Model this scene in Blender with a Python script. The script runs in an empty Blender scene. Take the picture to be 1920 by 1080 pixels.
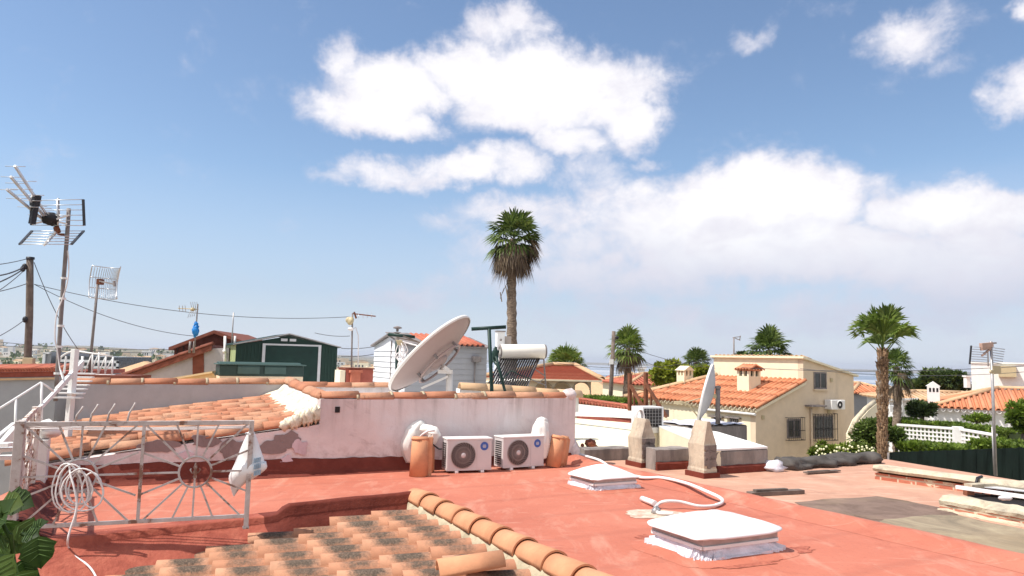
import bpy, math, random
from mathutils import Vector, Matrix, noise as mnoise
R = math.radians
scene = bpy.context.scene
COL = scene.collection
rnd = random.Random(7)

# ------------------------------------------------------------------ camera
EYE = 1.7
FPX = 1387.0
PITCH, ROLL = math.atan(133 / FPX), R(1.4)
_f = Vector((0, math.cos(PITCH), math.sin(PITCH)))
_r0, _u0 = Vector((1, 0, 0)), Vector((0, -math.sin(PITCH), math.cos(PITCH)))
_r = _r0 * math.cos(ROLL) + _u0 * math.sin(ROLL)
_u = -_r0 * math.sin(ROLL) + _u0 * math.cos(ROLL)
CAM = Vector((0, 0, EYE))
cd = bpy.data.cameras.new('camera'); cam = bpy.data.objects.new('camera', cd); COL.objects.link(cam)
cd.sensor_width = 36; cd.lens = 36 * FPX / 1920; cd.clip_start = 0.05; cd.clip_end = 40000
m = Matrix.Identity(4)
for i in range(3):
    m[i][0], m[i][1], m[i][2], m[i][3] = _r[i], _u[i], -_f[i], CAM[i]
cam.matrix_world = m
scene.camera = cam

# survey helpers: they turn measurements taken from the photograph into world positions
def ray(px, py):
    return (_f + _r * ((px - 960) / FPX) - _u * ((py - 540) / FPX))
def project(p):
    d = Vector(p) - CAM; w = d.dot(_f)
    return 960 + FPX * d.dot(_r) / w, 540 - FPX * d.dot(_u) / w
def on_z(px, py, z):
    d = ray(px, py); return CAM + d * ((z - EYE) / d.z)
def at_y(px, py, Y):
    d = ray(px, py); return CAM + d * (Y / d.y)
def zrow(x, y, py):
    lo, hi = -60.0, 80.0
    for _ in range(60):
        mid = (lo + hi) / 2
        if project((x, y, mid))[1] > py: lo = mid
        else: hi = mid
    return (lo + hi) / 2
def hit(P, d, px, py=690):
    r = ray(px, py); den = d[0] * r.y - d[1] * r.x
    return -(P[0] * r.y - P[1] * r.x) / den
GA = R(27.7)
U = Vector((math.cos(GA), math.sin(GA), 0)); V = Vector((-math.sin(GA), math.cos(GA), 0)); Z = Vector((0, 0, 1))

# ------------------------------------------------------------------ objects
XF = {}
def thing(name, label, cat, loc=(0, 0, 0), rotz=0.0, group=None):
    o = bpy.data.objects.new(name, None); COL.objects.link(o)
    o.location = loc; o.rotation_euler = (0, 0, rotz); o.empty_display_size = .1
    o['label'] = label; o['category'] = cat
    if group: o['group'] = group
    XF[o.name] = Matrix.Translation(Vector(loc)) @ Matrix.Rotation(rotz, 4, 'Z')
    return o
def tag(o, label, cat, group=None):
    o['label'] = label; o['category'] = cat
    if group: o['group'] = group
    return o
def kind(o, k, label=None, cat=None):
    o['kind'] = k
    if label: o['label'] = label
    if cat: o['category'] = cat
    return o
def dup(root, loc, rotz=0.0, scale=1.0, label=None, group=None):
    r = root.copy(); COL.objects.link(r); r.location = loc; r.rotation_euler = (0, 0, rotz); r.scale = (scale,) * 3
    if label: r['label'] = label
    if group: r['group'] = group
    for ch in [c for c in bpy.data.objects if c.parent == root]:
        c = ch.copy(); COL.objects.link(c); c.parent = r
        for g in [q for q in bpy.data.objects if q.parent == ch]:
            d = g.copy(); COL.objects.link(d); d.parent = c
    return r

class MB:
    """collects faces in world space (or in the space of its parent when local=True)"""
    def __init__(s): s.v = []; s.f = []; s.uv = {}; s.sm = set()
    def face(s, pts, uv=None, smooth=False):
        n = len(s.v); s.v += [Vector(p) for p in pts]; s.f.append(list(range(n, n + len(pts))))
        if uv: s.uv[len(s.f) - 1] = uv
        if smooth: s.sm.add(len(s.f) - 1)
    def mesh(s, vs, fs, smooth=False):
        n = len(s.v); s.v += [Vector(p) for p in vs]
        for f in fs:
            s.f.append([n + i for i in f])
            if smooth: s.sm.add(len(s.f) - 1)
    def obox(s, o, a, b, c):
        """o corner; a,b,c edge vectors"""
        o, a, b, c = Vector(o), Vector(a), Vector(b), Vector(c)
        if a.cross(b).dot(c) < 0: a, b = b, a
        p = [o, o + a, o + a + b, o + b]; q = [x + c for x in p]
        s.mesh(p + q, [(3, 2, 1, 0), (4, 5, 6, 7), (0, 1, 5, 4), (1, 2, 6, 5), (2, 3, 7, 6), (3, 0, 4, 7)])
    def gbox(s, P, la, lb, z0, z1):
        """grid box: P plan corner, la along U, lb along V"""
        s.obox((P[0], P[1], z0), U * la, V * lb, Z * (z1 - z0))
    def bar(s, p, q, w, h=None, up=Z):
        p, q = Vector(p), Vector(q); d = (q - p)
        if d.length < 1e-6: return
        d.normalize(); h = h or w
        up = Vector(up)
        if abs(d.dot(up)) > .98: up = Vector((.3, 1, 0))
        x = d.cross(up).normalized(); y = x.cross(d).normalized()
        s.obox(p - x * w / 2 - y * h / 2, x * w, y * h, q - p)
    def prism(s, pts, ext):
        """polygon pts (3D, planar) pushed along ext"""
        n = len(pts); p = [Vector(x) for x in pts]; e = Vector(ext)
        nn = Vector((0, 0, 0))
        for i in range(n): nn += p[i].cross(p[(i + 1) % n])
        if nn.dot(e) > 0: p = p[::-1]
        q = [x + e for x in p]
        s.mesh(p + q, [tuple(range(n)), tuple(range(2 * n - 1, n - 1, -1))] + [(i, i + n, (i + 1) % n + n, (i + 1) % n) for i in range(n)])
    def tube(s, pts, r, seg=8, closed=False, caps=True, r1=None):
        pts = [Vector(p) for p in pts]; n = len(pts); rings = []
        prev = None
        for i, p in enumerate(pts):
            a = pts[i - 1] if (i > 0 or closed) else p; b = pts[(i + 1) % n] if (i < n - 1 or closed) else p
            d = (b - a).normalized()
            if prev is None:
                x = d.cross(Z if abs(d.z) < .9 else Vector((1, 0, 0))).normalized()
            else:
                x = (prev - d * prev.dot(d)).normalized()
            prev = x; y = d.cross(x)
            rr = r if not callable(r) else r(i / max(1, n - 1))
            if r1 is not None: rr = r + (r1 - r) * i / max(1, n - 1)
            rings.append([p + x * rr * math.cos(2 * math.pi * k / seg) + y * rr * math.sin(2 * math.pi * k / seg) for k in range(seg)])
        base = len(s.v)
        for g in rings: s.v += g
        m_ = n if closed else n - 1
        for i in range(m_):
            j = (i + 1) % n
            for k in range(seg):
                k2 = (k + 1) % seg
                s.f.append([base + i * seg + k, base + i * seg + k2, base + j * seg + k2, base + j * seg + k]); s.sm.add(len(s.f) - 1)
        if caps and not closed:
            s.f.append([base + k for k in range(seg)][::-1]); s.f.append([base + (n - 1) * seg + k for k in range(seg)])
    def cyl(s, p, q, r0, r1=None, seg=14):
        s.tube([p, q], r0, seg, r1=r0 if r1 is None else r1)
    def lathe(s, prof, o=(0, 0, 0), ax=Z, seg=24, smooth=True):
        """prof: list of (radius, height) along ax"""
        o = Vector(o); ax = Vector(ax).normalized(); x = ax.cross(Z if abs(ax.z) < .9 else Vector((0, 1, 0))).normalized(); y = ax.cross(x)
        base = len(s.v)
        for r, h in prof:
            for k in range(seg):
                t = 2 * math.pi * k / seg; s.v.append(o + ax * h + x * r * math.cos(t) + y * r * math.sin(t))
        for i in range(len(prof) - 1):
            for k in range(seg):
                k2 = (k + 1) % seg
                s.f.append([base + i * seg + k, base + i * seg + k2, base + (i + 1) * seg + k2, base + (i + 1) * seg + k])
                if smooth: s.sm.add(len(s.f) - 1)
    def ball(s, c, rx, ry=None, rz=None, seg=12, rings=8, wob=0, fr=2.0):
        ry = rx if ry is None else ry; rz = rx if rz is None else rz; c = Vector(c); base = len(s.v)
        for i in range(rings + 1):
            th = math.pi * i / rings
            for k in range(seg):
                ph = 2 * math.pi * k / seg
                d = Vector((math.sin(th) * math.cos(ph), math.sin(th) * math.sin(ph), math.cos(th)))
                w = 1 + (wob * mnoise.noise(d * fr + c) if wob else 0)
                s.v.append(c + Vector((d.x * rx, d.y * ry, d.z * rz)) * w)
        for i in range(rings):
            for k in range(seg):
                k2 = (k + 1) % seg
                s.f.append([base + i * seg + k, base + (i + 1) * seg + k, base + (i + 1) * seg + k2, base + i * seg + k2]); s.sm.add(len(s.f) - 1)
    def leaf(s, c, d, up, L, W):
        d = d.normalized(); x = d.cross(up)
        if x.length < 1e-4: x = Vector((1, 0, 0))
        x.normalize()
        s.face([c, c + d * L * .5 + x * W, c + d * L, c + d * L * .5 - x * W])
    def build(s, name, mat, parent=None, local=False, bevel=0.0, merge=False):
        me = bpy.data.meshes.new(name)
        vs = s.v
        if parent is not None and not local:
            top = parent
            while top.parent is not None: top = top.parent
            mi = XF[top.name].inverted(); vs = [mi @ p for p in s.v]
        me.from_pydata([tuple(p) for p in vs], [], s.f)
        if s.uv:
            ul = me.uv_layers.new(name='UVMap')
            for fi, uv in s.uv.items():
                for k, li in enumerate(me.polygons[fi].loop_indices): ul.data[li].uv = uv[k]
        if s.sm:
            fl = [False] * len(s.f)
            for i in s.sm: fl[i] = True
            me.polygons.foreach_set('use_smooth', fl)
        me.materials.append(mat); me.update()
        o = bpy.data.objects.new(name, me); COL.objects.link(o)
        if parent is not None: o.parent = parent
        if bevel:
            b = o.modifiers.new('bevel', 'BEVEL'); b.width = bevel; b.segments = 2; b.limit_method = 'ANGLE'; b.angle_limit = R(40)
        return o

# ------------------------------------------------------------------ materials
def hexc(r, g, b):
    f = lambda c: ((c / 255 + .055) / 1.055) ** 2.4 if c / 255 > .04045 else c / 255 / 12.92
    return (f(r), f(g), f(b), 1)
class NT:
    def __init__(s, name):
        s.m = bpy.data.materials.new(name); s.m.use_nodes = True; s.t = s.m.node_tree
        s.b = s.t.nodes['Principled BSDF']
    def n(s, typ, **kw):
        q = s.t.nodes.new(typ)
        for k, v in kw.items(): setattr(q, k, v)
        return q
    def l(s, a, b): s.t.links.new(a, b)
    def coord(s, kind='world', scale=(1, 1, 1)):
        if kind == 'world': c = s.n('ShaderNodeNewGeometry').outputs['Position']
        elif kind == 'uv': c = s.n('ShaderNodeTexCoord').outputs['UV']
        else: c = s.n('ShaderNodeTexCoord').outputs['Object']
        mp = s.n('ShaderNodeMapping'); mp.inputs['Scale'].default_value = scale; s.l(c, mp.inputs['Vector']); return mp.outputs['Vector']
    def noise(s, vec, scale, detail=6, rough=.6, dist=0.0):
        q = s.n('ShaderNodeTexNoise'); q.inputs['Scale'].default_value = scale; q.inputs['Detail'].default_value = detail
        q.inputs['Roughness'].default_value = rough; q.inputs['Distortion'].default_value = dist; s.l(vec, q.inputs['Vector']); return q.outputs['Fac']
    def ramp(s, fac, stops, interp='LINEAR'):
        q = s.n('ShaderNodeValToRGB'); q.color_ramp.interpolation = interp
        e = q.color_ramp.elements
        while len(e) < len(stops): e.new(.5)
        for i, (p, c) in enumerate(stops):
            e[i].position = p; e[i].color = c if len(c) == 4 else (*c, 1)
        s.l(fac, q.inputs['Fac']); return q.outputs['Color']
    def mask(s, fac, lo, hi):
        q = s.n('ShaderNodeMapRange'); q.inputs['From Min'].default_value = lo; q.inputs['From Max'].default_value = hi
        s.l(fac, q.inputs['Value']); return q.outputs['Result']
    def mix(s, fac, a, b, blend='MIX'):
        q = s.n('ShaderNodeMix', data_type='RGBA', blend_type=blend)
        for sock, val in ((q.inputs[0], fac), (q.inputs[6], a), (q.inputs[7], b)):
            if hasattr(val, 'is_linked') or hasattr(val, 'links'): s.l(val, sock)
            else: sock.default_value = val
        return q.outputs[2]
    def math(s, op, a, b=None, c=None):
        q = s.n('ShaderNodeMath', operation=op)
        for i, v in enumerate((a, b, c)):
            if v is None: continue
            if hasattr(v, 'links'): s.l(v, q.inputs[i])
            else: q.inputs[i].default_value = v
        return q.outputs[0]
    def bump(s, h, strength=.3, dist=.02):
        q = s.n('ShaderNodeBump'); q.inputs['Strength'].default_value = strength; q.inputs['Distance'].default_value = dist
        s.l(h, q.inputs['Height']); s.l(q.outputs['Normal'], s.b.inputs['Normal'])
    def done(s, col, rough=.8, metal=0.0, spec=.3):
        if hasattr(col, 'links'): s.l(col, s.b.inputs['Base Color'])
        else: s.b.inputs['Base Color'].default_value = col
        if hasattr(rough, 'links'): s.l(rough, s.b.inputs['Roughness'])
        else: s.b.inputs['Roughness'].default_value = rough
        s.b.inputs['Metallic'].default_value = metal; s.b.inputs['Specular IOR Level'].default_value = spec
        return s.m
def mul(c, k): return (min(1, c[0] * k), min(1, c[1] * k), min(1, c[2] * k), 1)
def simple(name, c, var=.15, scale=4, rough=.7, metal=0, bump=.1, spec=.3, kind='object', island=0.0):
    t = NT(name); v = t.coord(kind); f = t.noise(v, scale, 5)
    col = t.ramp(f, [(.3, mul(c, 1 - var)), (.7, mul(c, 1 + var))])
    if island:
        ri = t.n('ShaderNodeNewGeometry').outputs['Random Per Island']
        k = t.mask(ri, 0, 1); hs = t.n('ShaderNodeHueSaturation'); mr = t.n('ShaderNodeMapRange')
        mr.inputs['To Min'].default_value = 1 - island; mr.inputs['To Max'].default_value = 1 + island
        t.l(ri, mr.inputs['Value']); t.l(mr.outputs['Result'], hs.inputs['Value']); t.l(col, hs.inputs['Color']); col = hs.outputs['Color']
    if bump: t.bump(t.noise(v, scale * 8, 4), bump, .01)
    return t.done(col, rough, metal, spec)
def plaster(name, c, stain, amount=.5, scale=1.2, rough=.9, streak=True, bump=.25):
    t = NT(name); v = t.coord('world'); v2 = t.coord('world', (1, 1, .28 if streak else 1))
    a = t.noise(v2, scale, 8, .65, .3); b = t.noise(v, scale * 6, 6, .6)
    base = t.ramp(b, [(.3, mul(c, .93)), (.7, mul(c, 1.05))])
    mk = t.mask(a, .62 - .2 * amount, .86 - .2 * amount)
    col = t.mix(t.math('MULTIPLY', mk, .85), base, stain)
    t.bump(t.noise(v, 35, 5), bump, .01)
    return t.done(col, rough)
def foliage(name, dark, mid, light, trans=.25):
    t = NT(name); g = t.n('ShaderNodeNewGeometry'); v = t.coord('world')
    col = t.ramp(g.outputs['Random Per Island'], [(0, dark), (.5, mid), (1, light)])
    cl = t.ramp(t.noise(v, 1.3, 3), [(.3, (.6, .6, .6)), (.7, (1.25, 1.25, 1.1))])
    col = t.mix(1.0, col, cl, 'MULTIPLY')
    t.done(col, .55, 0, .35)
    tr = t.n('ShaderNodeBsdfTranslucent'); t.l(col, tr.inputs['Color'])
    mx = t.n('ShaderNodeMixShader'); mx.inputs[0].default_value = trans
    out = t.t.nodes['Material Output']; t.l(t.b.outputs[0], mx.inputs[1]); t.l(tr.outputs[0], mx.inputs[2]); t.l(mx.outputs[0], out.inputs['Surface'])
    return t.m

M = {}
# red waterproof roof coating: worn, paler scuffs, darker damp patches
t = NT('red_coating'); v = t.coord('world'); vs_ = t.coord('world', (1.1, .35, 1))
a = t.noise(v, .7, 6, .6, .4); b = t.noise(vs_, 3.2, 7, .65, .6); c_ = t.noise(v, 24, 4)
col = t.ramp(a, [(.3, (.44, .135, .085)), (.55, (.50, .165, .105)), (.75, (.54, .20, .13))])
col = t.mix(t.math('MULTIPLY', t.mask(b, .52, .74), .7), col, (.60, .32, .23, 1))
col = t.mix(t.math('MULTIPLY', t.mask(t.noise(v, 1.7, 8, .7, .8), .58, .70), .6), col, (.34, .095, .06, 1))
col = t.mix(t.math('MULTIPLY', t.mask(c_, .56, .72), .38), col, (.30, .10, .07, 1))
col = t.mix(t.math('MULTIPLY', t.mask(t.noise(t.coord('world', (.5, 2.6, 1)), 2.4, 9, .72, 1.2), .57, .70), .45), col, (.62, .36, .27, 1))
col = t.mix(t.math('MULTIPLY', t.mask(t.noise(v, 95, 2, .5), .70, .78), .55), col, (.20, .07, .05, 1))
# roller lap lines of the coating
w = t.n('ShaderNodeTexWave', wave_type='BANDS', bands_direction='X'); w.inputs['Scale'].default_value = .33; w.inputs['Distortion'].default_value = 1.2; w.inputs['Detail'].default_value = 3; w.inputs['Detail Scale'].default_value = 1.5
rt = t.n('ShaderNodeMapping'); rt.inputs['Rotation'].default_value = (0, 0, -GA - R(90)); t.l(v, rt.inputs['Vector']); t.l(rt.outputs[0], w.inputs['Vector'])
col = t.mix(t.math('MULTIPLY', t.mask(w.outputs['Fac'], .93, 1.0), .30), col, (.36, .115, .075, 1))
t.bump(t.math('ADD', t.noise(v, 9, 6), t.math('MULTIPLY', t.noise(v, 60, 3), .3)), .35, .02)
M['red'] = t.done(col, .75, 0, .25)
# brushed red of skirtings and upstand, darkened to hold their shade
t = NT('red_skirting_shaded'); v = t.coord('world'); a = t.noise(v, 5, 7, .65)
col = t.ramp(a, [(.3, (.125, .022, .013)), (.7, (.19, .04, .024))])
t.bump(t.noise(v, 18, 6), .5, .02); M['red_shaded'] = t.done(col, .8)
t = NT('red_ledge_lit'); v = t.coord('world'); a = t.noise(v, 4, 8, .68, .5)  # lighter copy of the skirting red, tinted as sunlit
col = t.ramp(a, [(.3, (.25, .055, .035)), (.5, (.36, .09, .056)), (.7, (.44, .13, .08))])
t.bump(t.noise(v, 14, 6), .6, .03); M['redledge'] = t.done(col, .8)

def tile_mat(name, c1, c2, c3, lichen=(.075, .06, .05), amount=.6, uv=True, lo=.10):
    t = NT(name); g = t.n('ShaderNodeNewGeometry'); v = t.coord('world')
    col = t.ramp(g.outputs['Random Per Island'], [(0, c1), (.5, c2), (1, c3)])
    col = t.mix(.5, col, t.ramp(t.noise(v, 7, 6), [(.3, (.7, .7, .7)), (.7, (1.2, 1.2, 1.2))]), 'MULTIPLY')
    n1 = t.noise(v, 27, 9, .8, .3)
    if uv:
        uvn = t.n('ShaderNodeTexCoord').outputs['UV']; sp = t.n('ShaderNodeSeparateXYZ'); t.l(uvn, sp.inputs[0])
        along = t.math('MULTIPLY', t.mask(sp.outputs[0], .08, .38), t.mask(sp.outputs[0], 1.0, .62))
        across = t.math('MULTIPLY', t.mask(sp.outputs[1], .02, .3), t.mask(sp.outputs[1], 1.0, .72))
        ri = t.mask(g.outputs['Random Per Island'], -.6, .7)
        k = t.math('MULTIPLY', t.math('MULTIPLY', along, across), ri)
        k = t.math('ADD', n1, t.math('MULTIPLY', k, .62))
        mk = t.mask(k, .60, 1.0)
    else:
        mk = t.mask(t.math('ADD', n1, t.math('MULTIPLY', t.math('SUBTRACT', t.noise(v, 2.5, 5), .5), .5)), .54, .72)
    lc_ = t.ramp(t.noise(v, 60, 6, .8), [(.38, (lichen[0] * .42, lichen[1] * .40, lichen[2] * .38)), (.52, lichen), (.68, (lichen[0] * 2.6, lichen[1] * 2.2, lichen[2] * 2.0))])
    col = t.mix(t.math('MULTIPLY', mk, amount), col, lc_)
    t.bump(t.noise(v, 70, 4), .3, .006)
    return t.done(col, .85, 0, .2)
M['tile'] = tile_mat('terracotta_front', (.42, .195, .115), (.48, .24, .145), (.53, .29, .185), lichen=(.085, .07, .055), amount=.95)
M['tile_new'] = tile_mat('terracotta_ridge', (.56, .26, .14), (.60, .285, .155), (.63, .31, .175), amount=.10, uv=False)
M['tile_old'] = tile_mat('terracotta_neighbour', (.43, .175, .10), (.48, .215, .125), (.53, .30, .19), lichen=(.14, .11, .085), amount=.9, uv=False)
M['tile_far'] = tile_mat('terracotta_far', (.55, .20, .10), (.60, .235, .12), (.62, .28, .16), lichen=(.35, .16, .09), amount=.4, uv=False)
M['tile_red'] = tile_mat('terracotta_red', (.42, .12, .08), (.48, .15, .09), (.5, .19, .12), lichen=(.25, .09, .06), amount=.4, uv=False)
M['tile_pale'] = tile_mat('terracotta_pale', (.55, .33, .19), (.58, .38, .22), (.6, .42, .27), lichen=(.35, .22, .14), amount=.4, uv=False)

# dirty lilac plaster with damp, dark top edge and flaking
t = NT('lilac_plaster'); v = t.coord('world'); vz = t.coord('world', (1, 1, .3))
a = t.noise(v, .9, 7, .6, .3); b = t.noise(vz, 2.2, 8, .7, .5); c_ = t.noise(v, 3.4, 8, .7, .9)
col = t.ramp(a, [(.32, (.60, .52, .51)), (.5, (.72, .635, .62)), (.68, (.74, .70, .70))])
col = t.mix(t.math('MULTIPLY', t.mask(b, .55, .78), .5), col, (.40, .30, .30, 1))
col = t.mix(t.math('MULTIPLY', t.mask(c_, .60, .72), .35), col, (.30, .22, .21, 1))
col = t.mix(t.math('MULTIPLY', t.mask(t.noise(v, 40, 3), .68, .75), .4), col, (.2, .15, .14, 1))
sz = t.n('ShaderNodeSeparateXYZ'); t.l(v, sz.inputs[0]); vd = t.coord('world', (6, 6, .35))
dr_ = t.math('MULTIPLY', t.mask(sz.outputs[2], .55, 1.06), t.mask(t.noise(vd, 1.3, 5, .6), .50, .72))
col = t.mix(t.math('MULTIPLY', dr_, .6), col, (.30, .25, .23, 1))
dr2 = t.math('MULTIPLY', t.mask(sz.outputs[2], .50, .22), t.mask(t.noise(v, 5, 8, .75, .6), .45, .62))
col = t.mix(t.math('MULTIPLY', dr2, .55), col, (.36, .27, .25, 1))
t.bump(t.math('ADD', t.noise(v, 6, 7), t.math('MULTIPLY', t.noise(v, 45, 4), .3)), .5, .025); M['lilac'] = t.done(col, .92)
M['bareplaster'] = plaster('bare_render', (.26, .20, .19, 1), (.15, .11, .10, 1), .6, 4)
M['flake'] = plaster('flaking_lilac', (.62, .50, .53, 1), (.45, .34, .36, 1), .4, 5)
M['greywall'] = plaster('grey_plaster', (.42, .41, .42, 1), (.24, .23, .22, 1), .45, 1.0)
M['whitewash'] = plaster('whitewash', (.80, .78, .74, 1), (.52, .47, .40, 1), .35, 2.2)
M['white_clean'] = plaster('white_render', (.82, .81, .79, 1), (.62, .6, .56, 1), .2, .8)
M['cream'] = plaster('cream_render', (.84, .75, .55, 1), (.70, .60, .42, 1), .3, .6, bump=.15)
M['tan'] = plaster('tan_render', (.72, .58, .42, 1), (.42, .34, .25, 1), .3, .6)
M['roughmortar'] = plaster('daubed_mortar', (.74, .68, .54, 1), (.42, .33, .20, 1), .8, 7, streak=False, bump=1.0)
M['mortar'] = plaster('mortar', (.50, .42, .29, 1), (.28, .23, .16, 1), .7, 9, streak=False, bump=.6)
M['cement'] = plaster('weathered_cement', (.30, .26, .235, 1), (.10, .085, .08, 1), .95, 2.6, bump=.6)
M['pillar'] = plaster('stained_stone_post', (.54, .45, .34, 1), (.17, .135, .12, 1), .85, 3.4, bump=.6)
M['capstone'] = plaster('crusted_coping', (.60, .52, .38, 1), (.27, .23, .18, 1), .85, 4.5, streak=False, bump=.8)
M['blueshade'] = plaster('pale_blue_render', (.36, .355, .365, 1), (.27, .26, .26, 1), .3, .7)
M['whitepaint'] = simple('white_paint', (.80, .79, .77, 1), .06, 3, .45)
M['acwhite'] = simple('ac_enamel', (.60, .56, .555, 1), .05, 3, .4, bump=.02)
M['acgrille'] = simple('ac_grille', (.33, .27, .25, 1), .1, 12, .5)
M['acdark'] = simple('ac_fins', (.035, .03, .03, 1), .2, 30, .6)
M['blue'] = simple('badge_blue', (.055, .13, .42, 1), .1, 3, .4, bump=0)
M['palegrey'] = simple('pale_grey_plastic', (.55, .55, .56, 1), .08, 5, .5)
M['dark'] = simple('dark_void', (.02, .018, .018, 1), .2, 5, .7)
M['black'] = simple('black_plastic', (.025, .025, .03, 1), .2, 8, .5)
M['steel'] = simple('galvanised_steel', (.42, .40, .39, 1), .2, 8, .45, .6)
M['alu'] = simple('aluminium_rod', (.62, .62, .63, 1), .1, 8, .35, .7)
M['mast'] = simple('weathered_mast', (.23, .20, .19, 1), .35, 6, .7)
M['rust'] = simple('rusty_iron', (.17, .065, .035, 1), .4, 9, .85)
M['wood'] = simple('weathered_pole_wood', (.16, .125, .105, 1), .4, 5, .9, kind='object')
M['green_steel'] = simple('green_enamel', (.007, .030, .024, 1), .2, 4, .5)
M['green_shade'] = simple('green_corrugated', (.012, .036, .027, 1), .15, 3, .6)
M['green_lit'] = simple('green_cladding_lit', (.33, .40, .20, 1), .1, 3, .6)  # shed green brightened for its sunlit sides, light put into the colour
M['greenplastic'] = simple('green_deck_box', (.025, .050, .045, 1), .15, 4, .45)
M['greenbright'] = simple('green_box_latch', (.06, .105, .095, 1), .1, 4, .5)
M['cladgrey'] = simple('grey_lap_siding', (.33, .33, .345, 1), .05, 2, .7)
M['siding_lit'] = simple('lap_siding_lit', (.72, .72, .74, 1), .05, 2, .6)  # lighter copy of the lap siding, sunlight of the side wall in its colour
M['brownroof'] = simple('brown_roof_boards', (.085, .026, .018, 1), .3, 5, .85)
M['browntrim'] = simple('red_brown_trim', (.19, .06, .036, 1), .2, 5, .8)
M['brickred'] = simple('painted_brick_red', (.36, .10, .07, 1), .2, 6, .85)
M['dish'] = simple('dish_paint', (.40, .295, .265, 1), .06, 1.5, .5)
M['dish_rim'] = simple('dish_rim_paint', (.80, .75, .69, 1), .05, 2, .45)
M['tank'] = simple('tank_enamel', (.80, .76, .68, 1), .04, 2, .35)
M['glasstube'] = simple('vacuum_tube', (.02, .017, .02, 1), .2, 10, .15, spec=.6)
M['cable'] = simple('white_cable', (.78, .74, .72, 1), .06, 10, .5)
M['wire'] = simple('overhead_wire', (.09, .09, .10, 1), .1, 5, .6)
M['bag'] = simple('white_plastic_bag', (.82, .81, .80, 1), .05, 6, .4)
M['bluebag'] = simple('blue_plastic_bag', (.02, .22, .62, 1), .15, 9, .4)
M['bagprint'] = simple('bag_print', (.30, .42, .52, 1), .2, 12, .5)
M['sheet'] = simple('wrinkled_sheet', (.78, .76, .71, 1), .08, 7, .55, bump=.4)
M['foil'] = simple('crumpled_foil', (.70, .67, .72, 1), .15, 9, .4, .1, bump=.8)
M['acrylic'] = simple('opal_acrylic', (.76, .75, .75, 1), .02, 2, .22, spec=.5)
M['windowdark'] = simple('window_glass', (.05, .055, .06, 1), .4, 2, .1, spec=.7, bump=0)
M['asphaltfelt'] = simple('roofing_felt', (.085, .075, .068, 1), .5, 3, .95, bump=.6)
M['netgreen'] = simple('shade_netting', (.003, .010, .007, 1), .3, 3, .9)
M['tanplastic'] = simple('tan_box', (.50, .42, .26, 1), .1, 4, .5)
M['beigepanel'] = simple('yellow_cream_board', (.68, .52, .30, 1), .1, 2, .8)
# white flaking paint over rust (side railing)
t = NT('flaking_white_paint'); v = t.coord('object')
a = t.noise(v, 11, 7, .7, .5)
col = t.ramp(a, [(.40, (.78, .73, .68)), (.52, (.70, .62, .55)), (.56, (.26, .12, .06)), (.7, (.16, .08, .05))])
t.bump(a, .5, .01); M['flaky'] = t.done(col, .7)
t = NT('old_white_iron'); v = t.coord('object')
a = t.noise(v, 5, 8, .7, .4)
col = t.ramp(a, [(.35, (.60, .545, .52)), (.54, (.48, .42, .39)), (.60, (.24, .13, .09)), (.8, (.11, .06, .045))])
t.bump(a, .3, .005); M['iron'] = t.done(col, .6)
M['leafpalm'] = foliage('palm_green', (.06, .10, .022, 1), (.12, .18, .042, 1), (.22, .28, .075, 1), .35)
M['leafpalm_bright'] = foliage('palm_fresh_green', (.10, .16, .03, 1), (.18, .26, .05, 1), (.30, .36, .10, 1), .4)
M['leafdead'] = foliage('palm_dead', (.10, .065, .045, 1), (.19, .13, .09, 1), (.30, .22, .14, 1), .1)
M['leaftree'] = foliage('tree_green', (.18, .22, .02, 1), (.32, .36, .035, 1), (.44, .46, .06, 1), .45)
M['leafdark'] = foliage('dark_tree_green', (.035, .06, .018, 1), (.07, .11, .03, 1), (.125, .165, .05, 1))
M['leafhedge'] = foliage('hedge_green', (.075, .13, .015, 1), (.15, .23, .028, 1), (.24, .32, .05, 1), .35)
M['leaflime'] = foliage('lime_shrub', (.09, .14, .015, 1), (.16, .22, .03, 1), (.26, .30, .06, 1))
M['leaffig'] = foliage('vine_leaf', (.03, .07, .012, 1), (.06, .12, .018, 1), (.13, .20, .03, 1), .45)
M['flower'] = simple('pale_flower', (.75, .72, .45, 1), .1, 9, .6)
t = NT('palm_trunk'); v = t.coord('object', (1, 1, 3.2)); v1 = t.coord('object')
a = t.noise(v, 6, 7, .7, .8)
col = t.ramp(a, [(.35, (.09, .065, .05)), (.5, (.24, .18, .135)), (.68, (.42, .33, .25))])
t.bump(a, .9, .05); M['trunk'] = t.done(col, .95)
t = NT('palm_trunk_boots'); v = t.coord('object', (1, 1, 2.0))
a = t.noise(v, 9, 7, .7, .6); ri = t.n('ShaderNodeNewGeometry').outputs['Random Per Island']
col = t.ramp(a, [(.35, (.11, .06, .035)), (.5, (.27, .17, .10)), (.68, (.50, .34, .21))])
col = t.mix(.6, col, t.ramp(ri, [(0, (.55, .5, .48)), (1, (1.3, 1.25, 1.2))]), 'MULTIPLY')
t.bump(a, .7, .03); M['boots'] = t.done(col, .95)
HAZE = 0.00011; EXPOSURE = 0.35
# ================================================================== sky, sun, terrain
SUN_AZ, SUN_EL = R(196), R(58)
sdir = Vector((math.cos(SUN_AZ) * math.cos(SUN_EL), math.sin(SUN_AZ) * math.cos(SUN_EL), math.sin(SUN_EL)))
sl = bpy.data.lights.new('sun', 'SUN'); sl.energy = 4.4; sl.angle = R(.5); sl.color = (1, .95, .87)
so = bpy.data.objects.new('sun', sl); COL.objects.link(so); so.rotation_euler = sdir.to_track_quat('Z', 'Y').to_euler(); so.location = (-20, -6, 30)

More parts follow.
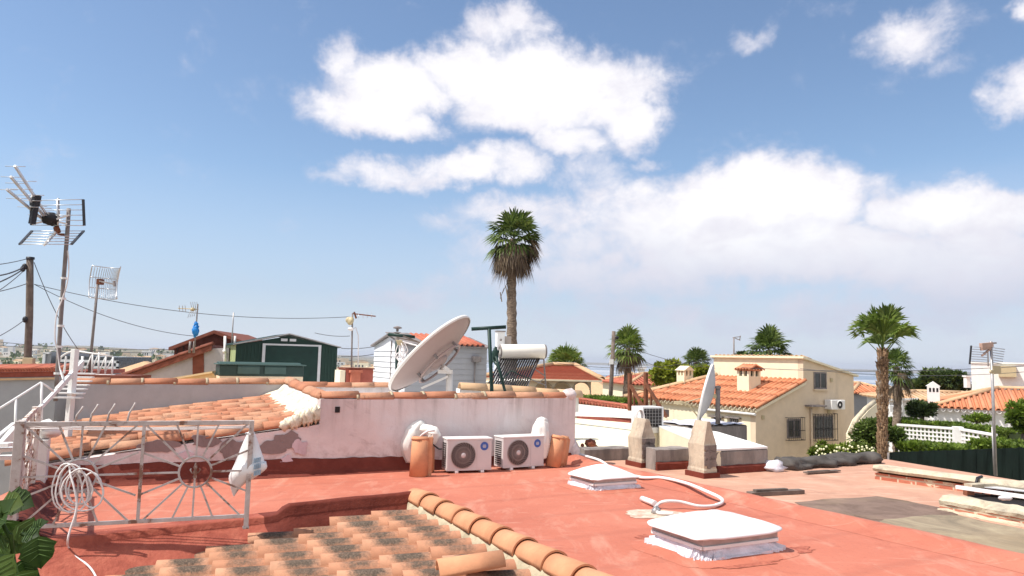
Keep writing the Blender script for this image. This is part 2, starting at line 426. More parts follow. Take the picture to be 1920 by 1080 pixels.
wd = bpy.data.worlds.new('World'); scene.world = wd; wd.use_nodes = True
t = wd.node_tree; bg = t.nodes['Background']
class WN(NT):
    def __init__(s, tree): s.t = tree
w = WN(t)
sky = w.n('ShaderNodeTexSky', sky_type='NISHITA'); sky.sun_disc = False; sky.sun_elevation = SUN_EL
sky.sun_rotation = math.atan2(sdir.x, sdir.y); sky.air_density = 1.0; sky.dust_density = .6; sky.ozone_density = 2.2; sky.altitude = 40
SKY_S = .125
tc = w.n('ShaderNodeTexCoord').outputs['Generated']
sp = w.n('ShaderNodeSeparateXYZ'); w.l(tc, sp.inputs[0])
az = w.math('ARCTAN2', sp.outputs[0], sp.outputs[1]); el = w.math('ARCSINE', sp.outputs[2])
cmb = w.n('ShaderNodeCombineXYZ'); w.l(az, cmb.inputs[0]); w.l(el, cmb.inputs[1]); ae = cmb.outputs[0]
def wnoise(scale, detail, rough, stretch=(1, 1, 1), dist=0.0, off=(0, 0, 0)):
    mp = w.n('ShaderNodeMapping'); mp.inputs['Scale'].default_value = stretch; mp.inputs['Location'].default_value = off; w.l(ae, mp.inputs[0])
    return w.noise(mp.outputs[0], scale, detail, rough, dist)
n_warp = w.n('ShaderNodeTexNoise'); n_warp.inputs['Scale'].default_value = 9; n_warp.inputs['Detail'].default_value = 5; n_warp.inputs['Roughness'].default_value = .62; w.l(ae, n_warp.inputs['Vector'])
wv = w.n('ShaderNodeVectorMath', operation='MULTIPLY_ADD'); w.l(n_warp.outputs['Color'], wv.inputs[0]); wv.inputs[1].default_value = (.11, .085, 0); wv.inputs[2].default_value = (-.055, -.0425, 0)
wad = w.n('ShaderNodeVectorMath', operation='ADD'); w.l(ae, wad.inputs[0]); w.l(wv.outputs[0], wad.inputs[1]); aew = wad.outputs[0]
def sky_ae(px, py):
    d = ray(px, py).normalized(); return math.atan2(d.x, d.y), math.asin(d.z)
# cloud banks: (px, py, half width, half height, strength) surveyed from the photograph, kept as azimuth / elevation
BL = [(640, 105, 62, 52, .72), (740, 160, 150, 75, 1.0), (690, 200, 140, 62, 1.0), (880, 130, 130, 75, 1.0), (950, 60, 100, 62, .8), (1000, 170, 190, 95, 1.15),
      (1130, 170, 140, 95, 1.05), (1190, 210, 85, 80, .9), (1080, 255, 110, 50, .8), (760, 235, 95, 35, .8),
      (730, 325, 150, 42, .72), (870, 320, 150, 48, .82), (960, 305, 105, 55, .8), (1100, 320, 130, 70, .55), (640, 318, 70, 22, .5),
      (1220, 295, 36, 22, .45),
      (980, 395, 190, 40, .68), (1250, 420, 250, 90, .95), (1400, 375, 210, 88, 1.15), (1500, 380, 170, 85, 1.15), (1290, 370, 110, 50, .7), (1640, 345, 130, 50, .5), (1750, 390, 170, 75, 1.1), (1880, 400, 130, 70, 1.0),
      (1700, 75, 120, 66, .68), (1900, 165, 95, 62, .72), (1905, 22, 48, 34, .62), (1400, 62, 85, 38, .46), (1500, 25, 180, 30, .22), (1800, 130, 90, 40, .36),
      (1450, 470, 520, 90, 1.0), (1150, 520, 400, 75, .66), (1780, 500, 360, 110, .92), (1250, 590, 480, 50, .55), (780, 560, 220, 30, .46), (1650, 590, 420, 70, .62), (1020, 460, 240, 70, .62), (1010, 400, 200, 50, .72), (1180, 370, 170, 60, .7), (860, 420, 140, 40, .42), (880, 540, 200, 40, .40)]
acc = None; soft = None
for (px, py, hw, hh, st) in BL:
    a0, e0 = sky_ae(px, py); a1 = sky_ae(px + hw, py)[0]; e1 = sky_ae(px, py - hh)[1]
    q = w.n('ShaderNodeVectorMath', operation='SUBTRACT'); w.l(aew, q.inputs[0]); q.inputs[1].default_value = (a0, e0, 0)
    q2 = w.n('ShaderNodeVectorMath', operation='MULTIPLY'); w.l(q.outputs[0], q2.inputs[0]); q2.inputs[1].default_value = (1 / abs(a1 - a0), 1 / abs(e1 - e0), 0)
    ln = w.n('ShaderNodeVectorMath', operation='LENGTH'); w.l(q2.outputs[0], ln.inputs[0])
    mr = w.n('ShaderNodeMapRange', interpolation_type='SMOOTHSTEP'); mr.inputs['From Min'].default_value = 1.35; mr.inputs['From Max'].default_value = .15
    mr.inputs['To Min'].default_value = 0; mr.inputs['To Max'].default_value = st; w.l(ln.outputs['Value'], mr.inputs['Value'])
    acc = mr.outputs['Result'] if acc is None else w.math('SMOOTH_MAX', acc, mr.outputs['Result'], .12)
fine = wnoise(15, 10, .66, (1, 1.3, 1), .3)
big = wnoise(5, 5, .55, (1, 1.5, 1), 0, (3, 1, 0))
fld = w.math('ADD', acc, w.math('MULTIPLY', w.math('SUBTRACT', fine, .5), 1.0))
fld = w.math('ADD', fld, w.math('MULTIPLY', w.math('SUBTRACT', big, .5), .35))
mk = w.n('ShaderNodeMapRange', interpolation_type='SMOOTHSTEP'); mk.inputs['From Min'].default_value = .14; mk.inputs['From Max'].default_value = .76; w.l(fld, mk.inputs['Value']); cmask = mk.outputs['Result']
# elsewhere in the sky (behind the camera): unseen loose cloud added for ambient light
beh = w.math('MULTIPLY', w.mask(sp.outputs[1], .1, -.3), w.mask(wnoise(4, 7, .6, (1, 1.6, 1)), .52, .68))
cmask = w.math('MAXIMUM', cmask, w.math('MULTIPLY', beh, .8))
# thin veil low in the sky, towards the right
veil = w.math('MULTIPLY', w.math('MULTIPLY', w.mask(el, .26, .05), w.mask(az, -.32, .25)), w.mask(wnoise(6, 6, .6, (1, 3.5, 1), .2), .35, .68))
cmask = w.math('MAXIMUM', cmask, w.math('MULTIPLY', veil, .42))
# cloud brightness: dense sunlit bodies white, thin and low parts greyer lilac
den = w.mask(fld, .25, 1.1)
low = w.mask(el, .07, .21)
ccol = w.mix(den, (.70, .69, .80, 1), (1.06, 1.05, 1.05, 1))
ccol = w.mix(w.math('MULTIPLY', w.math('SUBTRACT', 1.0, low), .95), ccol, (.565, .60, .725, 1))
ccol = w.mix(w.math('MULTIPLY', w.mask(wnoise(11, 8, .62, (1, 1.9, 1), .4, (7, 3, 0)), .46, .70), .55), ccol, (.72, .70, .79, 1))
cs = w.n('ShaderNodeVectorMath', operation='SCALE'); w.l(ccol, cs.inputs[0]); cs.inputs['Scale'].default_value = .86 / SKY_S
hz_w = w.math('MULTIPLY', w.mask(el, .24, .0), .92)
hz_c = w.mix(w.mask(el, .085, .015), (.40 / SKY_S, .475 / SKY_S, .64 / SKY_S, 1), (.53 / SKY_S, .595 / SKY_S, .70 / SKY_S, 1))
skyc = w.mix(hz_w, sky.outputs[0], hz_c)
final = w.mix(cmask, skyc, cs.outputs[0])
bw_ = w.mask(sp.outputs[1], .05, -.35)
final = w.mix(w.math('MULTIPLY', bw_, w.mask(wnoise(3.2, 7, .6, (1, 1.6, 1)), .36, .60)), final, (1.02 / SKY_S, .98 / SKY_S, .95 / SKY_S, 1))  # extra bright unseen cloud, added behind the camera to fill shaded faces
w.l(final, bg.inputs['Color']); bg.inputs['Strength'].default_value = SKY_S

# ------------------------------------------------------------------ terrain
GROUND = -3.0
def terrain(x, y):
    d = math.hypot(x, y); a = math.atan2(x, y)
    k = max(0.0, min(1.0, (-a - .10) / .22)); k = k * k * (3 - 2 * k)          # left: land, right: falls to the lagoon
    base = GROUND
    if d > 55:
        zr = GROUND - .048 * (d - 55) if d < 520 else GROUND - .048 * 465 - .011 * (d - 520)
        zr = max(zr, -36.5 if d < 7400 else -36.5 + min(18, (d - 7400) * .012))
        zl = GROUND - .030 * (d - 55) if d < 420 else GROUND - .030 * 365 + min(19 + 9 * math.sin(a * 21) + 4 * math.sin(a * 57), (d - 420) * .0075)
        base = zr * (1 - k) + zl * k
        base += min(1.0, (d - 55) / 200) * (1.2 * mnoise.noise(Vector((x / 90, y / 90, 0))))* (1 if d < 2500 else .3)
    return base
rings = [0, 15, 30, 45, 55, 70, 90, 115, 150, 190, 240, 300, 380, 470, 570, 700, 850, 1050, 1300, 1600, 2000, 2500, 3100, 3800, 4700, 5800, 7000, 7800, 8600, 9600]
SEG = 220
vs, fs = [(0, 0, GROUND)], []
for rr in rings[1:]:
    for k in range(SEG):
        a = 2 * math.pi * k / SEG; x, y = rr * math.sin(a), rr * math.cos(a); vs.append((x, y, terrain(x, y)))
for k in range(SEG): fs.append((0, 1 + (k + 1) % SEG, 1 + k))
for i in range(len(rings) - 2):
    for k in range(SEG):
        b = 1 + i * SEG; k2 = (k + 1) % SEG; fs.append((b + k, b + k2, b + SEG + k2, b + SEG + k))
g = MB(); g.mesh(vs, fs, True)
t = NT('dry_land'); v = t.coord('world')
a = t.noise(v, .02, 8, .65); b = t.noise(v, .15, 6); c_ = t.noise(v, .0035, 7, .6)
col = t.ramp(b, [(.3, (.24, .19, .13)), (.7, (.34, .28, .20))])
col = t.mix(t.mask(a, .48, .58), col, (.055, .075, .03, 1))
col = t.mix(t.math('MULTIPLY', t.mask(c_, .5, .6), .7), col, (.07, .085, .045, 1))
M['land'] = t.done(col, 1.0)
kind(g.build('terrain', M['land']), 'structure')
t = NT('lagoon_water'); v = t.coord('world', (.0006, .0042, 1))
a = t.noise(v, 1.0, 5, .55, .4)
col = t.ramp(a, [(.36, (.10, .16, .24)), (.50, (.20, .26, .33)), (.56, (.75, .74, .74)), (.60, (.22, .27, .34)), (.70, (.42, .36, .34))])
M['lagoon'] = t.done(col, .35)
g = MB()
ang = [R(-16) + R(92) * i / 40 for i in range(41)]
for i in range(40):
    for (r0, r1) in ((1250, 2600), (2600, 4200), (4200, 7500)):
        g.face([(r * math.sin(q), r * math.cos(q), -35.6) for r, q in ((r0, ang[i]), (r0, ang[i + 1]), (r1, ang[i + 1]), (r1, ang[i]))])
kind(g.build('lagoon', M['lagoon']), 'structure')

# ================================================================== our own house: red flat roof + porch tiles
own = thing('terrace_house', 'flat red painted roof terrace with a strip of clay tiles along the near edge', 'house', (1.5, 6, GROUND))
R0 = on_z(782, 932, .04); R1 = on_z(1092, 1084, .04)           # ridge line of the porch tiles
rd = (R1 - R0).normalized(); RV = Vector((rd.x, rd.y, 0)).normalized()
ledge0 = on_z(470, 968, .02); ledge_d = Vector((ledge0.x - R0.x, ledge0.y - R0.y, 0)).normalized()   # roof edge under the railing, leftwards
Lend = R0 + ledge_d * 4.9
KA = on_z(1440, 938, .05); KB = on_z(1917, 1042, .05)          # right kerb crest
kd = Vector((KB.x - KA.x, KB.y - KA.y, 0)).normalized()
def flat(p, z=0): return Vector((p[0], p[1], z))
WC = Vector((-2.71, 10.75, 0))                                 # corner of the neighbour's parapet wall
WE = WC + U * hit(WC, U, 1080)
kback = flat(KA) - kd * 4.9; kfront = flat(KA) + kd * 9.0
# roof slab
poly = [flat(R0), flat(R0) + RV * 6.4, flat(kfront), kback, WE + V * .1, WC - U * 3.6 + V * .1, flat(Lend) - V * -.2, flat(Lend)]
m_ = MB()
m_.prism([Vector((p.x, p.y, 0)) for p in poly], (0, 0, -.28))
m_.build('flat_roof', M['red'], own)
m_ = MB()
inner = [p for p in poly]
m_.prism([Vector((p.x, p.y, -.285)) for p in (flat(Lend), flat(R0) + ledge_d * .1, flat(R0) + RV * 6.2 , flat(kfront) + Vector((-.15, .1, 0)), kback + Vector((-.1, 0, 0)), WE - V * .05, WC - U * 3.5 - V * .05)], (0, 0, GROUND + .285))
m_.build('wall', M['whitewash'], own)
# right kerb: rounded fillet profile swept along the edge, slightly wavy
m_ = MB()
prof = [(-.42, .002), (-.34, .008), (-.22, .035), (-.12, .065), (-.04, .075), (.04, .07), (.09, .045), (.11, -.02), (.11, -.25)]
nrm = Vector((-kd.y, kd.x, 0)); nrm = nrm if nrm.x > 0 else -nrm
N = 60; base = len(m_.v)
for i in range(N + 1):
    p = kback.lerp(kfront, i / N); wob = .03 * mnoise.noise(p * .9) + .012 * mnoise.noise(p * 3.1)
    for (ox, oz) in prof:
        m_.v.append(p + nrm * (ox + wob * (1 if ox > -.3 else 1.6)) + Z * (oz + .012 * mnoise.noise(p * 2.2 + Vector((ox * 5, 0, 0))) * (oz > .01)))
for i in range(N):
    for k in range(len(prof) - 1):
        a = base + i * len(prof) + k; m_.f.append([a, a + 1, a + len(prof) + 1, a + len(prof)]); m_.sm.add(len(m_.f) - 1)
m_.build('roof_kerb', M['red'], own)
# upstand behind the tiles and the ledge under the railing
def edge(s): return flat(R0) + ledge_d * s
prev = flat(R0) - RV * .05
nv = Vector((-ledge_d.y, ledge_d.x, 0)); nv = nv if nv.y < 0 else -nv       # towards the viewer
m_ = MB(); ml_ = MB()
secs = []
for i in range(71):
    s = -.02 + 4.95 * i / 70
    hump = 1.0 if s < 1.55 else max(0.0, 1 - (s - 1.55) / .16); hump = hump * hump * (3 - 2 * hump)
    wv_ = .012 * mnoise.noise(Vector((s * 1.7, 0, 4))) + .006 * mnoise.noise(Vector((s * 6, 1, 4)))
    top = .006 + .105 * hump + wv_ * .6
    p = edge(s)
    fall = .36 + .02 * s
    out = .10 * hump + (1 - hump) * .26
    secs.append([p - nv * .20 + Z * .002, p - nv * .13 + Z * (.25 * top), p - nv * .06 + Z * top * .95, p + Z * top, p + nv * (.022 + wv_) + Z * (top - .02 * hump - .012),
                 p + nv * (.028 + wv_) + Z * (top - .065 - .05 * hump), p + nv * (.05 + .02 * hump + wv_) + Z * (top - .085 - .08 * hump),
                 p + nv * (out * .8 + .06 + wv_ * 2) + Z * (-.17 - .0 * (1 - hump)), p + nv * (out * 1.5 + .05) + Z * (-fall * .82), p + nv * (out * 1.5 + .35) + Z * (-fall - .05)])
K = len(secs[0])
for mb_, sel in ((m_, secs[:27]), (ml_, secs[26:])):
    for q in sel: mb_.v += q
    for i in range(len(sel) - 1):
        for k in range(K - 1):
            a = i * K + k; mb_.f.append([a, a + 1, a + K + 1, a + K]); mb_.sm.add(len(mb_.f) - 1)
m_.build('upstand', M['red_shaded'], own); ml_.build('ledge', M['redledge'], own)

# porch tile field: strips of clay tiles falling to the left, cut obliquely by the upstand
th = R(14); dS = Vector((math.cos(th), math.sin(th), 0)); GX, GY = .096, .052
P0 = on_z(786, 985, -.02); P0.z -= .085
def pz(x, y): return P0.z + GX * (x - P0.x) + GY * (y - P0.y)
dU = Vector((dS.x, dS.y, GX * dS.x + GY * dS.y)).normalized()       # up the strip (to the right)
tn = Vector((-GX, -GY, 1)).normalized(); dW = tn.cross(dU).normalized()   # across, away from the viewer
PITCHT, EXPO, TL = .268, .43, .50
def mixed_tile(mb, o, L, wid, k=1.0, lift=.042):
    """one clay roof tile: a barrel hump with a flat pan; o = lower end, centre of the hump"""
    pr = []
    n = 10
    for i in range(n + 1):
        a = math.pi * (1 - i / n); pr.append((.094 * math.cos(a), .108 * math.sin(a) ** .8 if 0 < i < n else 0.0, i / n))
    pr = [(-wid + .108, .004, -.25)] + pr + [(wid * .36, -.004, 1.15)]
    jit = rnd.uniform(-.014, .014); yaw = rnd.uniform(-.035, .035); lift = lift + rnd.uniform(-.008, .008)
    u_ = (dU + dW * yaw).normalized(); w_ = (dW - dU * yaw).normalized()
    vv = []; T = .022
    for (sg, lf) in ((0, lift), (1, 0.0)):
        for (ow, oz) in ((0, 0), (0, -T)):
            for (x, z, q) in pr:
                tap = 1.0 if sg == 0 else .93
                vv.append(o + u_ * (jit + L * sg) + w_ * (x * tap) + tn * (z * (1 if oz == 0 else .84) + oz + lf))
    c = len(pr)
    for i in range(c - 1):
        uv = [(0, pr[i][2]), (0, pr[i + 1][2]), (1, pr[i + 1][2]), (1, pr[i][2])]
    fs_ = []
    for i in range(c - 1):
        fs_.append((i, i + 1, 2 * c + i + 1, 2 * c + i))
        fs_.append((c + i + 1, c + i, 3 * c + i, 3 * c + i + 1))
        fs_.append((i + 1, i, c + i, c + i + 1))
    n0 = len(mb.f); mb.mesh(vv, fs_)
    for j in range(0, len(fs_), 3):
        i = j // 3
        mb.uv[n0 + j] = [(0, pr[i][2]), (0, pr[i + 1][2]), (1, pr[i + 1][2]), (1, pr[i][2])]
        mb.sm.add(n0 + j); mb.sm.add(n0 + j + 1)
        mb.uv[n0 + j + 1] = [(1, -1)] * 4; mb.uv[n0 + j + 2] = [(-.5, -1)] * 4
m_ = MB()
col0 = 0
for r_i in range(-2, 20):                       # columns run parallel to the ridge, one tile further down the ridge per row
    o0 = P0 + RV * (PITCHT * 1.035) * r_i
    for k in range(1, 12):
        o = o0 - dS * (EXPO * k - .13)
        o = Vector((o.x, o.y, pz(o.x, o.y)))
        mid = o + dS * .22
        # keep only tiles in front of the upstand
        rel = flat(mid) - flat(R0)
        if rel.dot(nv) < .20: continue
        if o.y < 3.0 or o.x < -7: continue
        mixed_tile(m_, o + tn * .012, TL, PITCHT)
pt = m_.build('porch_tiles', M['tile'], own)
# boards under the tiles
m_ = MB(); q = []
for (a_, b_) in ((R0 + nv * .05, -.10), (R0 + RV * 6.0, -.10), (R0 + RV * 6.0 - dS * 5.6, -.10), (R0 + nv * .05 + ledge_d * 4.9, -.10)):
    q.append(Vector((a_.x, a_.y, pz(a_.x, a_.y) + b_)))
m_.prism(q, (0, 0, -.12)); m_.build('roof_deck', M['mortar'], own)
# mortar bed under the ridge
m_ = MB(); rs = []
for i in range(81):
    p = flat(R0) + RV * (6.2 * i / 80 - .02); wv_ = .02 * mnoise.noise(p * 5)
    side = Vector((RV.y, -RV.x, 0)); side = side if side.x < 0 else -side
    rs.append([p + side * .02 + Z * .07, p + side * (.10 + wv_ * .3) + Z * (.055 + wv_ * .3), p + side * (.155 + wv_) + Z * (-.02 + wv_), p + side * (.20 + wv_) + Z * -.15])
base = len(m_.v)
for q in rs: m_.v += q
for i in range(80):
    for k in range(3): a = base + i * 4 + k; m_.f.append([a, a + 1, a + 5, a + 4]); m_.sm.add(len(m_.f) - 1)
m_.build('mortar_bed', M['mortar'], own)
# ridge caps: each far cap laps over the nearer one
def barrel(mb, o, d, n, L, r0, r1, T=.016, seg=12, arc=math.pi, ends=True):
    d = d.normalized(); n = (n - d * n.dot(d)).normalized(); s_ = d.cross(n)
    vv = []
    for (h, rr) in ((0, r0), (L, r1)):
        for rad in (rr, rr - T):
            for i in range(seg + 1):
                a = (math.pi - arc) / 2 + arc * i / seg; vv.append(o + d * h + s_ * (rad * math.cos(a)) + n * (rad * math.sin(a)))
    c = seg + 1; fs_ = []
    for i in range(seg):
        fs_ += [(i, 2 * c + i, 2 * c + i + 1, i + 1), (c + i, c + i + 1, 3 * c + i + 1, 3 * c + i), (i, i + 1, c + i + 1, c + i), (2 * c + i, 3 * c + i, 3 * c + i + 1, 2 * c + i + 1)]
    fs_ += [(0, c, 3 * c, 2 * c), (seg, 2 * c + seg, 3 * c + seg, c + seg)]
    n0 = len(mb.f); mb.mesh(vv, fs_)
    for j in range(n0, len(mb.f) - 2):
        if (j - n0) % 4 < 2: mb.sm.add(j)
m_ = MB()
rz = Z
for i in range(14):
    o = flat(R0) + RV * (.452 * i - .08 + rnd.uniform(-.012, .012)) + Z * (.005 + rnd.uniform(-.004, .004))
    d = (RV + Vector((rnd.uniform(-.02, .02), rnd.uniform(-.01, .01), .012))).normalized()
    barrel(m_, o, d, Z + U * rnd.uniform(-.03, .03), .50, .125, .148)
m_.build('ridge_caps', M['tile_new'], own)
# one loose tile lying on the field near the ridge
lt = on_z(958, 1063, .06)
t0 = thing('roof_tile', 'loose clean orange clay tile lying across the mossy tiles by the ridge', 'roof tile', (lt.x, lt.y, lt.z), group='loose clay roof tiles')
m_ = MB(); barrel(m_, lt - dU * .58 + tn * .03, dU + tn * .02, tn, .52, .115, .10); 
m_.obox(lt - dU * .58 - dW * -.11 + tn * .03, dU * .52, dW * .05, tn * .014)
m_.build('barrel', M['tile_new'], t0)
# ================================================================== neighbour house behind: parapet walls, sloping tiles
nb = thing('neighbour_house', 'house behind the red terrace with dirty lilac parapet wall and sloping clay tiles', 'house', (WC.x, WC.y, GROUND))
WT = 1.06                                                      # wall top
LW = hit(WC, U, 1080)                                          # length of the wall to its right end
side_back = flat(WC) + V * 2.75
LB = -hit(side_back, U, 146)                                   # back wall runs left this far
def RZ(a, b): return .73 + .125 * a + .075 * b                 # sloping tile roof height, a along U, b along V from WC
def gp(a, b, z): return WC + U * a + V * b + Z * z
# front wall (towards the red roof): one wavy plastered sheet with thickness
def wall_sheet(mb, pts_top, pts_bot, thick, wob=.012):
    n = len(pts_top); rows = 10; base = len(mb.v)
    for i in range(n):
        for j in range(rows + 1):
            p = pts_bot[i].lerp(pts_top[i], j / rows); mb.v.append(p + V * (-wob * mnoise.noise(p * 1.6) - wob * .5 * mnoise.noise(p * 5)))
    for i in range(n - 1):
        for j in range(rows):
            a = base + i * (rows + 1) + j; mb.f.append([a, a + rows + 1, a + rows + 2, a + 1]); mb.sm.add(len(mb.f) - 1)
    for i in range(n - 1):
        mb.face([pts_top[i], pts_top[i + 1], pts_top[i + 1] + V * thick, pts_top[i] + V * thick])
        mb.face([pts_top[i + 1] + V * thick, pts_bot[i + 1] + V * thick, pts_bot[i] + V * thick, pts_top[i] + V * thick])
    mb.face([pts_bot[-1], pts_bot[-1] + V * thick, pts_top[-1] + V * thick, pts_top[-1]])
    mb.face([pts_bot[0], pts_top[0], pts_top[0] + V * thick, pts_bot[0] + V * thick])
m_ = MB(); tops, bots = [], []
LEFTA = -3.5
for i in range(81):
    a = LEFTA + (LW - LEFTA) * i / 80
    z = WT if a > .0 else RZ(a, 0) - .035
    if a > LW - .12: z = WT + .05
    tops.append(gp(a, 0, z)); bots.append(gp(a, 0, -.3))
for i in range(80):
    if LEFTA + (LW - LEFTA) * i / 80 <= 0 < LEFTA + (LW - LEFTA) * (i + 1) / 80: tops[i + 1] = gp(0.0, 0, WT); bots[i + 1] = gp(0.0, 0, -.3); tops[i] = gp(-.004, 0, RZ(0, 0) - .03); bots[i] = gp(-.004, 0, -.3)
wall_sheet(m_, tops, bots, .22)
m_.build('parapet_wall', M['lilac'], nb)
m_ = MB(); m_.obox(gp(LEFTA + .05, .23, GROUND), U * (LW - LEFTA - .1), V * 12, Z * (-.3 - GROUND)); m_.build('wall', M['whitewash'], nb)
# right end: rounded plaster knob on top and a lumpy foot
m_ = MB(); m_.ball(gp(LW - .06, .11, WT + .05), .13, .16, .11, wob=.2); m_.build('wall_knob', M['lilac'], nb)
m_ = MB(); m_.ball(gp(LW + .02, .08, .12), .12, .16, .22, wob=.3); m_.build('wall_foot', M['lilac'], nb)
# small square drain hole in the lilac wall
a_h = hit(WC, U, 636); hh = WC + U * a_h
m_ = MB(); zc = zrow(hh.x, hh.y, 767); m_.obox(hh - U * .035 - V * .004 + Z * (zc - .05), U * .07, V * -.012, Z * .085); m_.build('drain_hole', M['dark'], nb)
# red painted skirting with an uneven brushed top edge
def skirt(mb, a0, a1, h0, h1, off=.02, dv=Vector((0, 0, 0)), org=None, dirU=U, nrmV=V, n=120, amp=.03):
    org = WC if org is None else org; base = len(mb.v)
    for i in range(n + 1):
        a = a0 + (a1 - a0) * i / n; h = h0 + (h1 - h0) * i / n + amp * mnoise.noise(Vector((a * 1.3, 0, 2))) + amp * .5 * mnoise.noise(Vector((a * 7, 3, 2)))
        p = org + dirU * a
        mb.v += [p + Z * h - nrmV * (off * .2), p - nrmV * off + Z * (h - .012), p - nrmV * (off + .02) + Z * .08, p - nrmV * (off + .05) + Z * .03, p - nrmV * (off + .16) + Z * .004]
    for i in range(n):
        for k in range(4): q = base + i * 5 + k; mb.f.append([q, q + 1, q + 6, q + 5]); mb.sm.add(len(mb.f) - 1)
m_ = MB(); skirt(m_, LEFTA, 1.55, .27, .20, .022); skirt(m_, 1.55, LW, .14, .14, .022); m_.build('skirting', M['red_shaded'], nb)
# flaked patches: irregular plates of exposed darker render and of remaining lilac paint
def patch(mb, c, rx, rz, off, seed, n=26, amp=.45):
    pts = []
    for i in range(n):
        q = 2 * math.pi * i / n; k = 1 + amp * mnoise.noise(Vector((math.cos(q) * 1.6 + seed, math.sin(q) * 1.6, seed * 1.7))) + amp * .5 * mnoise.noise(Vector((math.cos(q) * 5 + seed, math.sin(q) * 5, seed)))
        pts.append(c + U * (rx * k * math.cos(q)) + Z * (rz * k * math.sin(q)) - V * off)
    ctr = c - V * (off + .001)
    for i in range(n): mb.face([ctr, pts[i], pts[(i + 1) % n]])
    for i in range(n): mb.face([pts[i], pts[i] + V * .03, pts[(i + 1) % n] + V * .03, pts[(i + 1) % n]])
def wall_pt(px, py):
    a = hit(WC, U, px, py); p = WC + U * a; return Vector((p.x, p.y, zrow(p.x, p.y, py)))
m_ = MB()
for (px, py, rx, rz, sd) in ((512, 838, .22, .10, 1), (548, 826, .14, .12, 2.2), (440, 842, .20, .13, 3.1), (300, 838, .26, .08, 4.6), (385, 826, .2, .07, 5.7), (525, 822, .09, .05, 6.5)):
    m_ = MB(); patch(m_, wall_pt(px, py), rx, rz, .018, sd); m_.build('bare_patch', M['bareplaster'], nb)
m_ = MB()
for (px, py, rx, rz, sd) in ((562, 838, .11, .10, 11), (538, 862, .075, .06, 12.3), (528, 868, .04, .02, 13.3), (512, 876, .03, .015, 14), (350, 852, .1, .05, 15)):
    m_ = MB(); patch(m_, wall_pt(px, py), rx, rz, .026, sd); m_.build('flaking_patch', M['flake'], nb)
# coping of clay ridge tiles along the parapet
def coping(name, pts, mat, parent, L=.52, r=.098, sink=.03, lap=.03, jit=.01, white=True):
    mb = MB(); mj = MB()
    for (p, q) in pts:
        d = q - p; n = max(1, round(d.length / L)); st = d.length / n; dn = d.normalized()
        for i in range(n):
            o = p + dn * (st * i) + Vector((rnd.uniform(-jit, jit), rnd.uniform(-jit, jit), rnd.uniform(-jit, jit) - sink))
            barrel(mb, o, dn + Z * rnd.uniform(-.012, .012), Z, st + lap, r * .97, r * 1.03, T=.02, seg=9)
            if white and i: 
                c0 = o + Z * .0; barrel(mj, c0 - dn * .018, dn, Z, .04, r * 1.05, r * 1.05, T=.03, seg=9)
    o = mb.build(name, mat, parent)
    if white: mj.build('mortar_joint', M['mortar'], o)
    return o
hv = V * .11
coping('coping_tiles', [(gp(.02, .10, WT + .03), gp(LW - .14, .10, WT + .03))], M['tile_old'], nb)
# parapet returning along V (lit, whitewashed inner slope) and the far back wall
zs0, zs1 = WT, WT + .10
m_ = MB(); m_.prism([gp(0, .225, RZ(0, .2) - .4), gp(0, 2.75, RZ(0, 2.75) - .4), gp(0, 2.75, zs1), gp(0, .225, zs0)], U * .2); m_.build('side_parapet', M['white_clean'], nb)
coping('coping_tiles', [(gp(.1, .1, zs0 + .03), gp(.1, 2.85, zs1 + .04))], M['tile_old'], nb, r=.108, white=False)
m_ = MB()
bw = [gp(-LB, 2.75, -.2), gp(.2, 2.75, -.2), gp(.2, 2.75, zs1 + .0), gp(-LB, 2.75, zs1 - .02)]
m_.prism(bw, V * .2); m_.build('back_parapet', M['greywall'], nb)
m_ = MB(); m_.obox(gp(-LB - .07, 2.70, -.2), U * .066, V * .27, Z * (.2 + zs1 - .03)); m_.build('wall_edge', M['whitewash'], nb)
coping('coping_tiles', [(gp(-LB - .05, 2.85, zs1 + .0), gp(.2, 2.85, zs1 + .03))], M['tile_old'], nb)
# roof plane and its tiles (strips fall to the left)
m_ = MB(); m_.prism([gp(LEFTA - .1, .2, RZ(LEFTA - .1, .2) - .05), gp(-.01, .2, RZ(0, .2) - .05), gp(-.01, 2.74, RZ(0, 2.74) - .05), gp(LEFTA - .1, 2.74, RZ(LEFTA - .1, 2.74) - .05)], Z * -.12)
m_.build('roof_deck', M['cement'], nb)
m_ = MB()
sd_ = (U + Z * .125).normalized(); nn_ = (Z - U * .125 - V * .075).normalized()
for j in range(12):
    b = .09 + j * .225
    for k in range(9):
        a = -.45 - k * .37 + rnd.uniform(-.03, .03) + (.12 if j % 2 else 0) - (0.30 if j < 2 else 0)
        if a < LEFTA - .4: continue
        if rnd.random() < .03: continue
        o = gp(a, b + rnd.uniform(-.015, .015), RZ(a, b) + rnd.uniform(0, .015))
        barrel(m_, o, sd_ + V * rnd.uniform(-.05, .05), nn_, .44, .10, .085, T=.016, seg=8)
m_.build('roof_tiles', M['tile_old'], nb)
